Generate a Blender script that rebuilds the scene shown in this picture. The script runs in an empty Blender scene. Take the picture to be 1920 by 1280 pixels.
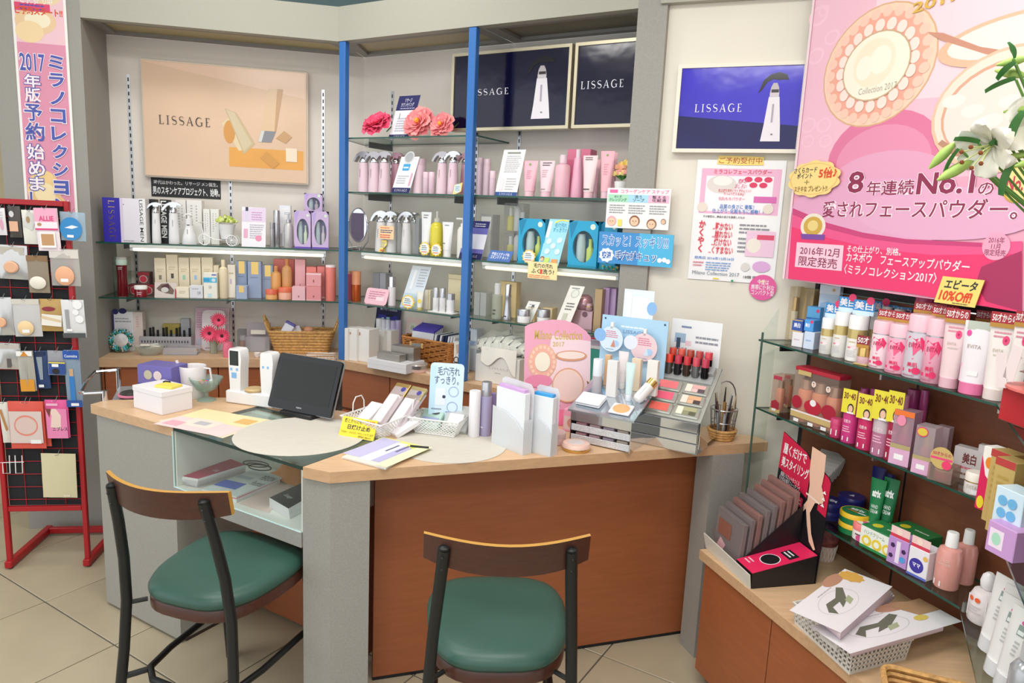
import bpy, math, random
from mathutils import Vector, Matrix
rnd = random.Random(7)
sc = bpy.context.scene; col = sc.collection
# ---------------------------------------------------------------- camera, world, lights, exposure
F = 1329.0; PIT = math.radians(9.7); ROL = math.radians(2.6); H = 1.43
cp, sp, cr, sr = math.cos(PIT), math.sin(PIT), math.cos(ROL), math.sin(ROL)
_r = Vector((1, 0, 0)); _u = Vector((0, sp, cp)); _f = Vector((0, cp, -sp))
_R = cr*_r + sr*_u; _U = -sr*_r + cr*_u
CM = Matrix((_R, _U, -_f)).transposed()
cd = bpy.data.cameras.new('camera'); cam = bpy.data.objects.new('camera', cd); col.objects.link(cam)
cd.sensor_width = 36; cd.lens = F*36/1920; cd.clip_start = .05
cam.matrix_world = Matrix.Translation((0, 0, H)) @ CM.to_4x4()
sc.camera = cam
w = bpy.data.worlds.new('world'); sc.world = w; w.use_nodes = True
bg = w.node_tree.nodes['Background']; bg.inputs[0].default_value = (.93, .97, 1, 1); bg.inputs[1].default_value = 1.12
vs = sc.view_settings; vs.view_transform = 'Standard'; vs.look = 'None'; vs.gamma = 1; vs.use_curve_mapping = False; vs.exposure = .42
def area(name, loc, sx, sy, power, aim=(0, 0, -1), c=(1, .98, .94)):
    l = bpy.data.lights.new(name, 'AREA'); l.shape = 'RECTANGLE'; l.size = sx; l.size_y = sy; l.energy = power; l.color = c
    o = bpy.data.objects.new(name, l); col.objects.link(o); o.location = loc
    o.rotation_euler = Vector(aim).to_track_quat('-Z', 'Y').to_euler(); return o
area('ceiling_lamp_light', (-1.3, 1.2, 2.70), 1.2, .3, 17)
area('ceiling_lamp_light', (.2, 1.0, 2.70), 1.2, .3, 17)
area('ceiling_lamp_light', (-.5, -.7, 2.70), 1.2, .3, 26)
area('ceiling_lamp_light', (-.9, 2.5, 2.70), 1.0, .25, 8)
# ---------------------------------------------------------------- pixel helpers (1920x1280 frame)
O3 = Vector((0, 0, H))
def ray(x, y): return CM @ Vector(((x-960)/F, -(y-640)/F, -1))
def atz(x, y, z):
    r = ray(x, y); return O3 + r*((z-H)/r.z)
def proj(p):
    q = CM.transposed() @ (Vector(p)-O3); return 960+F*q.x/-q.z, 640-F*q.y/-q.z
def zat(P, y):                                  # height on the vertical line through P that shows at pixel row y
    a, b = 0., 3.
    for _ in range(40):
        m = (a+b)/2
        if proj((P[0], P[1], m))[1] > y: a = m
        else: b = m
    return m
def zm(ox, oy, s): return lambda x, y: (ox+x*s, oy+y*s)
class Bay:                                      # a vertical face: u along it, d behind it
    def __init__(s, x, y, az):
        s.O = Vector((x, y, 0)); a = math.radians(az); s.a = a
        s.u = Vector((math.cos(a), math.sin(a), 0)); s.n = Vector((-math.sin(a), math.cos(a), 0))
    def P(s, u, d, z): return s.O + s.u*u + s.n*d + Vector((0, 0, z))
    def at(s, x, y, d=0):
        r = ray(x, y); t = s.n.dot(s.O + s.n*d - O3)/s.n.dot(r); p = O3 + r*t
        return (p-s.O).dot(s.u), p.z
    def M(s, u, d, z, yaw=0, tilt=0):
        return Matrix.Translation(s.P(u, d, z)) @ Matrix.Rotation(s.a+yaw, 4, 'Z') @ Matrix.Rotation(tilt, 4, 'X')
    def fit(s, zs, d, x0, x1, yt, yb, yaw=0):   # pixel box -> (matrix at base centre, width, height)
        ym = (yt+yb)/2; a = s.at(x0, ym, d)[0]; b = s.at(x1, ym, d)[0]
        h = s.at((x0+x1)/2, yt, d)[1]-zs
        return s.M((a+b)/2, d, zs, yaw), b-a, h
BA = Bay(-2.082, 2.916, 12.0); BB = Bay(-.80, 3.189, -29.4)
BC = Bay(.459, 2.479, -21.0); BR = Bay(.60, 2.14, -72.0); BF = Bay(-1.432, 2.345, -30.2); BG = Bay(-.471, 1.804, 18.8)
CORNER = Bay(1.046, 1.50, -116.5)
def WM(x, y, z, yaw=0, tilt=0): return Matrix.Translation((x, y, z)) @ Matrix.Rotation(math.radians(yaw), 4, 'Z') @ Matrix.Rotation(tilt, 4, 'X')
# ---------------------------------------------------------------- materials
def lin(c):
    c = c.lstrip('#'); c = ''.join(q*2 for q in c) if len(c) == 3 else c; v = [int(c[i:i+2], 16)/255 for i in (0, 2, 4)]
    return tuple(x/12.92 if x <= .04045 else ((x+.055)/1.055)**2.4 for x in v)+(1,)
_m = {}
def mt(c, r=.5, m=0., k='', s=40., a=.12, e=0.):
    key = (c, r, m, k, s, a, e)
    if key in _m: return _m[key]
    M = bpy.data.materials.new((k or 'colour')+'_'+c.strip('#')); M.use_nodes = True; nt = M.node_tree; N = nt.nodes; L = nt.links
    b = N['Principled BSDF']; C = lin(c)
    b.inputs['Base Color'].default_value = C; b.inputs['Roughness'].default_value = r; b.inputs['Metallic'].default_value = m
    if e: b.inputs['Emission Color'].default_value = C; b.inputs['Emission Strength'].default_value = e
    if k in ('noise', 'speck', 'wood', 'film', 'veneer'):
        tc = N.new('ShaderNodeTexCoord'); mp = N.new('ShaderNodeMapping'); no = N.new('ShaderNodeTexNoise'); rp = N.new('ShaderNodeMix'); rp.data_type = 'RGBA'
        L.new(tc.outputs['Object'], mp.inputs[0]); L.new(mp.outputs[0], no.inputs[0])
        no.inputs['Scale'].default_value = s; no.inputs['Detail'].default_value = 4
        if k == 'wood': mp.inputs['Scale'].default_value = (.6, 6, 6)
        if k == 'veneer': mp.inputs['Scale'].default_value = (1, 1, 9); no.inputs['Distortion'].default_value = .6
        rp.inputs[6].default_value = tuple(x*(1-a) for x in C[:3])+(1,); rp.inputs[7].default_value = tuple(min(1, x*(1+a)) for x in C[:3])+(1,)
        cr_ = N.new('ShaderNodeMapRange'); cr_.inputs[1].default_value = .3; cr_.inputs[2].default_value = .7
        L.new(no.outputs[0], cr_.inputs[0]); L.new(cr_.outputs[0], rp.inputs[0]); L.new(rp.outputs[2], b.inputs['Base Color'])
        if k == 'film':
            bp = N.new('ShaderNodeBump'); bp.inputs['Strength'].default_value = .25; bp.inputs['Distance'].default_value = .01
            L.new(no.outputs[0], bp.inputs['Height']); L.new(bp.outputs[0], b.inputs['Normal'])
    if k in ('clear', 'frost'):
        out = N['Material Output']; tr = N.new('ShaderNodeBsdfTransparent'); tr.inputs[0].default_value = C
        if k == 'clear':
            gl = N.new('ShaderNodeBsdfGlossy'); gl.inputs['Roughness'].default_value = r; fr = N.new('ShaderNodeLayerWeight'); fr.inputs[0].default_value = .5; pw = N.new('ShaderNodeMath'); pw.operation = 'POWER'; pw.inputs[1].default_value = 4; ad = N.new('ShaderNodeMath'); ad.operation = 'MULTIPLY_ADD'; ad.inputs[1].default_value = .6; ad.inputs[2].default_value = .025
            L.new(fr.outputs['Facing'], pw.inputs[0]); L.new(pw.outputs[0], ad.inputs[0])
            mx = N.new('ShaderNodeMixShader'); L.new(ad.outputs[0], mx.inputs[0]); L.new(tr.outputs[0], mx.inputs[1]); L.new(gl.outputs[0], mx.inputs[2])
        else:
            mx = N.new('ShaderNodeMixShader'); mx.inputs[0].default_value = a; L.new(tr.outputs[0], mx.inputs[1]); L.new(b.outputs[0], mx.inputs[2])
        L.new(mx.outputs[0], out.inputs[0])
    _m[key] = M; return M
def cl(c='#f4fbf8', r=.05): return mt(c, r, 0, 'clear')
def fr(c='#f2f4f6', a=.5, r=.35): return mt(c, r, 0, 'frost', a=a)
CH = mt('#d9dadd', .12, 1.); SIL = mt('#c4c5c9', .28, .9); GOLD = mt('#d9b772', .25, .9); WH = mt('#eeedea', .45); BK = mt('#15161a', .45)
PAPER = mt('#eeeeec', .7); LAM = mt('#97948d', .55, 0, 'speck', 260, .09); LAM2 = mt('#a8a699', .6, 0, 'speck', 260, .06)
BEECH = mt('#d4b18c', .42, 0, 'wood', 14, .07); BEECHE = mt('#c6a07a', .5, 0, 'wood', 14, .07); CHERRY = mt('#9c5a36', .42, 0, 'veneer', 9, .07); WALL = mt('#e4ddd4', .8, 0, 'noise', 3, .02)
GLS = cl('#f1f8f5', .02); GEDGE = mt('#1f4f43', .15); BLUE = mt('#2f6db5', .35); BROWN = mt('#7a4830', .4, 0, 'veneer', 9, .12)
# ---------------------------------------------------------------- mesh building
class G:
    def __init__(s): s.v = []; s.f = []; s.mi = []
    def add(s, vs, fs, mi=0, M=None):
        o = len(s.v); s.v += [tuple(M @ Vector(p)) for p in vs] if M else [tuple(p) for p in vs]
        s.f += [tuple(o+i for i in f) for f in fs]; s.mi += [mi]*len(fs); return s
    def box(s, x0, x1, y0, y1, z0, z1, mi=0, M=None):
        return s.add([(x, y, z) for z in (z0, z1) for y in (y0, y1) for x in (x0, x1)],
                     [(0, 2, 3, 1), (4, 5, 7, 6), (0, 1, 5, 4), (2, 6, 7, 3), (0, 4, 6, 2), (1, 3, 7, 5)], mi, M)
    def bbox(s, w, d, h, b=None, z=0, mi=0, M=None, cy=0, cx=0):     # box with chamfered edges, base at z
        b = min(w, d, h)*.06 if b is None else b; x, y = w/2, d/2
        ring = lambda i, zz: [(cx+sx*(x-(i if a else 0)), cy+sy*(y-(0 if a else i)), zz) for sx, sy, a in
                              ((-1, -1, 0), (-1, -1, 1), (1, -1, 1), (1, -1, 0), (1, 1, 0), (1, 1, 1), (-1, 1, 1), (-1, 1, 0))]
        def rg(ins, c, zz):
            X, Y = x-ins, y-ins
            return [(cx-X, cy-Y+c, zz), (cx-X+c, cy-Y, zz), (cx+X-c, cy-Y, zz), (cx+X, cy-Y+c, zz), (cx+X, cy+Y-c, zz), (cx+X-c, cy+Y, zz), (cx-X+c, cy+Y, zz), (cx-X, cy+Y-c, zz)]
        R = [rg(b, b*.5, z), rg(0, b, z+b), rg(0, b, z+h-b), rg(b, b*.5, z+h)]
        return s.loft(R, mi=mi, M=M)
    def loft(s, rings, close=True, caps=True, mi=0, M=None):
        n = len(rings[0]); vs = [p for r in rings for p in r]; fs = []
        for i in range(len(rings)-1):
            for j in range(n if close else n-1):
                k = (j+1) % n; fs.append((i*n+j, i*n+k, (i+1)*n+k, (i+1)*n+j))
        if caps: fs += [tuple(range(n-1, -1, -1)), tuple((len(rings)-1)*n+j for j in range(n))]
        return s.add(vs, fs, mi, M)
    def lathe(s, prof, seg=16, mi=0, M=None, ox=1., c=(0, 0), caps=True):
        rings = [[(c[0]+r*ox*math.cos(2*math.pi*j/seg), c[1]+r*math.sin(2*math.pi*j/seg), z) for j in range(seg)] for r, z in prof]
        return s.loft(rings, mi=mi, M=M, caps=caps)
    def tube(s, pts, r, seg=8, closed=False, mi=0, M=None):
        P = [Vector(p) for p in pts]; n = len(P); rings = []; up = None
        for i in range(n):
            if closed: t = P[(i+1) % n]-P[i-1]
            else: t = P[min(i+1, n-1)]-P[max(i-1, 0)]
            t.normalize()
            if up is None: up = t.orthogonal().normalized()
            up = (up-t*up.dot(t)).normalized(); b = t.cross(up); rr = r[i] if isinstance(r, (list, tuple)) else r
            rings.append([tuple(P[i]+(up*math.cos(2*math.pi*j/seg)+b*math.sin(2*math.pi*j/seg))*rr) for j in range(seg)])
        if closed: rings.append(rings[0]); return s.loft(rings, caps=False, mi=mi, M=M)
        return s.loft(rings, mi=mi, M=M)
    def prism(s, poly, y0, y1, mi=0, M=None):                        # poly in (x, z), front at y0
        n = len(poly); vs = [(x, y0, z) for x, z in poly]+[(x, y1, z) for x, z in poly]
        fs = [tuple(range(n)), tuple(range(2*n-1, n-1, -1))]+[(j, n+j, n+(j+1) % n, (j+1) % n) for j in range(n)]
        return s.add(vs, fs, mi, M)
    def slab(s, poly, z0, z1, mi=0, M=None, ms=None):                # poly in (x, y)
        n = len(poly); vs = [(x, y, z0) for x, y in poly]+[(x, y, z1) for x, y in poly]
        s.add(vs, [tuple(range(n-1, -1, -1)), tuple(range(n, 2*n))], mi, M)
        return s.add(vs, [(j, (j+1) % n, n+(j+1) % n, n+j) for j in range(n)], mi if ms is None else ms, M)
    def ball(s, c, r, mi=0, seg=10, sz=1., M=None):
        k = seg//2; pr = [(max(1e-4, r*math.sin(math.pi*i/k)), c[2]-r*sz*math.cos(math.pi*i/k)) for i in range(k+1)]
        return s.lathe(pr, seg, mi, M, c=(c[0], c[1]), caps=False)
    def sheet(s, fn, nu, nv, mi=0, M=None):
        vs = [fn(i/nu, j/nv) for j in range(nv+1) for i in range(nu+1)]
        return s.add(vs, [(j*(nu+1)+i, j*(nu+1)+i+1, (j+1)*(nu+1)+i+1, (j+1)*(nu+1)+i) for j in range(nv) for i in range(nu)], mi, M)
def mesh(name, g, mats, ang=38, flat=False):
    me = bpy.data.meshes.new(name); me.from_pydata(g.v, [], g.f)
    for m in (mats if isinstance(mats, (list, tuple)) else [mats]): me.materials.append(m)
    me.polygons.foreach_set('material_index', g.mi)
    if not flat: me.shade_smooth(); me.set_sharp_from_angle(angle=math.radians(ang))
    me.update(); return me
def obj(name, g, mats, parent=None, M=None, flat=False, kind=None, ang=38):
    o = bpy.data.objects.new(name, g if isinstance(g, bpy.types.Mesh) else mesh(name, g, mats, ang, flat)); col.objects.link(o)
    if parent is not None: o.parent = parent
    if M is not None: o.matrix_local = M
    if kind: o['kind'] = kind
    return o
def tag(o, label, cat, group=None):
    o['label'] = label; o['category'] = cat
    if group: o['group'] = group
    return o
def thing(name, label, cat, M, group=None):
    o = bpy.data.objects.new(name, None); o.empty_display_size = .05; col.objects.link(o); o.matrix_world = M
    return tag(o, label, cat, group)
def single(name, label, cat, g, mats, M=None, group=None, **k): return tag(obj(name, g, mats, None, M, **k), label, cat, group)
def struct(name, g, mats, M=None, parent=None, **k):
    o = obj(name, g, mats, parent, M, **k)
    if parent is None: o['kind'] = 'structure'
    return o
def ctree(o, M, label=None, parent=None):
    c = o.copy(); col.objects.link(c)
    if parent is None:
        c.matrix_world = M
        if label: c['label'] = label
    else: c.parent = parent; c.matrix_local = o.matrix_local.copy()
    for ch in list(o.children): ctree(ch, None, None, c)
    return c
# ---------------------------------------------------------------- flat print: shapes and lettering
_t = {}
def glyphs(body, bold):
    k = (body, bold)
    if k not in _t:
        c = bpy.data.curves.new('t', 'FONT'); c.body = body; c.size = 1; c.resolution_u = 2; c.offset = bold; c.align_x = 'CENTER'; c.space_line = .95
        o = bpy.data.objects.new('t', c); col.objects.link(o); bpy.context.view_layer.update()
        me = bpy.data.meshes.new_from_object(o.evaluated_get(bpy.context.evaluated_depsgraph_get()))
        vs = [(v.co.x, v.co.y) for v in me.vertices]; fs = [tuple(p.vertices) for p in me.polygons]
        bpy.data.objects.remove(o); bpy.data.curves.remove(c); bpy.data.meshes.remove(me)
        x0, x1 = min(v[0] for v in vs), max(v[0] for v in vs); y0, y1 = min(v[1] for v in vs), max(v[1] for v in vs)
        _t[k] = ([((x-x0)/max(x1-x0, .1), (y-y0)/max(y1-y0, .1)) for x, y in vs], fs)
    return _t[k]
def _st(a, b, w): return [(a[0]-w/2, a[1]), (a[0]+w/2, a[1]), (b[0]+w/2, b[1]), (b[0]-w/2, b[1])]
def _arc(fn, n, wf):
    P = [fn(i/n) for i in range(n+1)]; out = []
    for i in range(n):
        def side(i):
            a, b = P[max(0, i-1)], P[min(n, i+1)]; dx, dy = b[0]-a[0], b[1]-a[1]; l = math.hypot(dx, dy); w_ = wf(i/n)/2
            return (P[i][0]-dy/l*w_, P[i][1]+dx/l*w_), (P[i][0]+dy/l*w_, P[i][1]-dx/l*w_)
        a, b = side(i), side(i+1); out.append([a[1], b[1], b[0], a[0]])
    return out
def _S(t):
    return (.31+.27*math.cos(.5+t*2*4.2), .75+.22*math.sin(.5+t*2*4.2)) if t < .5 else (.31-.29*math.cos(.5+(1-t)*2*4.2), .27-.24*math.sin(.5+(1-t)*2*4.2))
SER = {'L': (.62, [_st((.14, 0), (.14, 1), .13), _st((.3, 0), (.3, .05), .6), _st((.14, .95), (.14, 1), .32), [(.5, .05), (.6, .05), (.6, .25)]]),
       'I': (.36, [_st((.18, 0), (.18, 1), .13), _st((.18, 0), (.18, .045), .34), _st((.18, .955), (.18, 1), .34)]),
       'S': (.62, _arc(_S, 22, lambda t: .05+.10*math.exp(-((t-.5)/.2)**2))),
       'A': (.86, [[(.02, 0), (.09, 0), (.45, 1), (.40, 1)], [(.66, 0), (.84, 0), (.47, 1), (.39, 1)], _st((.38, .32), (.38, .37), .42), _st((.07, 0), (.07, .04), .24), _st((.75, 0), (.75, .04), .3)]),
       'G': (.92, _arc(lambda t: (.46+.42*math.cos(.75+t*4.75), .5+.49*math.sin(.75+t*4.75)), 20, lambda t: .05+.1*math.sin(math.pi*t)**2)+[_st((.78, .05), (.78, .44), .13), _st((.74, .40), (.74, .45), .36)]),
       'E': (.62, [_st((.15, 0), (.15, 1), .13), _st((.3, 0), (.3, .05), .58), _st((.28, .95), (.28, 1), .54), _st((.28, .5), (.28, .55), .3), [(.5, .05), (.59, .05), (.59, .24)], [(.48, .95), (.55, .95), (.55, .78)]])}
def serif(word):
    x = 0; vs = []; fs = []
    for ch in word:
        wd, polys = SER[ch]
        for p in polys:
            o = len(vs); vs += [(x+a, b) for a, b in p]; fs.append(tuple(range(o, o+len(p))))
        x += wd+.34
    x -= .34; return [(a/x, b) for a, b in vs], fs
def printed(parent, w_, h_, shapes, y=0, M=None, name='print', step=.00022, x0=None, z0=0., r=.5):
    """shapes in fractions of a w_ x h_ face (x from the middle, z from the base), laid just proud of the face at y"""
    g = G(); mats = []; X0 = -w_/2 if x0 is None else x0; step = min(step, .004/max(1, len(shapes)))
    def mi(c):
        m = mt(c, r) if isinstance(c, str) else c
        if m not in mats: mats.append(m)
        return mats.index(m)
    for i, s in enumerate(shapes):
        yy = y-.0003-step*i; T = lambda a, b: (X0+a*w_, yy, z0+b*h_)
        k = s[0]
        if k == 'r': g.add([T(s[1], s[2]), T(s[3], s[2]), T(s[3], s[4]), T(s[1], s[4])], [(0, 1, 2, 3)], mi(s[5]))
        elif k == 'p': g.add([T(a, b) for a, b in s[1]], [tuple(range(len(s[1])))], mi(s[2]))
        elif k in ('e', 'o'):                     # ellipse / ring; radii in fractions of w and h (a 0 means round)
            cx, cz, rx, rz = s[1:5]; rz = rz or rx*w_/h_; n = 28; a = [2*math.pi*j/n for j in range(n)]
            if k == 'e': g.add([T(cx+rx*math.cos(t), cz+rz*math.sin(t)) for t in a], [tuple(range(n))], mi(s[5]))
            else:
                q = s[6]; g.add([T(cx+rx*f*math.cos(t), cz+rz*f*math.sin(t)) for f in (q, 1) for t in a], [(j, (j+1) % n, n+(j+1) % n, n+j)[::-1] for j in range(n)], mi(s[5]))
        elif k == 'b':                            # burst
            cx, cz, rx, rz = s[1:5]; rz = rz or rx*w_/h_; n = s[6]*2
            g.add([T(cx+rx*(1, .84)[j % 2]*math.cos(2*math.pi*j/n), cz+rz*(1, .84)[j % 2]*math.sin(2*math.pi*j/n)) for j in range(n)], [tuple(range(n))], mi(s[5]))
        elif k in ('t', 's'):                     # lettering fitted into a box
            vs, fs = serif(s[1]) if k == 's' else glyphs(s[1], s[7] if len(s) > 7 else .012)
            a0, b0, a1, b1 = s[2:6]; rot = s[8] if len(s) > 8 else 0
            if rot == -90: f = lambda p: T(a0+p[1]*(a1-a0), b1-p[0]*(b1-b0))
            elif rot: f = lambda p: T(a0+p[0]*(a1-a0)+rot*p[1], b0+p[1]*(b1-b0))
            else: f = lambda p: T(a0+p[0]*(a1-a0), b0+p[1]*(b1-b0))
            g.add([f(p) for p in vs], fs, mi(s[6]))
        elif k == 'l':                            # lines of small unreadable type
            x0_, b0, x1_, b1, n, c = s[1:7]; rr = random.Random(hash((n, int(b0*100)))); hh = (b1-b0)/n
            for q in range(n):
                x = x0_; xe = x1_-(x1_-x0_)*rr.random()*.25
                while x < xe:
                    l = min((x1_-x0_)*(.08+.16*rr.random()), xe-x); zz = b0+hh*(q+.28)
                    g.add([T(x, zz), T(x+l, zz), T(x+l, zz+hh*.42), T(x, zz+hh*.42)], [(0, 1, 2, 3)], mi(c)); x += l+(x1_-x0_)*.025
    return obj(name, g, mats, parent, M, flat=True)
# ================================================================ the setting
g = G().box(-4, 3, -2.6, 4.4, -.03, -.004); floor = struct('floor', g, mt('#5c5850', .7, 0, 'noise', 20, .1))
TS = .447; ta = math.radians(-31.5); e1 = Vector((math.cos(ta), math.sin(ta), 0)); e2 = Vector((-math.sin(ta), math.cos(ta), 0))
tm = mesh('tile', G().bbox(TS-.005, TS-.005, .010, .0015, -.010), mt('#b2a68d', .36, 0, 'noise', 7, .05))
for i in range(-12, 14):
    for j in range(-12, 14):
        c = Vector((-1.640, 2.350, 0))+e1*TS*(i+.5)+e2*TS*(j+.5)
        if -3.2 < c.x < 2.2 and .2 < c.y < 3.9: obj('tile', tm, None, floor, Matrix.Translation(c) @ Matrix.Rotation(ta, 4, 'Z'))
def wallbox(name, B, u0, u1, d0, d1, z0, z1, m, kind=True): return struct(name, G().box(u0, u1, d0, d1, z0, z1), m, B.M(0, 0, 0))
struct('ceiling', G().box(-4, 3, -2.6, 4.6, 2.76, 2.82), mt('#c9ccca', .9, 0, 'noise', 4, .02))
TEAL = mt('#6c8386', .8, 0, 'noise', 5, .03)
wallbox('wall_back', BA, -.6, 1.6, .42, .5, 0, 2.76, TEAL); wallbox('wall_rear', BB, -.25, 2.3, .42, .5, 0, 2.76, TEAL)
wallbox('wall_left', BA, -1.6, .0, .30, .36, 0, 2.76, mt('#b3a687', .8, 0, 'noise', 4, .03))
wallbox('wall_shelf_left', BA, .316, 1.425, .29, .31, 0, 2.17, WALL)
wallbox('wall_shelf_right', BB, -.112, 1.344, .29, .31, 0, 2.17, WALL)
wallbox('trim_1', BA, 0, .3155, 0, .33, 0, 2.76, LAM)                          # pillar with the hanging banner
struct('trim_2', G().box(.3158, 1.312, 0, .04, 2.147, 2.286), LAM2, BA.M(0, 0, 0))
struct('trim_3', G().box(.0, 1.3445, 0, .04, 2.147, 2.286), LAM2, BB.M(0, 0, 0))
struct('trim_4', G().box(1.345, 1.447, -.001, .33, 0, 2.76), LAM, BB.M(0, 0, 0))
struct('trim_5', G().box(-.02, .62, -.012, .03, 2.15, 2.76), LAM2, BC.M(0, 0, 0))
wallbox('wall_poster', BC, 0.002, .58, .02, .06, 0, 2.15, mt('#e2ddd0', .8, 0, 'noise', 3, .02))
wallbox('wall_right', BR, -.16, .95, .425, .47, 1.30, 2.76, mt('#d6d0c0', .8))
wallbox('wall_end', CORNER, -.05, 1.1, .20, .24, 1.30, 2.76, mt('#d6d0c0', .8))
# soffits over the two bays: frame and dull diffuser sheets
def soffit(n, B, poly, m):
    c = [sum(p[0] for p in poly)/len(poly), sum(p[1] for p in poly)/len(poly)]
    inn = [(c[0]+(p[0]-c[0])*(1-.05/abs(p[0]-c[0]) if abs(p[0]-c[0]) > .1 else 1), c[1]+(p[1]-c[1])*.72) for p in poly]
    g = G(); k = len(poly)
    for z in (2.15,):
        vs = [(x, y, z) for x, y in poly]+[(x, y, z) for x, y in inn]+[(x, y, z+.012) for x, y in inn]
        g.add(vs, [(j, (j+1) % k, k+(j+1) % k, k+j)[::-1] for j in range(k)]+[(k+j, k+(j+1) % k, 2*k+(j+1) % k, 2*k+j) for j in range(k)])
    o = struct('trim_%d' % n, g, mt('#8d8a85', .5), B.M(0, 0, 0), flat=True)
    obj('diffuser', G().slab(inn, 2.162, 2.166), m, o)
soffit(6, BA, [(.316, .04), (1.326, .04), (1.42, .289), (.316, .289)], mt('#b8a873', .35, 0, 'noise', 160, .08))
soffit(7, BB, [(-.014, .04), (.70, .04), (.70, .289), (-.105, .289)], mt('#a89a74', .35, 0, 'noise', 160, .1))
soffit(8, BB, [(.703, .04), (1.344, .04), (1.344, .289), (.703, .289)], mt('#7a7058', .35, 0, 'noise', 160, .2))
# blue corner posts under the header
single('post', 'blue painted post at the inner corner where the two shelf bays meet', 'post', G().bbox(.034, .027, 1.381, .002), BLUE, BB.M(.022, .016, .7655))
single('post', 'blue painted post standing in front of the dark lightbox', 'post', G().bbox(.034, .027, 1.381, .002), BLUE, BB.M(.683, .016, .7655))
# slotted wall standards
def standard(B, x, label):
    u = B.at(x, 300, .288)[0]; g = G(); g.box(-.007, .007, -.003, 0, .77, 1.99)
    for k in range(40): g.box(-.0028, .0028, -.0034, -.003, .79+k*.03, .806+k*.03, 1)
    single('slotted_rail', label, 'rail', g, [SIL, BK], B.M(u, .2899, 0), flat=True)
standard(BA, 247, 'slotted steel shelf rail beside the grey pillar'); standard(BA, 431, 'slotted steel shelf rail below the black slogan strip'); standard(BA, 606, 'slotted steel shelf rail right of the peach lightbox')
standard(BB, 734, 'slotted steel shelf rail behind the pink peony flowers'); standard(BB, 893, 'slotted steel shelf rail behind the second blue post'); standard(BB, 972, 'slotted steel shelf rail under the dark lightboxes')
# glass shelves
def shelf(B, poly, z, label, us):
    t = thing('glass_shelf', label, 'shelf', B.M(0, 0, z)); obj('pane', G().slab(poly, -.006, 0, 0, ms=1), [GLS, GEDGE], t, flat=True)
    for u in us: obj('bracket', G().box(u-.002, u+.002, poly[0][1]+.10, poly[-1][1]+.004, -.032, -.0062), mt('#6d7073', .4, .7), t)
    return z
us = [BA.at(x, 300, .288)[0] for x in (247, 431, 606)]; ub = [BB.at(x, 300, .288)[0] for x in (734, 893, 972)]
pa = [(.318, .03), (1.318, .03), (1.41, .284), (.318, .284)]; pb = [(-.006, .03), (1.343, .03), (1.343, .284), (-.098, .284)]
SA1 = shelf(BA, pa, 1.262, 'glass shelf holding white trigger bottles and purple gift boxes', us)
SA2 = shelf(BA, pa, 1.027, 'glass shelf holding the red bottle and cream cartons', us)
SB1 = shelf(BB, [(-.006, .03), (.70, .03), (.70, .284), (-.098, .284)], 1.753, 'short glass shelf carrying the pink peonies', ub[:1])
SB2 = shelf(BB, pb, 1.522, 'glass shelf holding pink trigger bottles and tubes', ub)
SB3 = shelf(BB, pb, 1.266, 'glass shelf holding chrome topped bottles and turquoise gift boxes', ub)
SB4 = shelf(BB, pb, 1.030, 'glass shelf holding small skincare jars above the woven basket', ub)
def striplamp(B, u0, u1, d, z, label, e):
    t = thing('strip_lamp', label, 'lamp', B.M(0, d, z)); obj('housing', G().bbox(u1-u0, .04, .014, .002, .014, cx=(u0+u1)/2), WH, t)
    obj('tube', G().bbox(u1-u0-.02, .03, .013, .004, 0, cx=(u0+u1)/2), mt('#fff3d8', .4, e=e), t)
    for x in (u0+.006, u1-.006): obj('end_cap', G().bbox(.012, .034, .016, .002, 0, cx=x), mt('#c9ccd0', .4), t)
striplamp(BA, .44, 1.26, .075, SA1-.036, 'long white strip lamp fixed under the shelf of trigger bottles', 1.1)
striplamp(BB, .09, .64, .075, SB3-.036, 'strip lamp under the shelf of chrome topped bottles', .55)
striplamp(BB, .73, 1.32, .075, SB3-.036, 'strip lamp under the shelf of turquoise gift boxes', .55)
# back counter
def w2(B, u, d): p = B.P(u, d, 0); return (p.x, p.y)
pl = [w2(BA, .3165, -.004), w2(BA, 1.312, -.004), w2(BB, 1.343, -.004), w2(BB, 1.343, .288), w2(BA, 1.42, .288), w2(BA, .3165, .288)]
single('back_worktop', 'long pale beech worktop running below the wall shelves', 'worktop', G().slab(pl, .727, .765, 0, ms=1), [BEECH, BEECHE], flat=True)
ZB = .765
def base_unit(B, u0, u1, d0, d1, z0, z1, doors, label, name='base_cabinet', m=CHERRY, kick=.06):
    t = thing(name, label, 'cabinet', B.M(u0, 0, 0)); W = u1-u0
    obj('carcass', G().box(0, W, d0+.02, d1, z0+kick, z1), m, t); obj('plinth', G().box(.0, W, d0+.05, d1, z0, z0+kick-.0005), mt('#3b2a20', .6), t)
    for a, b, za, zb in doors:
        obj('door' if zb-za > .25 else 'drawer', G().bbox(b-a-.004, .018, zb-za-.004, .0015, za+.002, cx=(a+b)/2-u0, cy=d0+.010), m, t)
    return t
u1_, u2_ = BA.at(197, 700, .02)[0], BA.at(410, 700, .02)[0]
base_unit(BA, .3168, 1.30, .01, .28, 0, .7265, [(.3168, u1_, .06, .726), (u1_, u2_, .06, .726), (u2_, u2_+.33, .06, .726), (u2_+.33, 1.30, .06, .726)], 'cherry wood base cabinet below the gerbera flowers')
u3_ = BB.at(733, 720, .02)[0]
base_unit(BB, .02, u3_-.001, .01, .28, 0, .7265, [(.02, u3_, .54, .726), (.02, u3_, .42, .532), (.02, u3_, .30, .412), (.02, u3_, .06, .292)], 'cherry wood drawer cabinet behind the tablet')
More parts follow.
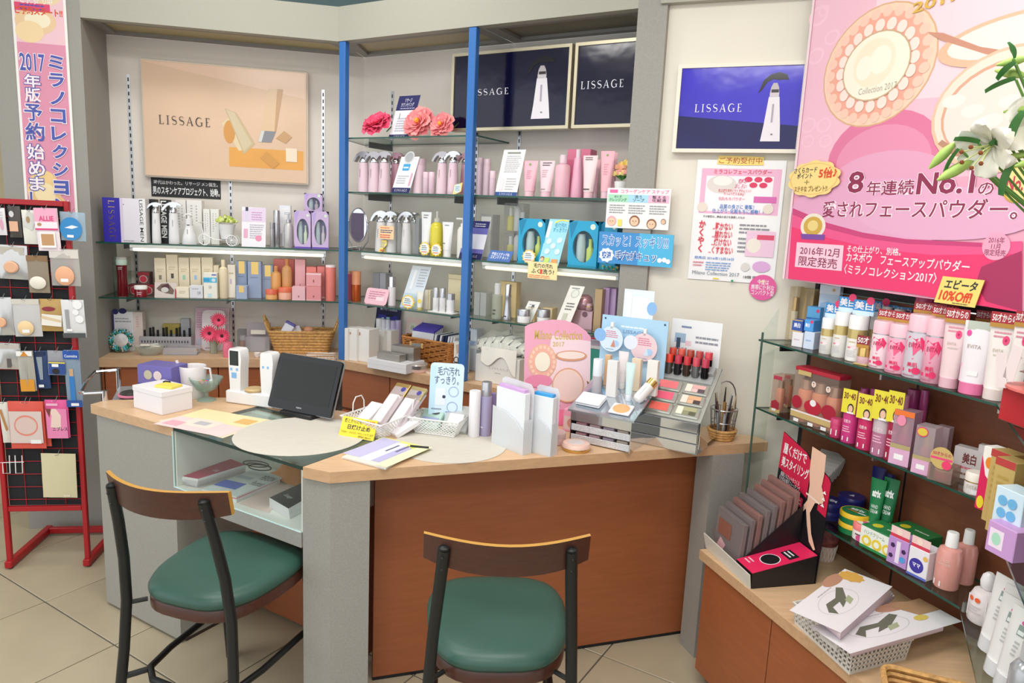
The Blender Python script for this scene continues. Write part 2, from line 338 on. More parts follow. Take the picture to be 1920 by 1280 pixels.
base_unit(BB, u3_+.001, 1.343, .01, .28, 0, .7265, [(u3_, u3_+.33, .06, .726), (u3_+.33, u3_+.66, .06, .726), (u3_+.66, 1.343, .06, .726)], 'cherry wood base cabinet under the woven brown basket')
# ================================================================ sales counter
ZC = .745
t = thing('sales_counter', 'grey and cherry angled sales counter with a glass display well', 'counter', WM(0, 0, 0))
n4 = BF.n; n3 = BG.n
def p2(v): return (v[0], v[1])
L0 = BF.P(.012, .012, 0); L1 = BF.P(.437, .012, 0)
obj('side_body', G().slab([p2(L0), p2(L1), p2(L1+n4*.34), (-1.10, 2.48), (-1.395, 2.395)], .012, .7135), LAM, t, flat=True)
obj('plinth', G().slab([p2(L0+n4*.02), p2(L1+n4*.02), p2(L1+n4*.32), (-1.11, 2.47), (-1.37, 2.39)], 0, .0118), mt('#3a2a22', .6), t, flat=True)
Ka = BF.P(.439, .012, 0); Kb = BF.P(1.005, .012, 0)
well = G(); f = lambda u, d: p2(BF.P(u, d, 0))
well.slab([f(.439, .012), f(1.005, .012), f(1.005, .33), f(.439, .33)], .53, .550)
well.slab([f(.439, .30), f(1.005, .30), f(1.005, .33), f(.439, .33)], .5501, .733); well.slab([f(.439, .014), f(.446, .014), f(.446, .2999), f(.439, .2999)], .5501, .733); well.slab([f(.998, .014), f(1.005, .014), f(1.005, .2999), f(.998, .2999)], .5501, .733)
obj('display_well', well, mt('#dcdcd6', .5), t, flat=True)
obj('well_apron', G().slab([f(.439, .006), f(1.005, .006), f(1.005, .0118), f(.439, .0118)], .505, .549), LAM, t, flat=True)
obj('well_glass', G().slab([f(.441, .006), f(1.003, .006), f(1.003, .0095), f(.441, .0095)], .552, .732), cl('#fbfefd'), t, flat=True)
obj('well_glass_edge', G().slab([f(.441, .0055), f(1.003, .0055), f(1.003, .0098), f(.441, .0098)], .5492, .5519).slab([f(.439, .0055), f(.4409, .0055), f(.4409, .0098), f(.439, .0098)], .5492, .732), mt('#d5efec', .2), t, flat=True)
obj('kneehole_panel', G().slab([f(.445, .30), f(.99, .30), f(.99, .329), f(.445, .329)], .012, .5295), CHERRY, t, flat=True)
Q = [(-.556, 1.846), (-.471, 1.812), p2(BG.P(.108, .006, 0)), p2(BG.P(.108, .20, 0)), (-.42, 2.09)]
obj('corner_column', G().slab(Q, 0, .7135), LAM, t, flat=True)
pa_, pb_ = Vector((-.385, 1.99, 0)), Vector((.655, 2.328, 0)); nn = (pb_-pa_).normalized(); nb = Vector((-nn.y, nn.x, 0))
obj('front_panel', G().slab([p2(pa_), p2(pb_), p2(pb_+nb*.02), p2(pa_+nb*.02)], .014, .7135), CHERRY, t, flat=True)
obj('toe_strip', G().slab([p2(pa_+nb*.004), p2(pb_+nb*.004), p2(pb_+nb*.018), p2(pa_+nb*.018)], 0, .0138), BK, t, flat=True)
q0 = Vector((.662, 2.188, 0)); d5 = BR.u; m5 = BR.n
obj('end_post', G().slab([p2(q0), p2(q0+m5*.12), p2(q0+m5*.12-d5*.09), p2(q0-d5*.09)], 0, .7135), LAM, t, flat=True)
WT = [BEECH, BEECHE]
g1 = (-.883, 2.42); g2 = (-.383, 2.126)
single('counter_worktop', 'beech counter top with the white lidded box and tablet on it', 'worktop', G().slab([(-1.432, 2.345), (-1.048, 2.133), g1, g2, (-.36, 2.284), (-.587, 2.405), (-.846, 2.461), (-1.033, 2.512), (-1.098, 2.50), (-1.414, 2.404)], .7137, ZC, 0, ms=1), WT, flat=True)
single('counter_worktop', 'beech counter top with the makeup displays and wire baskets on it', 'worktop', G().slab([(-.552, 1.836), (-.471, 1.804), (.862, 2.262), (.845, 2.318), (.455, 2.468), (.30, 2.50), (-.358, 2.284), (-.381, 2.126)], .7137, ZC, 0, ms=1), WT, flat=True)
single('glass_tabletop', 'thick clear glass top over the display well of the counter', 'glass top', G().slab([(-1.046, 2.131), (-.554, 1.839), (-.385, 2.124), (-.882, 2.417)], .7345, ZC-.0005, 0, ms=1), [GLS, mt('#16332d', .15)], flat=True)
# ================================================================ right-hand display: base cabinet, back boards, glass shelves
ud = BR.at(1443, 1190, 0)[0]
base_unit(BR, .085, 1.02, .0, .405, 0, .4195, [(.087, ud, .05, .419), (ud, ud+.36, .05, .419), (ud+.36, 1.02, .05, .419)], 'low cherry wood cabinet under the pink toiletries', kick=.05)
pl = [w2(BR, .075, -.012), w2(BR, 1.06, -.012), w2(BR, 1.06, .22), w2(BR, .80, .405), w2(BR, -.02, .405), w2(BR, -.02, .255)]
pl = [w2(BR, .075, -.012), w2(BR, 1.06, -.012), w2(BR, 1.06, .18), w2(BR, .815, .405), w2(BR, .02, .405), w2(BR, .02, .24), w2(BR, .075, .215)]
single('cabinet_top', 'pale beech top of the low display cabinet', 'worktop', G().slab(pl, .42, .45, 0, ms=1), WT, flat=True)
ZK = .45
t = thing('wood_partition', 'dark cherry back boards behind the pink toiletries', 'partition', BR.M(0, .41, ZK))
for a, b in ((-.02, .395), (.402, .812)): obj('board', G().bbox(b-a, .012, .80, .001, cx=(a+b)/2), BROWN, t)
for u in (-.03, .3985): obj('upright', G().box(u-.012 if u < 0 else u-.003, u+.008 if u < 0 else u+.003, -.004, .01, 0, .84), BK, t)
obj('top_gap', G().box(-.02, .812, .002, .014, .803, .86), BK, t)
t = thing('wood_partition', 'dark cherry back board on the return of the display', 'partition', CORNER.M(0, .19, ZK))
obj('board', G().bbox(.95, .012, .80, .001, cx=.50), BROWN, t); obj('top_gap', G().box(.03, .97, .002, .014, .803, .86), BK, t)
def rshelf(z, d, u0, label):
    c = BR.P(.742, d, 0); cu = (c-CORNER.O).dot(CORNER.n)
    P = [p2(BR.P(u0, d, 0)), p2(c), p2(c+CORNER.u*.95), p2(c+CORNER.u*.95+CORNER.n*.15), p2(BR.P(.79, .402, 0)), p2(BR.P(u0+.02, .402, 0))]
    t = thing('glass_shelf', label, 'shelf', WM(0, 0, z)); obj('pane', G().slab(P, -.006, 0, 0, ms=1), [cl('#dfe9e4', .03), GEDGE], t, flat=True)
    for u in (u0+.06, .385, .72): obj('bracket', G().box(-.003, .003, d+.04, .403, -.03, -.0062), BK if u < .1 else SIL, t, Matrix.Translation((0, 0, 0)) @ BR.M(u, 0, 0))
    return z
d1_ = .25
SR1 = rshelf(1.083, .245, -.085, 'top glass shelf of the pink lotion bottles'); SR2 = rshelf(.856, .255, -.075, 'middle glass shelf of pink bottles with yellow tags'); SR3 = rshelf(.603, .235, .05, 'lowest glass shelf of hand cream tins and green tubes')
t = thing('glass_side_panel', 'clear glass end panel with a slanted top beside the pen basket', 'glass panel', WM(0, 0, ZK))
a_, b_ = Vector((.778, 2.178, 0)), Vector((.829, 2.2025, 0)); dv = (b_-a_)
obj('pane', G().prism([(0, 0), (dv.length, 0), (dv.length, .745), (.0, .672)], 0, .005), cl('#f9fcfa'), t, Matrix.Translation(a_) @ Matrix.Rotation(math.atan2(dv.y, dv.x), 4, 'Z'), flat=True)
obj('edge', G().box(-.0012, .0012, -.001, .006, 0, .672), mt('#3f5a50', .3), t, Matrix.Translation(a_) @ Matrix.Rotation(math.atan2(dv.y, dv.x), 4, 'Z'))
# ================================================================ makers for the goods (front at y = 0, base at z = 0, x along the shelf)
def carton(name, label, M, w, d, h, c, shapes=(), cat='box', group=None, r=.42, b=.0012, top=None):
    m = mt(c, r) if isinstance(c, str) else c
    g = G().bbox(w, d, h, b, cy=d/2); o = single(name, label, cat, g, m, M, group)
    if shapes: printed(o, w, h, shapes)
    if top: printed(o, w, d, top, M=Matrix.Translation((0, 0, h)) @ Matrix.Rotation(-math.pi/2, 4, 'X'), name='top_print')
    return o
def turned(root, parts, R, h, y=None, ox=1., seg=16, x=0.):
    for nm, prof, m in parts: obj(nm, G().lathe([(max(r*R, 1e-4), z*h) for r, z in prof], seg, ox=ox), m, root, Matrix.Translation((x, R if y is None else y, 0)))
def bottle(name, label, M, w, h, parts, cat='bottle', group=None, shapes=(), zf=(0, 1), ox=1., yfront=.0, seg=16):
    t = thing(name, label, cat, M, group); turned(t, parts, w/2/ox if ox > 1 else w/2, h, ox=ox, seg=seg)
    if shapes:                                   # label wrapped on the front of the body
        R = w/2; k = [q for q in ('r', 'e', 't', 'l', 's', 'b', 'p', 'o')]
        o = printed(t, w*.92, h*(zf[1]-zf[0]), shapes, y=0, z0=h*zf[0])
        Ry = (w/2/ox if ox > 1 else w/2); me = o.data
        for v in me.vertices:
            q = max(-.96, min(.96, v.co.x/R)); v.co.y += Ry-Ry*math.sqrt(1-q*q)-.0004+yfront
    return t
P_LOTION = lambda b, c: [('body', [(.0, 0), (.92, 0), (1, .015), (1, .70), (.97, .72)], b), ('cap', [(.96, .722), (.97, .73), (.97, .985), (.9, 1), (0, 1)], c)]
P_SHOULD = lambda b, c: [('body', [(0, 0), (.92, 0), (1, .02), (1, .70), (.85, .78), (.42, .82), (.40, .84)], b), ('cap', [(.44, .842), (.44, .99), (.40, 1), (0, 1)], c)]
P_TAPER = lambda b, c: [('body', [(0, 0), (.95, 0), (1, .02), (.96, .3), (.78, .66), (.72, .74)], b), ('cap', [(.70, .742), (.70, .985), (.65, 1), (0, 1)], c)]
P_JAR = lambda b, l, f=.62: [('body', [(0, 0), (.9, 0), (.97, .04), (.97, f-.02), (.95, f)], b), ('lid', [(1, f+.003), (1, .95), (.95, 1), (0, 1)], l)]
P_TALL = lambda b, c, f=.7: [('body', [(0, 0), (.95, 0), (1, .01), (1, f)], b), ('cap', [(.98, f+.002), (.98, .99), (.93, 1), (0, 1)], c)]
P_PUMP = lambda b, c: [('body', [(0, 0), (.93, 0), (1, .02), (1, .58), (.8, .68), (.5, .70)], b), ('collar', [(.52, .702), (.52, .78), (.2, .80), (.2, .93), (0, .93)], c)]
def trigger(label, M, w, h, bm, hm, name='trigger_bottle', group=None, left=True, neck=CH, cm=None):
    t = thing(name, label, 'bottle', M, group); R = w/2; hb = h*.73
    turned(t, [('body', [(0, 0), (.93, 0), (1, .012), (.99, .12), (.90, .42), (.80, .62), (.79, .70)], bm), ('collar', [(.78, .702), (.80, .71), (.80, .76), (.66, .79), (.40, .83), (.30, .88), (0, .88)], neck)], R, h)
    s = -1 if left else 1
    prof = [(-.62, -.13), (-.5, .05), (-.30, .16), (.0, .22), (.35, .20), (.62, .10), (.72, -.02), (.60, -.05), (.40, .0), (.22, .0), (.2, -.08), (-.08, -.08), (-.12, .02), (-.36, -.02), (-.60, -.16), (-.82, -.36), (-.92, -.38), (-.86, -.28)]
    prof = [(-1.0, -.62), (-.86, -.30), (-.62, .0), (-.28, .19), (.10, .25), (.45, .18), (.70, .0), (.74, -.14), (.52, -.10), (.34, -.10), (.30, -.30), (-.22, -.30), (-.26, -.10), (-.46, -.16), (-.68, -.40), (-.84, -.66)]
    P = [(s*-x*w*.95*(-1), h*.90+z*w*.95*.55*1.0) for x, z in prof]
    P = [((x if left else -x)*w*1.02, h*.90+z*w*.95) for x, z in prof]
    obj('trigger_head', G().prism(P if left else P[::-1], R*.62, R*1.38), hm, t)
    if cm: printed(t, w*.5, h*.5, [('r', .44, .1, .56, .9, cm), ('r', .35, -.14, .65, -.06, cm)], y=.0025, z0=h*.1)
    return t
def tubeg(w, h, f=.14, capw=.62, n=14, thick=.30):
    R = w/2; g = G(); k = h*f; rings = []
    for i in range(6):
        s = i/5; z = k+(h*.955-k)*s; a = R*(capw+.06)*(1-s)+R*s; b = R*.60*(1-s)**.8+.0012
        rings.append([(a*math.cos(2*math.pi*j/n), b*math.sin(2*math.pi*j/n), z) for j in range(n)])
    rings.append([(p[0], p[1], h) for p in rings[-1]]); g.loft(rings)
    c = G().lathe([(.0001, 0), (R*capw*.95, 0), (R*capw, .001), (R*capw, k*.97), (R*capw*.95, k)], n, ox=1.)
    return g, c, R*.62
def sqtube(label, M, w, h, bm, cm, name='cream_tube', group=None, shapes=(), f=.14, capw=.62):
    t = thing(name, label, 'tube', M, group); g, c, r = tubeg(w, h, f, capw)
    obj('body', g, bm, t, Matrix.Translation((0, r, 0))); obj('cap', c, cm, t, Matrix.Translation((0, r, 0)))
    if shapes:
        o = printed(t, w*.8, h*(1-f), shapes, y=0, z0=h*f)
        for v in o.data.vertices:
            s = min(1, max(0, (v.co.z-h*f)/(h*(.955-f)))); a = w/2*((capw+.06)*(1-s)+s); b = w/2*.60*(1-s)**.8+.0012; q = max(-.97, min(.97, v.co.x/a)); v.co.y += r-b*math.sqrt(1-q*q)-.0006
    return t
def card(name, label, M, w, h, c, shapes=(), cat='card', tilt=.18, lean=0., group=None, th=.002, rc=0., poly=None, stand=True, dx=0.):
    """a printed board leaning back by tilt; lean shears the sheet sideways in its own plane"""
    m = mt(c, .5) if isinstance(c, str) else c
    if poly is None:
        if rc: q = [(-w/2+rc+rc*math.cos(a), rc+rc*math.sin(a)) for a in (math.pi, 1.25*math.pi, 1.5*math.pi)]+[(w/2-rc+rc*math.cos(a), rc+rc*math.sin(a)) for a in (1.5*math.pi, 1.75*math.pi, 0)]+[(w/2-rc+rc*math.cos(a), h-rc+rc*math.sin(a)) for a in (0, .25*math.pi, .5*math.pi)]+[(-w/2+rc+rc*math.cos(a), h-rc+rc*math.sin(a)) for a in (.5*math.pi, .75*math.pi, math.pi)]
        else: q = [(-w/2, 0), (w/2, 0), (w/2, h), (-w/2, h)]
    else: q = [((a-.5)*w, b*h) for a, b in poly]
    T = M @ Matrix.Rotation(-tilt, 4, 'X')
    o = single(name, label, cat, G().prism(q, 0, th), m, T, group, flat=True)
    if stand and tilt > .05: obj('easel', G().add([(-w*.15, th, h*.7), (w*.15, th, h*.7), (w*.15, h*.30, h*.30*math.tan(tilt)*.9), (-w*.15, h*.30, h*.30*math.tan(tilt)*.9)], [(0, 1, 2, 3)]), m, o, flat=True)
    if shapes: printed(o, w, h, shapes)
    return o
def lean(o, k):                                  # shear a leaning card sideways (top edge goes right by k per unit height)
    for q in [o]+list(o.children_recursive):
        if q.type == 'MESH':
            for v in q.data.vertices: v.co.x += k*v.co.z
    return o
# ================================================================ left bay
ZA = zm(180, 340, .26563)
def fa(zs, x0, x1, yt, yb, d): a = ZA(x0, yt); b = ZA(x1, yb); return BA.fit(zs, d, a[0], b[0], a[1], b[1])
def ctn(zs, box, d, dep, c, label, shapes=(), f=fa, name='carton', **k):
    M, w, h = f(zs, *box, d); return carton(name, label, M, w-.0012, dep, h, c, shapes, **k)
GR = '#8c8c90'; INK = '#33343c'; NAVY = '#23235e'; VIO = '#2a1fa0'
# peach lightbox on the back wall
u0, z1 = BA.at(262, 108, .25); u1, z0 = BA.at(577, 333, .25); u0b = BA.at(270, 330, .25)[0]; W = u1-u0+.004; zt = z1; zb = BA.at(270, 331, .25)[1]; u0 = (u0+u0b)/2
t = thing('lightbox', 'peach lightbox with a silver tube and open compacts on it', 'lightbox', BA.M(u0+W/2, .25, zb))
Hh = zt-zb
obj('housing', G().bbox(W, .034, Hh, .004, cy=.019), mt('#e9dfd0', .4), t)
pm = mt('#e3c2a4', .16, 0, 'film', 2.2, .06)
obj('face', G().bbox(W-.014, .004, Hh-.014, .001, .007, cy=-.0005), pm, t)
printed(t, W, Hh, [('p', [(.0, .98), (.35, .9), (.98, .76), (.98, .98)], mt('#eecbb0', .16, 0, 'film', 2, .05)), ('r', .51, .13, .97, .30, mt('#e9a850', .15, 0, 'film', 3, .1)),
    ('p', [(.47, .50), (.57, .27), (.60, .28), (.52, .56)], '#e6d3ac'), ('e', .515, .43, .035, .10, '#d99a4e'), ('p', [(.49, .63), (.56, .60), (.67, .34), (.60, .24)], '#cdb890'), ('p', [(.50, .62), (.545, .60), (.65, .34), (.60, .27)], '#d8c7a4'),
    ('p', [(.69, .36), (.77, .36), (.80, .46), (.71, .46)], '#8d8d93'), ('p', [(.71, .46), (.80, .46), (.845, .83), (.755, .83)], '#e3c4a0'), ('p', [(.79, .46), (.80, .46), (.845, .83), (.81, .83)], '#caa27a'), ('p', [(.69, .36), (.71, .36), (.73, .46), (.71, .46)], '#d8d8d4'), ('p', [(.80, .40), (.85, .47), (.90, .42), (.86, .36)], '#caa070'), ('p', [(.70, .22), (.74, .28), (.82, .18), (.78, .13)], '#d59a4c'), ('r', .86, .20, .93, .32, '#f3e2c8'),
    ('s', 'LISSAGE', .10, .46, .40, .535, '#4a3f38')], y=-.0026, r=.16)
# black slogan strip
ua, za = BA.at(284, 366, .286); ub_, zb_ = BA.at(414, 374, .286); uc, zc = BA.at(287, 332, .286)
card('slogan_strip', 'black strip with a white Japanese slogan below the peach lightbox', BA.M((ua+ub_)/2, .2875, za-.004), ub_-ua, zc-za+.003, '#17181b', [('t', '時代はかわった。リサージ メン誕生。', .04, .66, .96, .88, '#e8e8e8', .01), ('t', '男のスキンケアプロジェクト、始動。', .02, .12, .985, .56, '#f5f5f5', .015)], 'sign', 0, th=.0015, stand=False)
# ---- shelf of trigger bottles
M, w, h = fa(SA1, 50, 303, 117, 428, .05)
carton('display_box', 'blue and white display box lettered in gold down its front', M, w, .10, h, '#e4e0ea', [('r', 0, 0, .48, 1, VIO), ('s', 'LISSAGE', .16, .08, .33, .94, GOLD, .01, -90), ('r', .48, 0, .56, 1, '#d5cbe0'), ('e', .585, .86, .014, 0, INK), ('l', .55, .02, .95, .06, 1, GR)])
M, w, h = fa(SA1, 303, 352, 122, 436, .05)
carton('carton', 'narrow white carton lettered LISSAGE MEN in black', M, w, .06, h, '#ececec', [('t', 'LISSAGE MEN', .12, .03, .62, .97, INK, .004, -90)])
M, w, h = fa(SA1, 355, 415, 122, 438, .115)
for i, (a, b) in enumerate(((338, 420), (455, 512))):
    M, w, h = fa(SA1, a, b, 124+i*4, 438, .125)
    carton('carton', ('black', 'second black')[i]+' carton lettered LISSAGE MEN behind '+('the first', 'the second')[i]+' white trigger bottle', M, w, .06, h, '#111318', [('p', [(.0, 1), (.0, 0), (.2, 0), (.35, .5), (.18, 1)], '#e8e8ea') if i == 0 else ('r', 0, 0, .02, 1, '#111318'), ('t', 'LISSAGE MEN', .06 if i == 0 else .1, .12, .42 if i == 0 else .8, .97, '#eeeeee', .03, -90)])
WB = mt('#e9e9ea', .3)
for a, b, lab in ((380, 450, 'white trigger bottle with chrome head against the first black carton'), (496, 582, 'white trigger bottle with chrome head against the second black carton')):
    M, w, h = fa(SA1, a, b, 130, 440, .055); trigger(lab, M, w*.92, h, WB, CH, cm='#9a9aa0')
M, w, h = fa(SA1, 590, 700, 222, 444, .05); t = bottle('pump_bottle', 'white cone shaped pump bottle on the trigger bottle shelf', M, w, h, [('body', [(0, 0), (.95, 0), (1, .02), (.86, .25), (.55, .52), (.45, .60)], WB), ('collar', [(.46, .602), (.46, .80), (.2, .82), (.2, .9), (0, .9)], WB)])
obj('pump_spout', G().tube([(-.30*w, w/2, h*.88), (-.2*w, w/2, h*.95), (.05*w, w/2, h*.96), (.2*w, w/2, h*.93)], w*.07), WB, t); printed(t, w*.3, h*.4, [('r', .3, .2, .45, .9, GR), ('r', .3, 1.2, .9, 1.28, INK)], y=.008, z0=h*.12)
for i, (a, b, c, e) in enumerate(((562, 638, 130, 432), (641, 750, 133, 440), (757, 806, 195, 444), (808, 870, 196, 444))):
    ctn(SA1, (a, b, c, e), .16 if i < 2 else .14, .055, '#eceae6', 'plain white carton, number %s of the row behind the tricycle planter' % ('one', 'two', 'three', 'four')[i], [('l', .25, .35, .4, .9, 9, '#a9a9ad'), ('l', .6, .5, .7, .9, 6, '#a9a9ad')], group='white cartons behind the tricycle planter')
# tricycle planter
M, w, h = fa(SA1, 705, 1005, 270, 450, .06); t = thing('tricycle_planter', 'white wire tricycle planter with yellow green hydrangea', 'planter', M)
ww = mt('#eeeeee', .4)
def wheel(cx, r, y): 
    g = G().tube([(cx+r*math.cos(a), y, r+r*math.sin(a)) for a in [2*math.pi*k/20 for k in range(20)]], .0022, 6, True)
    for k in range(6): a = math.pi*k/6; g.tube([(cx-r*math.cos(a), y, r-r*math.sin(a)), (cx+r*math.cos(a), y, r+r*math.sin(a))], .0012, 4)
    return g.ball((cx, y, r), .005)
obj('front_wheel', wheel(-w*.34, w*.135, .03), ww, t)
for y in (.0, .06): obj('rear_wheel', wheel(w*.34, w*.13, y), ww, t)
obj('frame', G().tube([(-w*.34, .03, w*.135), (-w*.38, .03, h*.55), (-w*.42, .03, h*.9), (-w*.30, .03, h*.85)], .0025).tube([(-w*.36, .03, h*.42), (-w*.1, .03, h*.22), (w*.34, .03, w*.13)], .0025).tube([(w*.34, 0, w*.13), (w*.34, .06, w*.13)], .002).tube([(-w*.45, .01, h*.86), (-w*.40, .03, h*.88), (-w*.45, .05, h*.86)], .002), ww, t)
obj('pot', G().lathe([(.001, h*.26), (w*.14, h*.26), (w*.205, h*.80), (w*.215, h*.84), (w*.19, h*.84), (w*.18, h*.8), (.001, h*.8)], 16, c=(w*.20, .03)), ww, t)
fl = G()
for k in range(46):
    a, q = rnd.random()*6.28, rnd.random()**.5; fl.ball((w*.20+q*w*.25*math.cos(a), .03+q*w*.2*math.sin(a), h*(.9+.24*(1-q*q)*rnd.random()+.04)), w*.045, k % 3, 6)
obj('blossom', fl, [mt('#c8d86a', .7), mt('#dfe79a', .7), mt('#a9c24a', .7)], t)
M, w, h = fa(SA1, 1025, 1195, 178, 460, .06)
card('shelf_card', 'lilac and white product card with a round pink dot', M, w, h, '#eceaf0', [('p', [(.0, .9), (.18, .95), (.5, .99), (1, 1), (1, .63), (0, .63)], '#e0cfe6'), ('l', .4, .66, .95, .9, 4, '#c58fc0'), ('r', .13, .64, .27, 1, '#d8cfe6'), ('r', .15, .9, .26, 1.0, '#23234a'), ('r', .08, .22, .25, .45, '#e3a9c4'), ('l', .33, .2, .95, .58, 7, '#b7b4c0'), ('e', .70, .22, .13, 0, '#e98fb0')])
M, w, h = fa(SA1, 1226, 1256, 290, 456, .07); bottle('slim_bottle', 'short grey slim bottle beside the tall silver one', M, w, h, P_TALL(mt('#b5b4b8', .25, .5), mt('#a5a4aa', .25, .5), .75))
M, w, h = fa(SA1, 1250, 1296, 205, 456, .08); bottle('slim_bottle', 'tall shiny silver slim bottle left of the silver pump bottle', M, w, h, P_TALL(mt('#b9b8bd', .2, .8), SIL, .66))
ctn(SA1, (1292, 1376, 168, 458), .15, .05, mt('#dfe0e4', .2, .3), 'glossy silver white carton behind the silver pump bottle', [('p', [(.1, .3), (.9, .55), (.9, .95), (.1, .9)], '#f2f2f4')])
M, w, h = fa(SA1, 1322, 1388, 215, 462, .06); t = bottle('pump_bottle', 'silver pump bottle in front of the glossy white carton', M, w, h, P_PUMP(mt('#c9c7c6', .25, .4), SIL)); obj('pump_spout', G().bbox(w*.55, w*.3, h*.05, .001, h*.93, cy=w/2, cx=-w*.15), SIL, t)
def giftbox(M, w, dep, h, c1, c2, base, label, burst=False):
    t = thing('gift_box', label, 'box', M); m = mt(c1, .35)
    # carton with an oval window cut in its front
    g = G(); n = 24; ov = [(.02*w+w*.36*math.cos(2*math.pi*k/n), h*.45+h*.34*math.sin(2*math.pi*k/n)) for k in range(n)]
    rc = [];
    for x, z in ov:
        dx, dz = (x-.02*w)/(w*.36), (z-h*.45)/(h*.34); s = min((w/2)/max(abs(dx)*w*.36, 1e-6) if dx else 9, 9); 
        tx = (w/2-.02*w*(1 if dx > 0 else -1))/(w*.36*abs(dx)) if abs(dx) > 1e-6 else 99; tz = ((h*.55) if dz > 0 else h*.45)/(h*.34*abs(dz)) if abs(dz) > 1e-6 else 99
        q = min(tx, tz); rc.append((.02*w+dx*w*.36*q, h*.45+dz*h*.34*q))
    g.add([(x, 0, z) for x, z in rc+ov], [(k, (k+1) % n, n+(k+1) % n, n+k) for k in range(n)]); g.add([(x, y, z) for y in (0, .012) for x, z in ov], [(k, n+k, n+(k+1) % n, (k+1) % n) for k in range(n)])
    x = w/2; g.add([(-x, 0, 0), (x, 0, 0), (x, 0, h), (-x, 0, h), (-x, dep, 0), (x, dep, 0), (x, dep, h), (-x, dep, h)], [(0, 4, 5, 1), (1, 5, 6, 2), (2, 6, 7, 3), (3, 7, 4, 0), (4, 7, 6, 5)])
    for sx in (-1, 1):
        for zz in (0, h):
            pts = [p for p in rc if (p[0]*sx > 0) and abs(p[1]-zz) < h*.5]
    g.add([(-x, 0, 0), (x, 0, 0), (x, 0, h*.03), (-x, 0, h*.03)], [(0, 1, 2, 3)])
    obj('sleeve', g, m, t, flat=True); obj('window', G().box(-w*.36, w*.40, .004, .0045, h*.10, h*.80), cl(), t)
    obj('tray', G().box(-x+.001, x-.001, dep*.72, dep*.74, .001, h-.002), mt(c2, .6), t)
    turned(t, [('bottle', [(0, .06), (.9, .06), (1, .08), (1, .55), (.9, .60), (.9, .72), (0, .72)], mt('#d9d6e2', .3))], w*.15, h, y=dep*.42, x=-w*.16)
    turned(t, [('vial', [(0, .06), (.9, .06), (1, .08), (1, .40), (.5, .46), (.5, .62), (0, .62)], mt(base, .3))], w*.12, h, y=dep*.40, x=w*.17)
    printed(t, w, h, [('p', [(0, .95), (.3, .99), (.1, .6)], c2), ('e', .82, .88, .09, 0, '#d9ead8'), ('r', .0, .0, 1, .05, '#6b52b4' if not burst else '#1793b3')], y=0)
    return t
for (a, b, c, e, d, lab, vial) in ((1468, 1598, 86, 214, .16, 'lilac gift box standing on a white carton above the other two', '#d9b8cc'), (1396, 1517, 206, 470, .05, 'lilac gift box with a cream jar and dark purple base band', '#efe6d0'), (1521, 1643, 211, 472, .05, 'lilac gift box with a pink base band near the inner corner', '#e7c6d4')):
    zs = SA1
    if c == 86:
        ctn(SA1, (1475, 1592, 217, 470), .16, .06, '#e6e2ea', 'white carton carrying a lilac gift box', [('r', .1, .1, .9, .9, '#dcd6e4')]); M, w, h = fa(SA1, a, b, c, e, .16); hz = fa(SA1, 1475, 1592, 217, 470, .16)[2]
        M = M @ Matrix.Translation((0, 0, hz+.0005)); h = h-hz
    else: M, w, h = fa(zs, a, b, c, e, d)
    giftbox(M, w-.002, .06, h, '#cbb3da', '#b9a7dc', vial, lab)
# ---- shelf of the red bottle
RED = mt('#7c1420', .12); RB = '#8a1a28'
M, w, h = fa(SA2, 128, 216, 530, 816, .06); bottle('lotion_bottle', 'tall dark red bottle with a white cap band', M, w*.9, h*.985, [('body', [(0, 0), (.95, 0), (1, .02), (.86, .5), (.96, .79)], RED), ('cap', [(.96, .795), (1, .81), (1, .93), (.96, .932)], WH), ('top', [(.98, .934), (.98, .99), (0, 1)], mt('#d9c0c0', .2))], shapes=[('l', .3, .68, .7, .76, 2, '#e9c9c9')], seg=20)
t = thing('acrylic_sleeve', 'clear acrylic sleeve around the dark red bottle', 'sleeve', M); x = w/2+.003
obj('walls', G().box(-x, x, -.004, -.003, 0, h*1.0).box(-x-.001, -x, -.004, w+.004, 0, h).box(x, x+.001, -.004, w+.004, 0, h), cl(), t)
for i, (a, b, c, e, d, lab) in enumerate(((228, 318, 728, 816, .13, 'dark red carton left of the dark red jar'), (322, 412, 728, 816, .13, 'dark red carton right of the dark red jar'), (292, 376, 642, 728, .13, 'dark red carton on top of two others'))):
    zs = SA2
    M, w, h = fa(SA2, a, b, c, e, d)
    if i == 2: h0 = fa(SA2, 228, 318, 728, 816, .13)[2]; M = M @ Matrix.Translation((0, 0, h0+.0004)); h -= h0
    carton('carton', lab, M, w-.001, .06, h, '#5d3a3c', [('r', 0, .76, 1, 1, RB), ('e', .5, .45, .36, 0, '#b9a9a0'), ('e', .5, .45, .30, 0, '#b3283c')])
M, w, h = fa(SA2, 258, 350, 738, 818, .045); bottle('cream_jar', 'dark red glass jar with a white lid', M, w, h, P_JAR(RED, WH, .68), 'jar', shapes=[('l', .3, .2, .7, .5, 2, '#e6caca')])
M, w, h = fa(SA2, 411, 565, 713, 820, .05); card('photo_card', 'small photo card of a red jar leaning at the shelf front', M, w, h, '#cfc3bd', [('p', [(.08, .6), (.3, .9), (.62, .95), (.9, .5), (.85, .22), (.5, .3), (.2, .45)], '#6d5a50'), ('p', [(.3, .75), (.62, .93), (.7, .6), (.4, .55)], '#4a1a26'), ('e', .47, .52, .17, .17, '#c9c6c0'), ('r', .93, 0, 1, .6, '#a33a4a')])
CRM = '#e8dcc4'
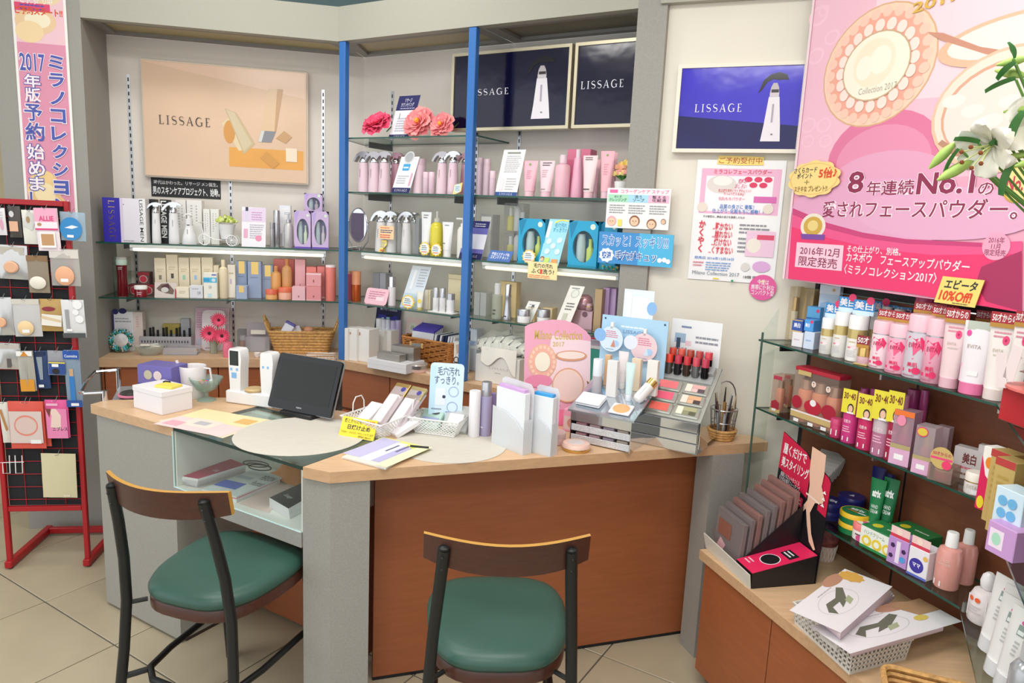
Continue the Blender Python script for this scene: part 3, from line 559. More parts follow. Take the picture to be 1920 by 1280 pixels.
for i, (a, b, c) in enumerate(((413, 495, 540), (497, 581, 517), (583, 660, 537), (663, 742, 537), (745, 827, 537), (829, 869, 592))):
    ctn(SA2, (a, b, c, 815), .15, .055, CRM, ('tall cream carton, %s from the photo card' % ('first', 'second', 'third', 'fourth', 'fifth', 'sixth and smallest')[i]), [('l', .2, .62, .8, .72, 2, '#c3b595'), ('r', .38, .42, .62, .54, ('#8d8676', '#55524e', '#9ccfb4', '#9fc4e6', '#d8cba8', '#d8cba8')[i]), ('r', 0, .6, 1, .605, '#d5c8ae')])
ctn(SA2, (563, 657, 748, 821), .055, .05, '#ece3cd', 'small cream carton at the front edge beside the photo card', [('l', .25, .4, .75, .7, 2, '#bdb091')])
ctn(SA2, (659, 755, 736, 821), .055, .05, '#dcdde2', 'small pale grey carton lettered UV', [('t', 'UV', .6, .3, .85, .55, '#5a5a72'), ('l', .2, .7, .7, .8, 1, GR)])
ctn(SA2, (758, 855, 645, 821), .055, .04, '#eceadf', 'white carton with a sky blue band hung with a tag', [('r', 0, .62, 1, .82, '#58b9dd'), ('r', .0, .66, .45, .78, '#3aa0d2'), ('e', .75, .72, .14, 0, '#cfe6f2'), ('r', .62, .9, .95, .95, '#6c6cc0'), ('t', 'UV', .4, .38, .6, .5, GR), ('r', .3, .05, .6, .2, '#bfe2e8')])
CB = mt('#e6d8b8', .4)
M, w, h = fa(SA2, 862, 926, 555, 818, .07); bottle('lotion_bottle', 'cream coloured bottle with a cream cap', M, w, h, P_SHOULD(CB, CB))
ctn(SA2, (929, 984, 590, 815), .10, .045, '#ece4d6', 'cream carton right of the cream bottle', [('r', .3, .42, .55, .58, '#c9b8cc'), ('l', .2, .7, .8, .8, 1, '#c3b595')])
SLB = '#93a3c0'
for i, (a, b, c, e, d, lab) in enumerate(((986, 1067, 563, 816, .13, 'slate blue carton with a gold square, left of three'), (1070, 1167, 568, 818, .10, 'widest slate blue carton with a gold square'), (1170, 1250, 592, 812, .13, 'slate blue carton behind the small amber bottle'))):
    ctn(SA2, (a, b, c, e), d, .055, SLB, lab, [('r', .27, .66, .8, 1, GOLD), ('l', .2, .55, .8, .6, 1, '#7181a0')])
ctn(SA2, (986, 1067, 737, 821), .055, .05, '#9dadc9', 'small slate blue carton at the shelf front', [('r', .28, .5, .72, 1, GOLD)])
AM = mt('#dfa765', .25); AM2 = mt('#c98350', .25)
ctn(SA2, (1252, 1400, 549, 815), .19, .04, '#e8837c', 'wide coral carton behind the amber bottles', [('r', .02, .02, .98, .12, '#f0b9b6')])
M, w, h = fa(SA2, 1228, 1304, 598, 812, .11); bottle('serum_bottle', 'shorter amber bottle with a copper neck', M, w, h, P_SHOULD(AM, AM2))
M, w, h = fa(SA2, 1307, 1381, 548, 812, .11); bottle('serum_bottle', 'taller amber bottle with a copper cap', M, w, h, P_SHOULD(mt('#cf9c66', .25), AM2))
M, w, h = fa(SA2, 1190, 1277, 765, 829, .05); bottle('cream_jar', 'smaller amber jar with a coral lid', M, w, h, P_JAR(AM, mt('#d96a4c', .3), .5), 'jar')
M, w, h = fa(SA2, 1279, 1380, 752, 829, .05); bottle('cream_jar', 'larger peach jar with a coral lid', M, w, h, P_JAR(mt('#e6ad92', .3), mt('#e0704f', .3), .62), 'jar')
PK = '#dfa9b0'
for (a, b, c, e, d, lab, co) in ((1403, 1478, 550, 818, .13, 'tall dusty pink carton behind the small pink one', PK), (1382, 1478, 745, 833, .05, 'small dusty pink carton right of the peach jar', '#e3b4bb'), (1482, 1590, 741, 833, .05, 'lower pink carton in the stack of two', '#e08f92'), (1560, 1616, 600, 826, .13, 'narrow coral carton behind the stack of two', '#e3827f'), (1482, 1556, 602, 826, .14, 'coral carton behind the stack of two pink ones', '#ec8d86')):
    ctn(SA2, (a, b, c, e), d, .06, co, lab, [('r', .0, .02, 1, .06, '#f3d3d3'), ('e', .5, .3, .05, .08, '#9c5a64')])
M, w, h = fa(SA2, 1482, 1590, 650, 741, .05); h0 = fa(SA2, 1482, 1590, 741, 833, .05)[2]
carton('carton', 'upper pink carton in the stack of two', M @ Matrix.Translation((0, 0, h0+.0004)), w-.001, .06, h-h0, '#e59da0', [('r', .0, .9, 1, 1, '#f3d3d3'), ('e', .5, .4, .05, .12, '#9c5a64')])
M, w, h = fa(SA2, 1618, 1692, 590, 832, .05); bottle('lotion_bottle', 'tall coral cylinder next to the blue corner post', M, w, h, [('body', [(0, 0), (.97, 0), (1, .01), (1, .93)], mt('#ea857a', .3)), ('lid', [(1, .932), (.98, .99), (.5, 1), (0, 1)], mt('#f2dfe0', .2))])
# ================================================================ right bay of the wall shelves
Z1 = zm(620, 150, .21094); Z2 = zm(880, 240, .23438); Z3 = zm(620, 370, .25786); Z4 = zm(880, 500, .20833)
def fb(Z):
    def f(zs, x0, x1, yt, yb, d): a = Z(x0, yt); b = Z(x1, yb); return BB.fit(zs, d, a[0], b[0], a[1], b[1])
    return f
f1, f2, f3, f4 = fb(Z1), fb(Z2), fb(Z3), fb(Z4)
# dark lightboxes
def lightbox(B, u0, u1, zb, zt, d, label, frame, shapes, dep=.04, fc='#0d0b2c'):
    t = thing('lightbox', label, 'lightbox', B.M((u0+u1)/2, d, zb)); W, Hh = u1-u0, zt-zb
    g = G(); b = .012
    for x0, x1, a0, a1 in ((-W/2, W/2, 0, b), (-W/2, W/2, Hh-b, Hh), (-W/2, -W/2+b, b, Hh-b), (W/2-b, W/2, b, Hh-b)): g.box(x0, x1, 0, dep, a0, a1)
    obj('frame', g, frame, t, flat=True); obj('face', G().box(-W/2+b, W/2-b, .006, .012, b, Hh-b), mt(fc, .12, 0, 'film', 3.5, .35), t, flat=True)
    printed(t, W, Hh, shapes, y=.006, r=.14); return t
def adshapes(k, tx):
    bt = [('p', [(.695+k, .13), (.845+k, .13), (.835+k, .30), (.81+k, .62), (.73+k, .62), (.71+k, .30)], '#e4dfe6'), ('p', [(.735+k, .66), (.805+k, .66), (.80+k, .72), (.785+k, .77), (.755+k, .77), (.74+k, .72)], '#b9b2b4'), ('p', [(.745+k, .64), (.80+k, .64), (.80+k, .70), (.745+k, .70)], '#3a3436'), ('p', [(.735+k, .62), (.805+k, .62), (.805+k, .665), (.735+k, .665)], '#cbc4c8'),
          ('p', [(.645+k, .66), (.68+k, .80), (.73+k, .865), (.79+k, .885), (.85+k, .86), (.87+k, .80), (.83+k, .805), (.79+k, .80), (.75+k, .81), (.705+k, .775), (.675+k, .70)], '#17151a'), ('r', .762+k, .34, .775+k, .54, '#a9a2b0'), ('r', .77+k, .20, .785+k, .215, '#777')]
    return bt+[('s', 'LISSAGE', *tx, '#eceaf2')]
u0, zt = BB.at(848, 101, .15); u1, _ = BB.at(1073, 90, .15); zb = BB.at(853, 246, .15)[1]
lightbox(BB, u0, u1, zb, zt, .15, 'dark navy lightbox showing a white trigger bottle behind the blue post', mt('#c9bfa4', .3, .6), adshapes(0, (.15, .45, .50, .53)))
u2 = BB.at(1079, 90, .15)[0]
lightbox(BB, u2, 1.342, zb, zt, .15, 'dark navy lightbox cut off by the grey column', mt('#c9bfa4', .3, .6), [('s', 'LISSAGE', .10, .46, .68, .55, '#eceaf2')])
u0, zt = BC.at(1275, 121, -.012); u1, zb = BC.at(1497, 287, -.012)
lightbox(BC, u0-.004, u1+.002, zb, zt, -.012, 'bright blue violet lightbox with a white frame on the cream wall', mt('#e8e2d2', .4), [('p', [(.03, .04), (.97, .04), (.97, .3), (.03, .42)], mt('#1b1758', .12, 0, 'film', 3, .3)), ('p', [(.03, .42), (.97, .3), (.97, .96), (.03, .96)], mt('#4238c0', .12, 0, 'film', 3, .2))]+adshapes(0, (.16, .46, .53, .55)), .03)
# ---- peonies and card on the short top shelf
def peony(label, M, R, c1, c2, hearts, face):
    t = thing('peony', label, 'flower', M); rr = random.Random(int(R*1e5))
    ax = Matrix.Rotation(face, 4, 'X')
    for ring, (n, r0, op) in enumerate(((10, 1.02, 1.5), (9, .98, 1.12), (8, .86, .78), (7, .66, .5), (6, .45, .28))):
        for k in range(n):
            a = 2*math.pi*k/n+ring*.4+rr.random()*.2; L = R*r0*(.92+.16*rr.random()); wd = R*.48*r0
            def pet(u, v, L=L, wd=wd, op=op):
                s = v; x = (u-.5)*2*wd*math.sin(math.pi*min(1, s*.72+.12)); ang = op*(.25+.75*s); y = L*s*math.sin(ang); z = L*s*math.cos(ang)*.75+.10*R*(abs(u-.5)*2)**2
                return (x, y, z+.04*R*math.sin(9*u+ring))
            obj('petal', G().sheet(pet, 4, 5), c1 if (k+ring) % 2 else c2, t, Matrix.Translation((0, R*.35, R*.80)) @ ax @ Matrix.Rotation(a, 4, 'Z'))
    if hearts: obj('stamens', G().ball((0, 0, 0), R*.16, seg=8), mt('#f0a830', .6), t, Matrix.Translation((0, R*.35, R*.8)) @ ax @ Matrix.Translation((0, 0, R*.42)))
    for k in (-1, 1): obj('leaf', G().sheet(lambda u, v: ((u-.5)*R*.5*math.sin(math.pi*v), v*R*.9, -.1*R*v+.12*R*abs(u-.5)), 2, 4), mt('#5d8a3a', .5), t, Matrix.Translation((k*R*.55, R*.55, R*.45)) @ Matrix.Rotation(-k*.9, 4, 'Z') @ Matrix.Rotation(.9, 4, 'X'))
    return t
PM1, PM2 = mt('#e8456e', .6), mt('#f05f80', .6); PS1, PS2 = mt('#ee7f86', .6), mt('#f59a98', .6)
for (a, b, c, e, m1, m2, hh, lab) in ((280, 500, 285, 500, PM1, PM2, False, 'deep pink artificial peony at the end of the top shelf'), (645, 890, 265, 490, PS2, PS1, True, 'large salmon peony right of the navy card'), (872, 1072, 270, 482, PS1, PS2, True, 'smaller salmon peony touching the dark lightbox')):
    M, w, h = f1(SB1, a, b, c, e, .075); peony(lab, M, w*.5, m1, m2, hh, 1.15 if hh else .75)
M, w, h = f1(SB1, 512, 745, 122, 490, .10)
lean(card('shelf_card', 'white card with navy top leaning between the peonies', M @ Matrix.Translation((-.012, 0, 0)), w*.80, h, '#eceaf0', [('r', 0, .66, 1, 1, NAVY), ('t', 'リサージ\nカウンセリング', .2, .74, .8, .94, '#d9d9ea', .01), ('l', .2, .68, .9, .73, 1, '#a9a9c9'), ('r', 0, 0, 1, .10, NAVY), ('s', 'LISSAGE', .25, .02, .75, .08, '#eceaf2'), ('p', [(.25, .48), (.28, .48), (.27, .6), (.25, .6)], '#777'), ('l', .2, .16, .85, .5, 6, '#b9b9c6')]), .17)
# ---- shelf of pink trigger bottles
PB = mt('#e3c9d4', .3); PB2 = mt('#d9a3b8', .3); GH = mt('#b9b4ba', .25, .4)
for i, (a, b, c, d) in enumerate(((215, 298, 616, .055), (310, 395, 618, .055), (400, 490, 616, .055), (918, 1005, 614, .055), (1018, 1105, 610, .055))):
    M, w, h = f1(SB2, a, b, c, 996, d); trigger('pale pink trigger bottle with a silver head, %s' % ('first from the corner post', 'second from the corner post', 'third from the corner post', 'fourth in the row', 'fifth in the row')[i], M, w*.98, h, PB, GH if i != 4 else CH, cm='#a98a9a')
for i, (a, b) in enumerate(((508, 592), (1128, 1215))):
    M, w, h = f1(SB2, a, b, 625, 996, .13); trigger('deeper pink trigger bottle standing behind '+('the medal card', 'the yellow tag')[i], M, w*.95, h, PB2, mt('#cf9db2', .3))
M, w, h = f1(SB2, 520, 720, 670, 1000, .05)
o = card('shelf_card', 'white card with a grey medal and blue ribbon on the pink bottle shelf', M, w*.80, h, '#ecebee', [('r', 0, 0, 1, .15, NAVY), ('s', 'LISSAGE', .16, .045, .84, .11, '#eceaf2'), ('e', .45, .98, .27, 0, '#d6d6d8'), ('e', .45, .98, .21, 0, '#aeb0b4'), ('p', [(.26, .62), (.62, .62), (.64, .80), (.26, .80)], '#3fa6d8'), ('r', .30, .68, .58, .72, '#e8f2f8'), ('l', .12, .25, .75, .50, 4, '#c3c3cc'), ('r', .82, .2, .9, .55, '#e0a9bc')]); lean(o, .20)
for i, (a, b, c, d, lab) in enumerate(((705, 800, 695, .075, 'pale pink round bottle right of the medal card'), (808, 854, 815, .06, 'small pale pink bottle, left of two'), (858, 906, 815, .06, 'small pale pink bottle, right of two'), (1168, 1240, 688, .06, 'pale pink cylinder left of the second blue post'), (1290, 1338, 688, .09, 'tall pale pink cylinder just right of the second blue post'), (1342, 1400, 700, .065, 'medium pale pink bottle right of the second blue post'), (1400, 1450, 806, .05, 'short pale pink bottle left of the white instruction card'))):
    M, w, h = f1(SB2, a, b, c, 1004, d); bottle('lotion_bottle', lab, M, w, h, (P_TALL(PB, mt('#dcc0cc', .3), .82) if c < 760 else P_TALL(mt('#ddc3cf', .25), PB, .72)))
M, w, h = f1(SB2, 1085, 1160, 905, 1000, .045); card('price_tag', 'yellow and blue tag leaning on the pink trigger bottle', M, w, h, '#f0d98a', [('e', .5, .5, .36, .38, '#cfe0e0'), ('l', .25, .3, .75, .7, 3, '#7a9ab0')], cat='tag', poly=[(0, .0), (.4, .05), (.95, .25), (1, 1), (.55, .85), (.1, .8)])
M, w, h = f2(SB2, 205, 388, 160, 535, .05); o = card('shelf_card', 'white instruction card with a navy foot on the tube shelf', M, w*.95, h, '#eeedec', [('r', 0, 0, 1, .085, '#27508f'), ('s', 'LISSAGE', .2, .018, .8, .065, '#eceaf2'), ('r', .2, .91, .8, .95, '#8d9088'), ('l', .2, .5, .9, .88, 9, '#b5b5b8'), ('r', .12, .12, .3, .36, '#f0dde2'), ('l', .4, .12, .9, .4, 5, '#c0c0c4')]); lean(o, .09)
PT = mt('#ecb9c6', .35); PT2 = mt('#eed3da', .35)
for (a, b, c, e, d, m, lab, sh) in ((408, 525, 258, 540, .06, PT, 'pink cream tube with a green stamp', [('e', .5, .88, .1, 0, '#8aa36a'), ('l', .3, .4, .7, .7, 5, '#d99aac')]), (540, 660, 258, 543, .06, PT2, 'pale pink cream tube with black printed lines', [('l', .15, .82, .9, .97, 2, '#4a4450'), ('l', .2, .45, .7, .72, 4, '#cfa5b4'), ('t', 'LISSAGE', .2, .05, .6, .10, '#8a6f7c')]), (888, 1004, 216, 551, .06, mt('#eed8da', .35), 'pearl pink cream tube in front of the tall pump bottle', [('l', .1, .86, .9, .97, 2, '#5c5450'), ('l', .1, .02, .9, .12, 1, '#5c5450')]), (1030, 1140, 180, 555, .06, mt('#eeb4c0', .35), 'tall pink cream tube beside the flower pot', [('e', .5, .9, .1, 0, '#8aa36a'), ('l', .3, .4, .7, .7, 5, '#d99aac')]), (975, 1035, 250, 545, .14, PT, 'pink cream tube half hidden behind the pearl tube', []), (1135, 1172, 195, 550, .12, PT, 'slim pink tube behind the flower pot', [])):
    M, w, h = f2(SB2, a, b, c, e, d); sqtube(lab, M, w, h, m, mt('#e9c3cd', .3), shapes=sh, f=.15)
M, w, h = f2(SB2, 665, 775, 210, 549, .055); bottle('pump_bottle', 'pink pump bottle with a rounded cap between the tubes', M, w, h, [('body', [(0, 0), (.95, 0), (1, .02), (1, .70), (.9, .76), (.5, .80)], PT), ('cap', [(.5, .803), (.52, .96), (.42, 1), (0, 1)], PB)])
M, w, h = f2(SB2, 800, 890, 165, 549, .08); bottle('pump_bottle', 'tall pink pump bottle in front of the rose box', M, w, h, [('body', [(0, 0), (.95, 0), (1, .02), (.95, .3), (.66, .80), (.6, .82)], mt('#e6a9c0', .3)), ('cap', [(.42, .822), (.42, .99), (.3, 1), (0, 1)], PB)])
ctn(SB2, (775, 962, 168, 540), .17, .06, '#d5728f', 'rose pink display box behind the tall pump bottle', [('p', [(.0, .8), (.4, .78), (.4, .1), (0, .1)], '#c95c7e'), ('p', [(.5, .1), (.95, .05), (.95, .9), (.5, .7)], '#e294aa')], f=f2, name='display_box')
M, w, h = f2(SB2, 1145, 1260, 225, 475, .07); t = thing('flower_pot', 'white pot of yellow and pink roses at the shelf end', 'plant', M); hp = h*.42
obj('pot', G().lathe([(.001, 0), (w*.40, 0), (w*.5, hp), (w*.45, hp), (.001, hp*.95)], 16, c=(0, w/2)), WH, t)
for k, (x, z, c) in enumerate(((-.15, .78, '#f0b08a'), (.25, .85, '#f2cf6a'), (.05, .66, '#f2a0a0'), (.35, .66, '#f2c98a'), (-.3, .62, '#f4d98e'))):
    g = G()
    for q in range(5): g.lathe([(w*.05*(q+.6), h*(z-.10+.01*q)), (w*.045*(q+1.6), h*(z+.02)), (w*.04*(q+1), h*(z+.10-.02*q))], 9, c=(x*w+.004*q*(-1)**q, w*.45), caps=False)
    obj('rose', g, mt(c, .6), t)
for k in range(7): a = k*.9; obj('leaf', G().sheet(lambda u, v: ((u-.5)*w*.42*math.sin(math.pi*v), v*w*.62, w*.16*math.sin(2*v)), 2, 4), mt('#4f8f45', .5), t, Matrix.Translation((0, w*.45, hp*1.05)) @ Matrix.Rotation(a+2.4, 4, 'Z') @ Matrix.Rotation(.35, 4, 'X'))
# ---- notices fixed across the grey column
def flat(B, d, x0, x1, yt, yb, name, label, c, shapes, cat='sign', th=.0015, **k):
    a = B.at(x0, (yt+yb)/2, d)[0]; b = B.at(x1, (yt+yb)/2, d)[0]; zt = B.at((x0+x1)/2, yt, d)[1]; zb = B.at((x0+x1)/2, yb, d)[1]
    return card(name, label, B.M((a+b)/2, d, zb), b-a, zt-zb, c, shapes, cat, 0, th=th, stand=False, **k)
def face(x, z, r, c='#f0c8a8', hair='#8a5a3c'): return [('e', x, z+r*.25, r*1.25, 0, hair), ('e', x, z, r, 0, c), ('e', x-r*.35, z+.01, r*.12, 0, '#4a3a34'), ('e', x+r*.35, z+.01, r*.12, 0, '#4a3a34'), ('r', x-r*.25, z-r*.5, x+r*.25, z-r*.4, '#d0605a')]
flat(BB, -.006, 1137, 1256, 353, 429, 'notice_sheet', 'three column printed beauty notice taped across the grey column', '#eeeeec', [('t', 'コラーゲンケア ステップ', .22, .87, .97, .97, '#ee5c9c', .02), ('r', .04, .88, .17, .96, '#e86aa6'), ('r', .02, .65, .34, .84, '#a9e0bf'), ('r', .34, .65, .66, .84, '#a9daf0'), ('r', .66, .65, .98, .84, '#f5b9d3'), ('t', 'クレンジング', .04, .67, .32, .75, INK), ('t', 'ほとぎ', .12, .76, .24, .82, INK), ('t', '洗う\nソープ', .42, .67, .6, .83, INK), ('t', '整える\n化粧液', .72, .67, .94, .83, INK), ('l', .05, .36, .32, .6, 4, '#9a9aa0'), ('l', .36, .36, .64, .6, 4, '#9a9aa0'), ('l', .69, .36, .97, .6, 4, '#9a9aa0'), ('r', .20, .05, .27, .22, '#f0dc6a')]+face(.1, .16, .06, hair='#f0a8b8')+face(.47, .18, .065)+face(.74, .12, .06)+face(.92, .2, .03), th=.001)
flat(BB, -.012, 1122, 1262, 437, 497, 'pop_sign', 'bright blue handwritten pop sign on the grey column', '#4a9fd8', [('r', 0, 0, .55, 1, '#3f8fd0'), ('r', .55, 0, 1, 1, '#4fb4e0'), ('t', 'スカッと！スッキリ!!!', .04, .54, .94, .93, '#eef6fc', .055), ('t', 'スカッと！スッキリ!!!', .045, .56, .935, .91, '#3a78c4', .012), ('b', .12, .26, .11, .24, '#e8f2fa', 9), ('t', '爽涼', .055, .15, .185, .38, '#2e5fb4', .03), ('t', '毛穴がキュッ', .235, .11, .805, .45, '#eef6fc', .05), ('t', '毛穴がキュッ', .245, .135, .795, .425, '#274f9e', .008), ('e', .84, .2, .03, 0, '#eef6fc'), ('e', .90, .22, .03, 0, '#eef6fc'), ('e', .95, .18, .03, 0, '#eef6fc')])
# ---- shelf of chrome topped bottles
M, w, h = f3(SB3, 92, 245, 70, 375, .10); t = thing('stand_mirror', 'oval metal framed mirror on a stand by the corner post', 'mirror', M)
el = [(w*.42*math.cos(2*math.pi*k/28), .03, h*.58+h*.40*math.sin(2*math.pi*k/28)) for k in range(28)]
obj('glass', G().prism([(p[0], p[2]) for p in el], .029, .032), mt('#d9dde0', .03, 1.), t); obj('rim', G().tube(el, .0035, 6, True), SIL, t)
for s in (-1, 1): obj('stand_arm', G().tube([(s*w*.2, .03, .002), (s*w*.46, .03, h*.2), (s*w*.46, .03, h*.66)], .0028).ball((s*w*.46, .03, h*.66), .006), SIL, t)
obj('stand_foot', G().tube([(-w*.35, -.01, .003), (0, .05, .012), (w*.35, -.01, .003)], .003).tube([(-w*.2, .03, .003), (w*.2, .03, .003)], .003), SIL, t)
CW = mt('#dad8d8', .18)
for i, (a, b, c, e, d, lab) in enumerate(((303, 376, 85, 386, .06, 'first'), (378, 445, 88, 392, .06, 'second'), (446, 500, 90, 394, .12, 'third'), (497, 560, 88, 398, .06, 'fourth'), (562, 612, 92, 400, .12, 'fifth'))):
    M, w, h = f3(SB3, a, b, c, e, d); trigger('white bottle with a large chrome trigger head, %s from the oval mirror' % lab, M, w*.98, h, CW, CH, cm='#b5b3b6')
M, w, h = f3(SB3, 612, 640, 150, 400, .10); carton('acrylic_holder', 'narrow clear acrylic block right of the chrome topped bottles', M, w, .05, h, fr('#dfe2e6', .25), cat='holder')
flat(BB, .043, Z3(352, 0)[0], Z3(458, 0)[0], Z3(0, 207)[1], Z3(0, 303)[1], 'price_note', 'small peach note with red and navy handwriting on the chrome topped bottles', '#f6d3a6', [('l', .1, .78, .9, .92, 1, '#e0503a'), ('l', .1, .44, .95, .74, 2, '#3a3f70'), ('l', .08, .06, .95, .38, 2, '#e0503a')], cat='note')
M, w, h = f3(SB3, 345, 400, 305, 386, .044); card('price_tag', 'yellow tag leaning on the chrome topped bottles', M, w, h, '#f1d778', [('l', .25, .35, .8, .8, 3, '#6c9fc0'), ('r', .25, .1, .6, .2, '#e0503a')], cat='tag', poly=[(0, 0), (.5, .05), (.6, .3), (1, .6), (.95, 1), (.3, .95), (.25, .5)])
sqtube('tall white tube left of the yellow pump bottle', *f3(SB3, 641, 714, 105, 400, .06)[:3], mt('#e6e8ea', .35), WH, shapes=[('l', .2, .82, .8, .95, 2, '#8a8a92')])
M, w, h = f3(SB3, 704, 782, 100, 415, .06); YL = mt('#d9cc3e', .1); t = bottle('pump_bottle', 'clear yellow cleansing oil pump bottle', M, w, h, [('body', [(0, 0), (.95, 0), (1, .02), (1, .62), (.8, .72), (.42, .76)], YL), ('collar', [(.45, .762), (.45, .84), (.15, .86), (.15, 1), (0, 1)], fr('#f0f0e8', .5))])
def burst(f, zs, box, d, label, c='#f2d24e'):
    M, w, h = f(zs, *box, d); n = 24; P = [(.5+(.5, .42)[k % 2]*math.cos(2*math.pi*k/n), .5+(.5, .42)[k % 2]*math.sin(2*math.pi*k/n)) for k in range(n)]
    return card('burst_tag', label, M, w, h, c, [('e', .5, .5, .38, .38, '#eef0ea'), ('l', .25, .5, .75, .75, 2, '#46506a'), ('l', .2, .36, .8, .5, 1, '#58a0c8'), ('l', .25, .2, .75, .34, 1, '#e86a3a')], 'tag', .05, poly=P, stand=False)
burst(f3, SB3, (640, 722, 320, 408), .046, 'yellow sunburst tag in front of the tall white tube'); burst(f3, SB3, (724, 806, 330, 418), .044, 'yellow sunburst tag in front of the yellow pump bottle')
M, w, h = f3(SB3, 793, 872, 178, 428, .06); sqtube('white tube right of the yellow pump bottle', M, w, h, mt('#e9e9ea', .35), WH, shapes=[('l', .2, .85, .8, .92, 1, '#77808a'), ('l', .1, .2, .5, .28, 1, '#8a8058')], f=.2)
M, w, h = f3(SB3, 903, 975, 150, 432, .07); t = bottle('pump_bottle', 'white pump bottle beside the navy card', M, w, h, [('body', [(0, 0), (.95, 0), (1, .02), (1, .70), (.7, .78)], mt('#e9e6dc', .3)), ('collar', [(.5, .782), (.5, .86), (.2, .88), (.2, .96), (0, .96)], WH)]); obj('pump_spout', G().bbox(w*.8, w*.25, h*.05, .002, h*.955, cy=w/2, cx=-w*.3), WH, t)
M, w, h = f3(SB3, 950, 1115, 165, 442, .05); lean(card('shelf_card', 'navy and white gradient card behind the second blue post', M @ Matrix.Translation((-.01, 0, 0)), w, h, '#e6e6ee', [('r', 0, .82, 1, 1, '#24246a'), ('r', 0, .66, 1, .82, '#6a68b4'), ('r', 0, 0, 1, .16, '#1e1e58'), ('r', 0, .16, 1, .27, '#6f6cb6'), ('l', .4, .84, .95, .95, 2, '#d9d9ea'), ('s', 'LISSAGE', .15, .05, .8, .11, '#eceaf2')]+[('e', .1, .4+.12*k, .04, 0, '#3a4a7a') for k in range(3)]), .12)
M, w, h = f2(SB3, 82, 180, 690, 1060, .13); carton('acrylic_holder', 'clear acrylic holder of leaflets behind the blue shelf label', M, w, .06, h, fr('#e2e2e2', .3), [('r', .1, .05, .9, .95, '#dcdad6')], cat='holder')
M, w, h = f2(SB3, 140, 322, 978, 1056, .045); lean(card('shelf_label', 'small blue shelf label with white Japanese letters', M, w, h, '#4b73b8', [('t', '薬用エステッドBL\nスキンケア キット', .1, .2, .9, .82, '#eef2fa', .02)], cat='label'), .3)
for i, (a, b, c, e) in enumerate(((272, 432, 832, 1056), (276, 432, 602, 826))):
    M, w, h = f2(SB3, a, b, c, e, .12)
    if i: h0 = f2(SB3, 272, 432, 832, 1056, .12)[2]; M = M @ Matrix.Translation((0, 0, h0+.001)); h -= h0
    t = thing('clear_gift_set', ('lower', 'upper')[i]+' clear box set with a yellow bottle', 'box', M); obj('shell', G().box(-w/2, w/2, 0, .05, 0, h), fr('#e8e8e6', .14), t, flat=True)
    turned(t, [('bottle', [(0, .03), (.95, .03), (1, .05), (1, .50), (.6, .56)], mt('#e0d66a', .15)), ('cap', [(.5, .563), (.5, .85), (0, .86)], WH)], w*.16, h, y=.025, x=-w*.30)
    turned(t, [('tube', [(0, .03), (.95, .03), (1, .05), (1, .8), (.5, .9), (0, .9)], mt('#dfe1e4', .3))], w*.16, h, y=.025, x=.05*w)
    turned(t, [('jar', [(0, .03), (.95, .03), (1, .05), (1, .7), (0, .72)], mt('#e4e4e6', .3))], w*.13, h, y=.025, x=.34*w)
for (a, b, c, e, d, lab) in ((390, 600, 724, 1080, .06, 'turquoise gift box left of the slanted sky blue card'), (790, 1025, 742, 1110, .06, 'turquoise gift box standing next to the column'), (1045, 1175, 752, 1118, .08, 'turquoise gift box half hidden by the blue pop sign')):
    M, w, h = f2(SB3, a, b, c, e, d); giftbox(M, w, .07, h, '#22a3cf', '#1b86b0', '#e2da6c', lab, True)
M, w, h = f2(SB3, 575, 750, 720, 1086, .045); lean(card('shelf_card', 'slanted sky blue product card between the turquoise boxes', M @ Matrix.Translation((-.012, 0, 0)), w*.94, h, '#9fdcec', [('r', .02, .6, .18, .95, '#eaf2f4'), ('t', '毛穴汚れ\nすっきり!!', .3, .72, .95, .92, '#3f9fc0', .02), ('p', [(.3, .9), (.6, .97), (.95, .95), (.95, .98), (.6, 1), (.3, .94)], '#f0e060')]+[('e', x, z, .13, 0, '#d3e6ea') for x, z in ((.25, .52), (.75, .55), (.5, .42), (.28, .3), (.78, .3))]+[('r', .25, .06, .5, .16, '#c8e070'), ('r', .6, .04, .9, .14, '#f0a060')]+face(.14, .12, .08)), .14)
burst(f2, SB3, (418, 530, 968, 1082), .042, 'yellow sunburst tag in front of the left turquoise box', '#f4d070')
flat(BB, .026, Z2(468, 0)[0], Z2(703, 0)[0], Z2(0, 1072)[1], Z2(0, 1208)[1], 'price_note', 'cream handwritten note hanging from the glass shelf edge', '#f8e6a8', [('t', '毛穴の汚れ', .2, .64, .85, .92, INK, .02), ('t', 'ふく?洗う?', .12, .3, .9, .6, INK, .02), ('r', .42, .3, .5, .58, '#e0503a'), ('l', .04, .04, .95, .24, 2, '#f0785a')], cat='note')
# ---- lowest shelf of the bay
M, w, h = f3(SB4, 137, 189, 535, 748, .07); bottle('lotion_bottle', 'slim copper and orange cylinder by the corner post', M, w, h, [('body', [(0, 0), (.97, 0), (1, .02), (1, .55)], mt('#c9602c', .2, .5)), ('cap', [(1, .553), (1, .99), (0, 1)], mt('#e59a72', .3))])
ctn(SB4, (97, 118, 555, 748), .08, .05, '#d9708a', 'narrow rose carton behind the corner post', f=f3); ctn(SB4, (119, 140, 535, 748), .13, .05, '#b99a78', 'narrow tan carton behind the orange cylinder', f=f3)
ctn(SB4, (302, 352, 548, 770), .16, .05, '#8f9198', 'grey carton behind the pink speech card, left', f=f3); ctn(SB4, (354, 398, 550, 770), .16, .05, '#a5a7ae', 'grey carton behind the pink speech card, right', f=f3)
M, w, h = f3(SB4, 240, 400, 660, 785, .06); lean(card('speech_card', 'pink rounded handwritten card on the lowest glass shelf', M, w, h, '#f3c3cf', [('l', .15, .3, .9, .85, 4, '#c97f98'), ('r', .5, .25, .85, .5, '#f7dfe4')], rc=.012), .15)
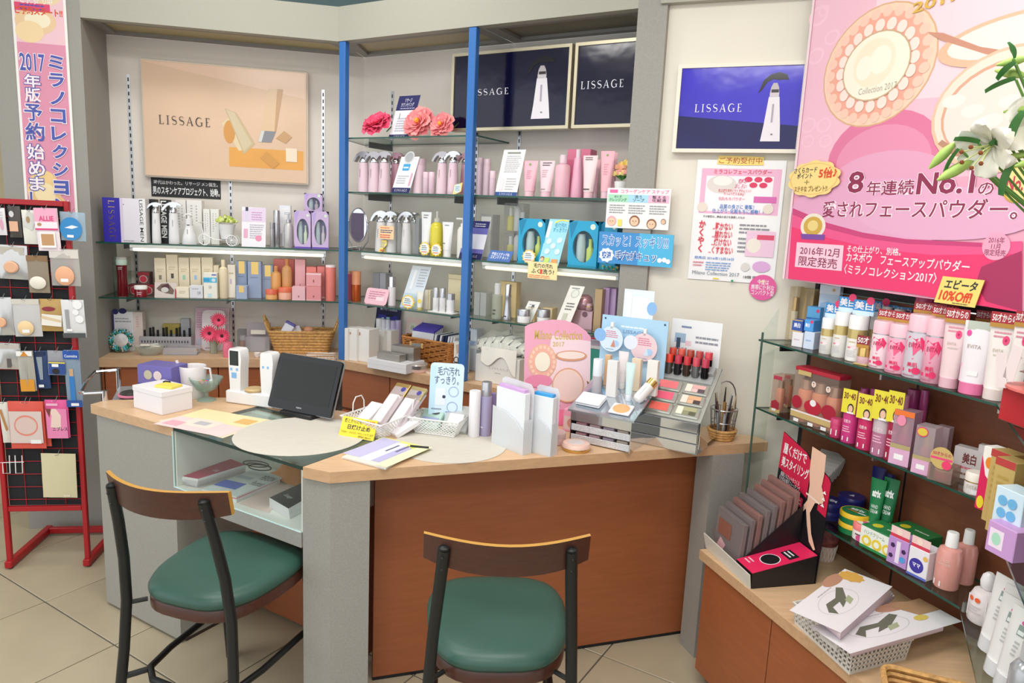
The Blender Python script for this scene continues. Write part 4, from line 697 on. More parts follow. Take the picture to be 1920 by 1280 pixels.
M, w, h = f3(SB4, 405, 450, 575, 780, .075); bottle('serum_bottle', 'white bottle with a chrome cap and pink foot', M, w, h, [('body', [(0, 0), (.97, 0), (1, .02), (1, .64)], mt('#e6dfe4', .25)), ('cap', [(.95, .643), (.95, .99), (0, 1)], CH)])
M, w, h = f3(SB4, 505, 640, 492, 785, .08); lean(card('shelf_card', 'pale blue leaning product card on the lowest glass shelf', M, w, h, '#d5e0ea', [('r', 0, 0, .9, .35, '#bcd3e6'), ('l', .5, .5, .95, .95, 7, '#aeb6c0'), ('r', .2, .45, .35, .9, '#e9eef2')]), .22)
burst(f3, SB4, (512, 610, 706, 800), .05, 'yellow sunburst tag on the lowest glass shelf')
M, w, h = f3(SB4, 612, 663, 685, 812, .06); sqtube('tiny white tube with yellow spots', M, w, h, mt('#e6e4dc', .35), mt('#d9cf78', .3), shapes=[('e', .6, .4, .3, 0, '#e8d24e')])
ctn(SB4, (667, 724, 672, 800), .10, .05, '#d6d0c4', 'small greige carton with a gold stripe', [('r', .7, .0, .85, 1, '#c9b87c')], f=f3)
obj_tray = single('white_tray', 'thin white tray under three white bottles with silver caps', 'tray', G().bbox(.13, .055, .003, .001, cy=.027), WH, f3(SB4, 705, 885, 820, 842, .048)[0])
for i, (a, b, c, e) in enumerate(((733, 772, 655, 824), (781, 820, 660, 830), (829, 881, 700, 838))):
    M, w, h = f3(SB4+.0031, a, b, c, e, .055); bottle('serum_bottle', 'white bottle with a silver cap, %s on the thin tray' % ('tallest left', 'middle one', 'short wide one')[i], M, w, h, P_TALL(mt('#e8e8ea', .25), SIL, (.58, .60, .68)[i]))
M, w, h = f3(SB4, 852, 975, 560, 840, .16); obj_ = carton('paper_pouch', 'cream gusseted paper pouch at the back of the lowest shelf', M, w, .03, h, '#e5d9b4', [('r', 0, .86, 1, .88, '#cdbf94')], cat='pouch')
M, w, h = f3(SB4, 925, 972, 640, 850, .07); bottle('serum_bottle', 'clear frosted bottle left of the second blue post', M, w, h, P_TALL(fr('#dfe4e0', .5), fr('#e8ece8', .6), .8))
for i, (a, b) in enumerate(((40, 92), (95, 150))): ctn(SB4, (a, b, 228+6*i, 432), .11, .05, fr('#dfe2e0', .55), 'frosted plastic box right of the second blue post, '+('nearer one', 'further one')[i], [('l', .2, .2, .8, .5, 3, '#a9adab')], f=f4)
M, w, h = f4(SB4, 186, 268, 150, 466, .07); bottle('spray_bottle', 'clear glass spray bottle with a frosted cap', M, w, h, [('body', [(0, 0), (.97, 0), (1, .02), (1, .66), (.8, .69)], fr('#e0e4d8', .35)), ('cap', [(.62, .693), (.62, .985), (.5, 1), (0, 1)], fr('#eceeee', .7))], shapes=[('l', .3, .1, .7, .3, 2, '#44484a')])
M, w, h = f4(SB4, 288, 362, 160, 490, .065); bottle('serum_bottle', 'shiny silver waisted bottle', M, w, h, [('body', [(0, 0), (.95, 0), (1, .03), (.85, .15), (.66, .45), (.62, .62), (.7, .66), (.68, .70)], SIL), ('cap', [(.62, .703), (.66, .98), (.6, 1), (0, 1)], CH)], shapes=[('l', .3, .08, .7, .16, 1, INK)])
ctn(SB4, (272, 420, 135, 485), .16, .04, '#e6cd98', 'tall pale gold carton behind the silver bottle', f=f4)
for i, (a, b, lab) in enumerate(((408, 516, 'left'), (588, 695, 'right'))):
    M, w, h = f4(SB4, a, b, 385+4*i, 494, .05); bottle('cream_jar', 'white jar with a silver lid, %s of the gold cartons' % lab, M, w, h, P_JAR(mt('#eaeaea', .25), SIL, .52), 'jar')
ctn(SB4, (517, 588, 366, 488), .11, .05, '#e8d3a4', 'small pale gold carton between the two jars', f=f4); ctn(SB4, (655, 745, 370, 492), .14, .05, '#e8d3a4', 'small pale gold carton behind the right jar', f=f4)
M, w, h = f4(SB4, 455, 560, 305, 490, .10); lean(card('shelf_card', 'small white card leaning above the left silver lidded jar', M, w, h, '#eeeeea', [('e', .55, .75, .12, .1, '#333'), ('l', .2, .55, .8, .9, 3, '#aaa')]), .35)
M, w, h = f4(SB4, 770, 900, 160, 495, .045); lean(card('shelf_card', 'tall slanted white card in front of the pink pearl box', M, w, h, '#eceae2', [('e', .55, .82, .28, 0, '#c5c8bc'), ('e', .55, .82, .22, 0, '#e2e4da'), ('l', .25, .42, .85, .62, 3, '#6a6a68'), ('e', .5, .26, .1, .05, '#444'), ('r', .3, .18, .6, .36, '#c9cbb8'), ('l', .2, .92, .9, .97, 1, '#888')]), .28)
M, w, h = f4(SB4, 862, 1105, 388, 600, .09); PR = mt('#c2a0a8', .22, .35); hb = h
carton('pearl_box', 'pink pearl carton carrying the domed jar', M, w, .09, h, PR, [('e', .72, .8, .1, 0, '#7a5a66'), ('r', 0, .5, .03, .9, '#e4c0c8')])
M, w, h = f4(SB4, 915, 1080, 255, 388, .09); bottle('cream_jar', 'pink pearl jar with a domed lid on top of a carton', M @ Matrix.Translation((0, .005, hb+.0004)), w*.9, h-hb, [('body', [(0, 0), (.7, 0), (.98, .2), (1, .42), (.95, .5)], PR), ('lid', [(.97, .505), (.96, .6), (.8, .85), (.45, .98), (0, 1)], mt('#cf9ea6', .18, .4))], 'jar')
M, w, h = f4(SB4, 1022, 1100, 328, 392, .082); bottle('cream_jar', 'tiny pink jar with a gold ring next to the domed jar', M @ Matrix.Translation((.004, -.003, hb+.0004)), w*.85, h-hb, [('body', [(0, 0), (.8, 0), (1, .2), (1, .5)], PR), ('ring', [(1.0, .502), (1.0, .62)], GOLD), ('lid', [(.98, .622), (.9, .95), (0, 1)], PR)], 'jar')
ctn(SB4, (1118, 1190, 200, 600), .07, .06, mt('#a98f6a', .15, .5), 'bronze mirror carton beside the purple boxes', f=f4); ctn(SB4, (1192, 1250, 190, 600), .10, .06, '#b99ac6', 'purple carton right of the bronze one', f=f4); ctn(SB4, (1252, 1312, 196, 600), .12, .06, '#c5a8d4', 'lilac carton closest to the grey column', f=f4)

M, w, h = f2(SB3, 1050, 1200, 1062, 1122, .045); t = thing('bead_garland', 'small teal and gold bead garland under the blue pop sign', 'ornament', M)
for k in range(14): obj('bead', G().ball((0, 0, 0), .0055, seg=8), mt(('#2f9a8c', '#c9a860', '#58b8cc')[k % 3], .2), t, Matrix.Translation((-w*.45+w*.9*k/13, .008*math.sin(k*1.9)-.004, .006+.006*(k % 2))))
# ================================================================ things on the back worktop
def on(Z, B, zs, x0, x1, yt, yb, yaw=0):        # pixel box of a thing standing on the level zs
    a = Z(x0, yb); b = Z(x1, yb); p = atz((a[0]+b[0])/2, a[1], zs); d = (p-B.O).dot(B.n)
    if B in (BA, BB) and d > .12: d = .12; p = B.P(B.at((a[0]+b[0])/2, a[1], d)[0], d, zs)
    ym = (Z(0, yt)[1]+a[1])/2; w_ = B.at(b[0], ym, d)[0]-B.at(a[0], ym, d)[0]
    return Matrix.Translation(p) @ Matrix.Rotation(B.a+math.radians(yaw), 4, 'Z'), w_, zat(p, Z(0, yt)[1])-zs
def oa(*a, **k): return on(ZA, BA, ZB+.0003, *a, **k)
def ob3(*a, **k): return on(Z3, BB, ZB+.0003, *a, **k)
def ob4(*a, **k): return on(Z4, BB, ZB+.0003, *a, **k)
M, w, h = oa(95, 240, 930, 1196); carton('paper_bag', 'white paper bag with navy scallops behind the bead ring', M @ Matrix.Translation((.004, .05, 0)), w, .05, h, '#e9e7ec', [('l', .1, .72, .9, .86, 2, '#9c9ca8'), ('e', .14, 1.0, .16, .07, '#22225a'), ('e', .5, 1.02, .2, .07, '#22225a'), ('r', 0, 0, .06, 1, '#3a3a80')], cat='bag')
M, w, h = oa(243, 308, 935, 1192); carton('carton', 'narrow beige pink carton beside the white paper bag', M @ Matrix.Translation((0, .06, 0)), w, .05, h, '#e2d2cc', [('l', .3, .6, .6, .9, 5, '#d5a9a9')])
M, w, h = oa(82, 268, 1030, 1212); t = thing('bead_ring', 'teal and silver beaded round frame leaning on the paper bag', 'ornament', M @ Matrix.Rotation(-.2, 4, 'X'))
R = w*.40; bm = [mt('#2f9a8c', .2), mt('#58b8cc', .2), CH, mt('#17614f', .2)]
for rr_, n, sz in ((1., 26, .0065), (.82, 22, .007), (1.16, 22, .004)):
    for k in range(n): a = 2*math.pi*k/n+rr_; obj('bead', G().ball((0, 0, 0), sz, seg=8), bm[(k*7+int(rr_*10)) % 4], t, Matrix.Translation((R*rr_*math.cos(a), 0, h*.5+R*rr_*math.sin(a))))
obj('wire', G().tube([(R*(1.16+.12*(k % 2))*math.cos(2*math.pi*k/44), 0, h*.5+R*(1.16+.12*(k % 2))*math.sin(2*math.pi*k/44)) for k in range(44)], .0008, 4, True), SIL, t)
obj('cushion', G().lathe([(.001, .012), (R*.5, .010), (R*.72, .002), (R*.72, -.002), (.001, -.004)], 20), mt('#d8d4d6', .5, 0, 'noise', 60, .2), t, Matrix.Translation((0, 0, h*.5)) @ Matrix.Rotation(math.pi/2, 4, 'X'))
# perforated tray of nail colours
M, w, h = oa(285, 655, 1108, 1158); M = M @ Matrix.Translation((0, .05, 0)); t = thing('perforated_tray', 'grey perforated plastic tray full of black capped nail bottles', 'tray', M); D_ = .075; tg = mt('#b4b2b8', .4)
g = G(); g.box(-w/2, w/2, 0, D_, 0, .003)
for x0, x1, y0, y1 in ((-w/2, w/2, 0, .002), (-w/2, w/2, D_-.002, D_), (-w/2, -w/2+.002, .002, D_-.002), (w/2-.002, w/2, .002, D_-.002)): g.box(x0, x1, y0, y1, .003, h)
obj('shell', g, tg, t, flat=True); printed(t, w, h, [('e', (k+.5)/18+(.02 if q else 0), .3+.36*q, .011, .09, '#3b3a40') for k in range(17) for q in (0, 1)], name='holes'); 
hb = oa(285, 655, 1062, 1158)[2]
for k in range(11):
    x = -w*.43+k*w*.086; c = ('#d8a0a8', '#c9b6b0', '#e0c2c0', '#b56a78', '#e6dcd8')[k % 5]
    bottle('nail_bottle', 'small nail colour bottle with a black cap in the grey tray', M @ Matrix.Translation((x, .016+.022*(k % 3 == 1), .0034)), .019, hb*(.93+.14*(k % 3)/2), [('body', [(0, 0), (1, 0), (1, .42), (.5, .5)], mt(c, .15)), ('cap', [(.62, .503), (.55, 1), (0, 1)], BK)], group='nail colour bottles in the grey tray', seg=10)
ctn2 = lambda o_, box, dep, c, label, shapes=(), dy=0., name='carton', **k: (lambda T: carton(name, label, T[0] @ Matrix.Translation((0, dy, 0)), T[1]-.001, dep, T[2], c, shapes, **k))(o_(*box))
ctn2(oa, (412, 540, 1040, 1150), .05, '#c9b45e', 'ochre carton behind the grey nail tray', dy=.14); ctn2(oa, (545, 612, 1000, 1150), .05, '#c3c6cc', 'pale grey carton with a blue dot behind the nail tray', [('e', .35, .35, .35, 0, '#a9cbe6')], dy=.14)
M, w, h = oa(245, 462, 1150, 1240); t = thing('glass_dish', 'scalloped clear glass dish with small samples', 'dish', M @ Matrix.Translation((0, .05, 0))); n = 24
obj('bowl', G().loft([[(r*(1+.06*(k % 2))*math.cos(2*math.pi*k/n), r*.6*(1+.06*(k % 2))*math.sin(2*math.pi*k/n), z) for k in range(n)] for r, z in ((w*.25, 0), (w*.42, h*.35), (w*.5, h*.75), (w*.48, h*.75), (w*.38, h*.35), (w*.2, h*.1))]), fr('#e9ebe4', .3, .1), t)
for k, (x, y, c, rz) in enumerate(((-.2, .01, '#1c1c20', .3), (.05, .0, '#c9d9c4', -.2), (.02, .02, '#d9402c', .5), (.25, -.01, '#e9e4d2', -.5), (.12, .02, '#dfe0da', .9), (-.1, -.01, '#e8e0d0', .1))):
    single('sample_stick', ('black', 'pale green', 'red', 'cream', 'white', 'beige')[k]+' makeup sample lying in the clear glass dish', 'sample', G().bbox(.04, .013, .010, .002), mt(c, .35), M @ Matrix.Translation((x*w, .05+y, h*(.45+.055*k))) @ Matrix.Rotation(rz, 4, 'Z'))
M, w, h = oa(472, 713, 1160, 1226); t = thing('acrylic_tray', 'clear tray with two beige powder refills', 'tray', M); obj('shell', G().box(-w/2, w/2, 0, .07, 0, .002).box(-w/2, w/2, 0, .0015, .002, h*.8).box(-w/2, w/2, .0685, .07, .002, h*.8), fr('#e6e6ea', .3), t, flat=True)
for s in (-1, 1): obj('powder_pan', G().bbox(w*.43, .055, .014, .002, .0025, cy=.035, cx=s*w*.24), [mt('#c99a62', .7)], t); obj('pan_rim', G().bbox(w*.45, .058, .010, .002, .0022, cy=.035, cx=s*w*.24), mt('#dcdce0', .3), t)
M, w, h = oa(655, 905, 918, 1190); o = card('stand_board', 'pale pink calendar board behind the gerberas', M @ Matrix.Translation((0, .12, 0)), w, h, '#e6c6d4', [('l', .05, .5, .45, .9, 7, '#d39ab4'), ('r', .05, .08, .3, .24, '#c6c6d8')])
M, w, h = oa(722, 890, 925, 1212); card('stand_board', 'white round cornered card behind the gerbera vase', M @ Matrix.Translation((0, .07, 0)), w, h, '#ebe4e8', [('e', .4, .82, .07, 0, '#e6a9c0'), ('l', .15, .03, .6, .1, 1, '#c9a0b0')], rc=.02)
# gerberas
M, w, h = oa(790, 860, 1120, 1216); t = thing('bud_vase', 'small clear glass vase holding three gerberas', 'vase', M); obj('glass', G().lathe([(.001, 0), (w*.4, 0), (w*.38, h*.3), (w*.42, h), (w*.38, h), (w*.34, h*.3), (.001, h*.12)], 14, c=(0, w*.4)), fr('#e2e6da', .3, .1), t)
bp = M @ Vector((0, w*.4, h*.15))
for k, (x, y, R, lab) in enumerate(((866, 978, 58, 'pink gerbera bloom, the tallest of the three'), (800, 1072, 66, 'pink gerbera bloom leaning toward the nail tray'), (888, 1090, 62, 'pink gerbera bloom leaning toward the acrylic box'))):
    q = ZA(x, y); d = (bp-BA.O).dot(BA.n)-.012*(k+1); u, z = BA.at(*q, d); R_ = R*.26563*3.1/F
    t = thing('gerbera', lab, 'flower', BA.M(u, d, z))
    pg = G()
    for ring, (n, r0, tl) in enumerate(((22, 1., .12), (18, .74, .30))):
        for j in range(n):
            a = 2*math.pi*j/n+ring*.1; T = Matrix.Rotation(math.pi/2, 4, 'X') @ Matrix.Rotation(a, 4, 'Z')
            pg.sheet(lambda u_, v: ((u_-.5)*R_*.19*math.sin(math.pi*min(1, v*.8+.1)), R_*r0*(.18+.82*v), R_*tl*v), 2, 3, ring, T)
    obj('petals', pg, [mt('#e23a62', .6), mt('#ea5274', .6)], t); obj('eye', G().lathe([(.001, R_*.12), (R_*.16, R_*.10), (R_*.2, 0), (.001, 0)], 12), mt('#3c1620', .8), t, Matrix.Rotation(math.pi/2, 4, 'X'))
    tip = Vector((0, .002, 0)); ba = BA.M(u, d, z).inverted() @ bp
    obj('stem', G().tube([tip, tip*.5+ba*.5+Vector((0, .01, 0)), ba], .002, 6), mt('#7d9a4c', .5), t)
M, w, h = oa(892, 958, 1130, 1245); bottle('compact_case', 'pink round compact standing on edge by the vase', M, w*1.2, h*.9, [('case', [(0, 0), (.8, 0), (1, .5), (.8, 1), (0, 1)], mt('#e8768f', .3))], 'compact')
M, w, h = oa(970, 1040, 1075, 1162); M = M @ Matrix.Translation((0, .10, 0)); t = thing('sample_case', 'clear box with a peach powder jar behind the gerberas', 'box', M); obj('shell', G().box(-w/2, w/2, 0, .05, 0, h), fr('#dedee2', .16), t, flat=True); turned(t, [('jar', [(0, .1), (.9, .1), (1, .2), (1, .45), (0, .45)], mt('#e0ae90', .4)), ('lid', [(1, .46), (1, .7), (0, .72)], WH)], w*.36, h, y=.025)
M, w, h = oa(1042, 1216, 1020, 1202); M = M @ Matrix.Translation((0, .05, 0)); t = thing('leaflet_holder', 'clear acrylic holder with white cards right of the gerberas', 'holder', M)
obj('back', G().box(-w/2, w/2, .05, .053, 0, h), fr('#dcd6dc', .45), t); obj('front', G().box(-w/2, w/2, 0, .002, 0, h*.55), fr('#e6e6ea', .25), t); obj('cards', G().bbox(w*.62, .03, h*.42, .001, .001, cy=.02), WH, t); obj('flap', G().bbox(w*.62, .004, h*.16, .001, h*.60, cy=.03), mt('#e8e4d8', .5), t)
M, w, h = oa(1112, 1160, 1212, 1247); bottle('shell_dish', 'tiny white shell shaped dish by the handset dock', M, w, h, [('body', [(0, 0), (.5, 0), (.95, .5), (1, 1), (.6, .8), (0, .6)], mt('#efe6e2', .3))], 'dish')
# coiled basket
WK = mt('#c99a5c', .65, 0, 'noise', 90, .3)
def rrect(w, d, z, r, n=5):
    P = []
    for cx, cy, a0 in ((w/2-r, d/2-r, 0), (-w/2+r, d/2-r, 90), (-w/2+r, -d/2+r, 180), (w/2-r, -d/2+r, 270)):
        for k in range(n): a = math.radians(a0+90*k/(n-1)); P.append((cx+r*math.cos(a), cy+r*math.sin(a), z))
    return P
M, w, h = oa(1215, 1680, 1060, 1208); D_ = .13; M = M @ Matrix.Translation((0, D_/2, 0)); t = thing('coil_basket', 'oblong coiled straw basket full of sachets', 'basket', M); nr = 8
for k in range(nr):
    s = k/(nr-1); obj('coil', G().tube(rrect(w*(.80+.20*s), D_*(.78+.22*s), h*(.06+.90*s), .03), h*.068, 6, True), WK, t)
obj('base', G().slab([p[:2] for p in rrect(w*.79, D_*.77, 0, .03)], .001, .006), WK, t)
for s in (-1, 1): obj('handle', G().tube([(s*w*.50, -.03, h*.95), (s*w*.55, -.03, h*1.35), (s*w*.58, 0, h*1.6), (s*w*.55, .03, h*1.35), (s*w*.50, .03, h*.95)], .006, 6), WK, t)
for k, (x, z, rx, c, c2, lab) in enumerate(((-.26, 1.25, .5, '#dfe0ea', '#3a2f9a', 'violet topped foil sachet sticking out of the coiled basket'), (-.14, 1.1, -.6, '#e2dde0', '#2c2790', 'second foil sachet crossing the violet one in the basket'), (-.05, 1.0, -.4, '#dcd6da', '#d9cfe0', 'clear pouch of a peach sponge in the basket'), (-.2, .95, .3, '#e6d8d6', '#eacdc4', 'pale pouch at the front of the coiled basket'))):
    single('sachet', lab, 'sachet', G().bbox(w*.16, .010, h*.55, .003).bbox(w*.16, .0102, h*.16, .003, h*.40, 1), [mt(c, .25), mt(c2, .3)], M @ Matrix.Translation((x*w, -.01+.014*k, h*(z-.42))) @ Matrix.Rotation(-.25, 4, 'X') @ Matrix.Rotation(rx, 4, 'Y'))
single('powder_puff', 'round peach powder puff in the coiled basket', 'puff', G().ball((0, 0, 0), .024, seg=14, sz=.75), mt('#d99a78', .9), M @ Matrix.Translation((w*.10, 0, h*.98)))
M, w, h = oa(1480, 1700, 1196, 1250); t = thing('wire_tray', 'low silver wire tray in front of the coiled basket', 'tray', M @ Matrix.Translation((0, -.02, 0))); 
obj('rim', G().tube(rrect(w, .05, h*.7, .01), .0015, 5, True).tube(rrect(w, .05, .002, .01), .0015, 5, True), SIL, t)
for k in range(9): obj('wire', G().tube([(-w*.45+k*w*.112, -.025, .002), (-w*.45+k*w*.112, -.025, h*.7)], .001, 4), SIL, t)
# ---- back worktop, right bay
for i, (a, b, c, e) in enumerate(((46, 112, 950, 1183), (112, 178, 953, 1189), (176, 266, 958, 1196))):
    M, w, h = ob3(a, b, c, e); carton('carton', 'tall white carton with a copper dot, %s in the row of three' % ('left one', 'middle one', 'right one')[i], M @ Matrix.Translation((0, .01, 0)), w-.001, .07, h, '#e6e4e0', [('e', (.25, .25, .2)[i], .84, .12, 0, '#b98a78'), ('r', 0, .72, 1, .722, '#cfcbc8')])
for i, (a, b) in enumerate(((274, 325), (327, 376))): ctn2(ob3, (a, b, 978, 1180), .06, '#e8e6e4', 'plain white carton behind the silver boxes, '+('left', 'right'[:])[i], dy=.06)
M, w, h = ob3(115, 295, 815, 1180); card('stand_board', 'navy counter board with pale bottles printed on it', M @ Matrix.Translation((0, .17, 0)), w, h, '#161a48', [('r', .1, .6, .9, .82, '#2a2f9a'), ('t', '輝いて使うお化粧水', .15, .91, .85, .96, '#d9dcf0', .02), ('p', [(.35, .80), (.6, .84), (.75, .80), (.6, .79)], '#0a0c18'), ('r', .25, .64, .35, .76, '#c9e6ee'), ('r', .45, .64, .58, .78, '#a9d8e0')])
for i, (a, b, c, m) in enumerate(((190, 228, 900, '#e6e4ea'), (232, 262, 905, '#dcd9e6'), (265, 292, 908, '#e2dff0'), (296, 332, 915, '#c9bde6'), (334, 370, 912, '#c3b6e2'))):
    M, w, h = ob3(a, b, c, 1180); bottle('sample_vial', ('white', 'grey white', 'pale', 'lilac', 'violet')[i]+' sample vial behind the white cartons', M @ Matrix.Translation((0, .12, 0)), w, h, P_TALL(mt(m, .3), mt(m, .3), .8))
M, w, h = ob3(300, 440, 830, 1180); lean(card('stand_board', 'pale leaflet board with a black trigger silhouette', M @ Matrix.Translation((-.02, .19, 0)), w, h, '#e2dadc', [('p', [(.1, .76), (.16, .86), (.3, .93), (.45, .92), (.5, .85), (.4, .86), (.36, .78), (.32, .78), (.32, .86), (.2, .82)], '#141418'), ('r', .5, .75, .9, .95, '#d9d4da')]), .08)
M, w, h = ob3(378, 490, 895, 1170); lean(card('stand_board', 'pink card with a pale circle in the brown basket corner', M @ Matrix.Translation((0, .135, 0)), w, h, '#ecd0cc', [('e', .4, .75, .25, 0, '#dfe2d0'), ('e', .4, .75, .12, 0, '#b9bfa8'), ('r', .1, .56, .45, .6, '#5a5a58')]), .06)
ctn2(ob3, (432, 606, 868, 1150), .06, '#e0b9c6', 'pale pink flat topped box behind the brown basket', [('r', .0, .85, 1, 1, '#d9a9ba')], dy=.20)
# brown woven basket with envelopes
WV = mt('#b5763a', .6, 0, 'noise', 120, .35); WV2 = mt('#8f5526', .6, 0, 'noise', 120, .3)
M, w, h = ob3(490, 885, 1040, 1238); D_ = .15; M = M @ Matrix.Translation((.0, D_/2+.004, 0)) @ Matrix.Rotation(math.radians(-3), 4, 'Z')
t = thing('woven_basket', 'brown woven rattan basket filled with envelopes', 'basket', M); A = rrect(w*.90, D_*.9, 0, .02, 8); Bq = rrect(w, D_, h, .025, 8); nn_ = len(A)
g = G()
for side, off in ((1, 0), (-1, .005)):
    pass
obj('wall_inner', G().loft([[(p[0]*.96, p[1]*.93, z) for p in (A if z < .01 else Bq)] for z in (.002, h*.97)], caps=False), WV2, t, flat=True)
rows = 15; cols = 88
def wallpt(s, v): 
    x = s*nn_; i = int(x) % nn_; f_ = x-int(x); a = Vector(A[i]).lerp(Vector(A[(i+1) % nn_]), f_); b = Vector(Bq[i]).lerp(Vector(Bq[(i+1) % nn_]), f_); return a.lerp(b, v)
ws = G()
for j in range(rows):                            # slanted weave strands
    for k in range(cols):
        s0 = (k+.0)/cols+j*.004; p0, p1 = wallpt(s0 % 1, j/rows), wallpt((s0+.75/cols+.004) % 1, (j+.95)/rows); o_ = Vector((p0.x, p0.y, 0)).normalized()*.0022
        ws.tube([p0, (p0+p1)/2+o_, p1], .0028, 4)
obj('weave', ws, WV, t, kind='stuff'); obj('rim', G().tube(Bq, .0055, 6, True), WV, t); obj('base', G().slab([p[:2] for p in A], .0, .003), WV2, t)
obj('hand_hole', G().bbox(.055, .006, .02, .002, h*.68, cy=-D_*.49, cx=-w*.18), mt('#8d8f92', .6), t); 
for s in (-1, 1): obj('hole_binding', G().bbox(.012, .010, .026, .003, h*.66, cy=-D_*.49, cx=-w*.18+s*.033), mt('#d9b070', .6), t)
for k in range(6): single('envelope', 'white envelope with a violet flap in the brown basket', 'envelope', G().bbox(w*.42, .006, h*.80, .001).bbox(w*.42, .0062, h*.10, .001, h*.80, 1), [mt('#dedee6', .5), mt('#4a3aa8', .5)], M @ Matrix.Translation((-w*.18, -D_*.32+k*.012, h*.42+.004*k)) @ Matrix.Rotation(-.22, 4, 'X'), 'violet flapped envelopes in the brown basket')
for k in range(8):
    dk = k in (1, 3, 4); single('booklet', 'navy booklet standing in the brown basket' if dk else 'white booklet standing in the brown basket', 'booklet', G().bbox(.009, D_*.72, h*.82, .001), mt('#1c2250' if dk else '#dddde2', .5), M @ Matrix.Translation((w*.075+k*.0145, 0, h*.42)) @ Matrix.Rotation(.18, 4, 'Y'), 'navy booklets in the brown basket' if dk else 'white booklets in the brown basket')
# boxes in front of the basket
M, w, h = ob3(262, 545, 1190, 1262); hw = h; carton('flat_box', 'large flat white box at the worktop edge', M, w, .13, h, '#e3e3e6', [('r', 0, .48, 1, .5, '#c9c9ce')]); MB_ = M
def stk(box, z0, dep, c, label, dy, **k): M, w, h = ob3(*box); carton('silver_box', label, M @ Matrix.Translation((0, dy, z0)), w, dep, h, c, **k)
SB_ = mt('#a9a59e', .3, .7)
p = MB_; carton('silver_box', 'flat silver box lying at the front of the white box', p @ Matrix.Translation((-.005, .018, hw+.0005)), .125, .045, .030, SB_); carton('silver_box', 'taller silver box standing behind the flat silver one', p @ Matrix.Translation((.030, .07, hw+.0005)), .125, .05, .058, SB_)
M, w, h = ob3(530, 666, 1188, 1270); bottle('powder_compact', 'round silver powder case with a pink base by the brown basket', M @ Matrix.Translation((0, -.02, 0)), w*.96, h*.72, [('base', [(0, 0), (.95, 0), (1, .08), (1, .42)], mt('#e0bdb0', .25)), ('band', [(1.0, .423), (1.0, .86)], SIL), ('lid', [(1.0, .862), (.97, .97), (0, 1)], mt('#cfc6c0', .12, .4))], 'compact', seg=24)
M, w, h = ob3(672, 775, 1246, 1282); bottle('powder_compact', 'flat white compact beside the round silver case', M @ Matrix.Translation((0, -.01, 0)), w*.9, h*.4, [('base', [(0, 0), (.95, 0), (1, .3), (1, .6)], WH), ('lid', [(.99, .61), (.95, 1), (0, 1)], mt('#d9b9a4', .4))], 'compact')
ctn2(ob3, (890, 965, 1050, 1235), .05, '#e4e2de', 'black and white patterned carton beside the brown basket', [('p', [(.3, .6), (.8, .75), (.7, .95), (.2, .9)], '#d0b096')]+[('o', .3+.4*(k % 2), .1+.16*(k//2), .28, 0, '#2c2c30', .75) for k in range(6)], dy=.0)
ctn2(ob3, (925, 975, 975, 1200), .05, '#dbe2f0', 'pale blue white carton behind the patterned one', [('r', 0, .6, 1, .72, '#9fb4e0')], dy=.09)
M, w, h = ob4(45, 440, 810, 1056); hw = h; M0 = M
carton('white_box', 'white box lettered LISSAGE under the cotton bag', M, w, .16, h, '#e4e3de', [('s', 'LISSAGE', .32, .52, .76, .60, '#a9a59c'), ('l', .45, .36, .62, .44, 1, '#b9b5ac')])
t = thing('cotton_bag', 'clear bag of folded white cotton pads slumped on the white box', 'bag', M0 @ Matrix.Translation((0, .08, hw+.001)))
for k in range(7):
    x = (k-3)*w*.15; obj('pad', G().bbox(w*.26, .12, .075-.006*abs(k-3), .022, 0), mt('#efefe8', .85), t, Matrix.Translation((x, 0, .002)) @ Matrix.Rotation((k-3)*.16, 4, 'Y'))
obj('film', G().sheet(lambda u, v: ((u-.5)*w*1.36, (v-.5)*.165, .092*(1-(2*u-1)**4*.85)*(1-(2*v-1)**4*.85)+.005*math.sin(23*u+5*v)+.004*math.sin(31*v+9*u)+.004), 28, 16), fr('#fafaf8', .16, .12), t)
obj('hanging_sheet', G().sheet(lambda u, v: (-w*.36+u*w*.80, -.0835-.004*v+.003*math.sin(12*u), .035-v*(.035+.03*(1+math.sin(7.5*u+.4))*(.6+.6*u))), 20, 6), mt('#efece2', .7), t)
ctn2(ob4, (1032, 1200, 742, 1010), .08, '#3f9c8c', 'teal green box behind the pink stand card', dy=.0)
M, w, h = ob4(1040, 1180, 620, 1010); carton('striped_box', 'white and purple striped box lying on the teal one', M @ Matrix.Translation((0, .0, ob4(1032, 1200, 742, 1010)[2]+.0006)), w, .08, .045, '#e0d8e0', [('r', .02+.1*k, .3, .06+.1*k, .75, '#8a6a9a') for k in range(10)]+[('r', 0, .85, 1, 1, '#c93a5a')])
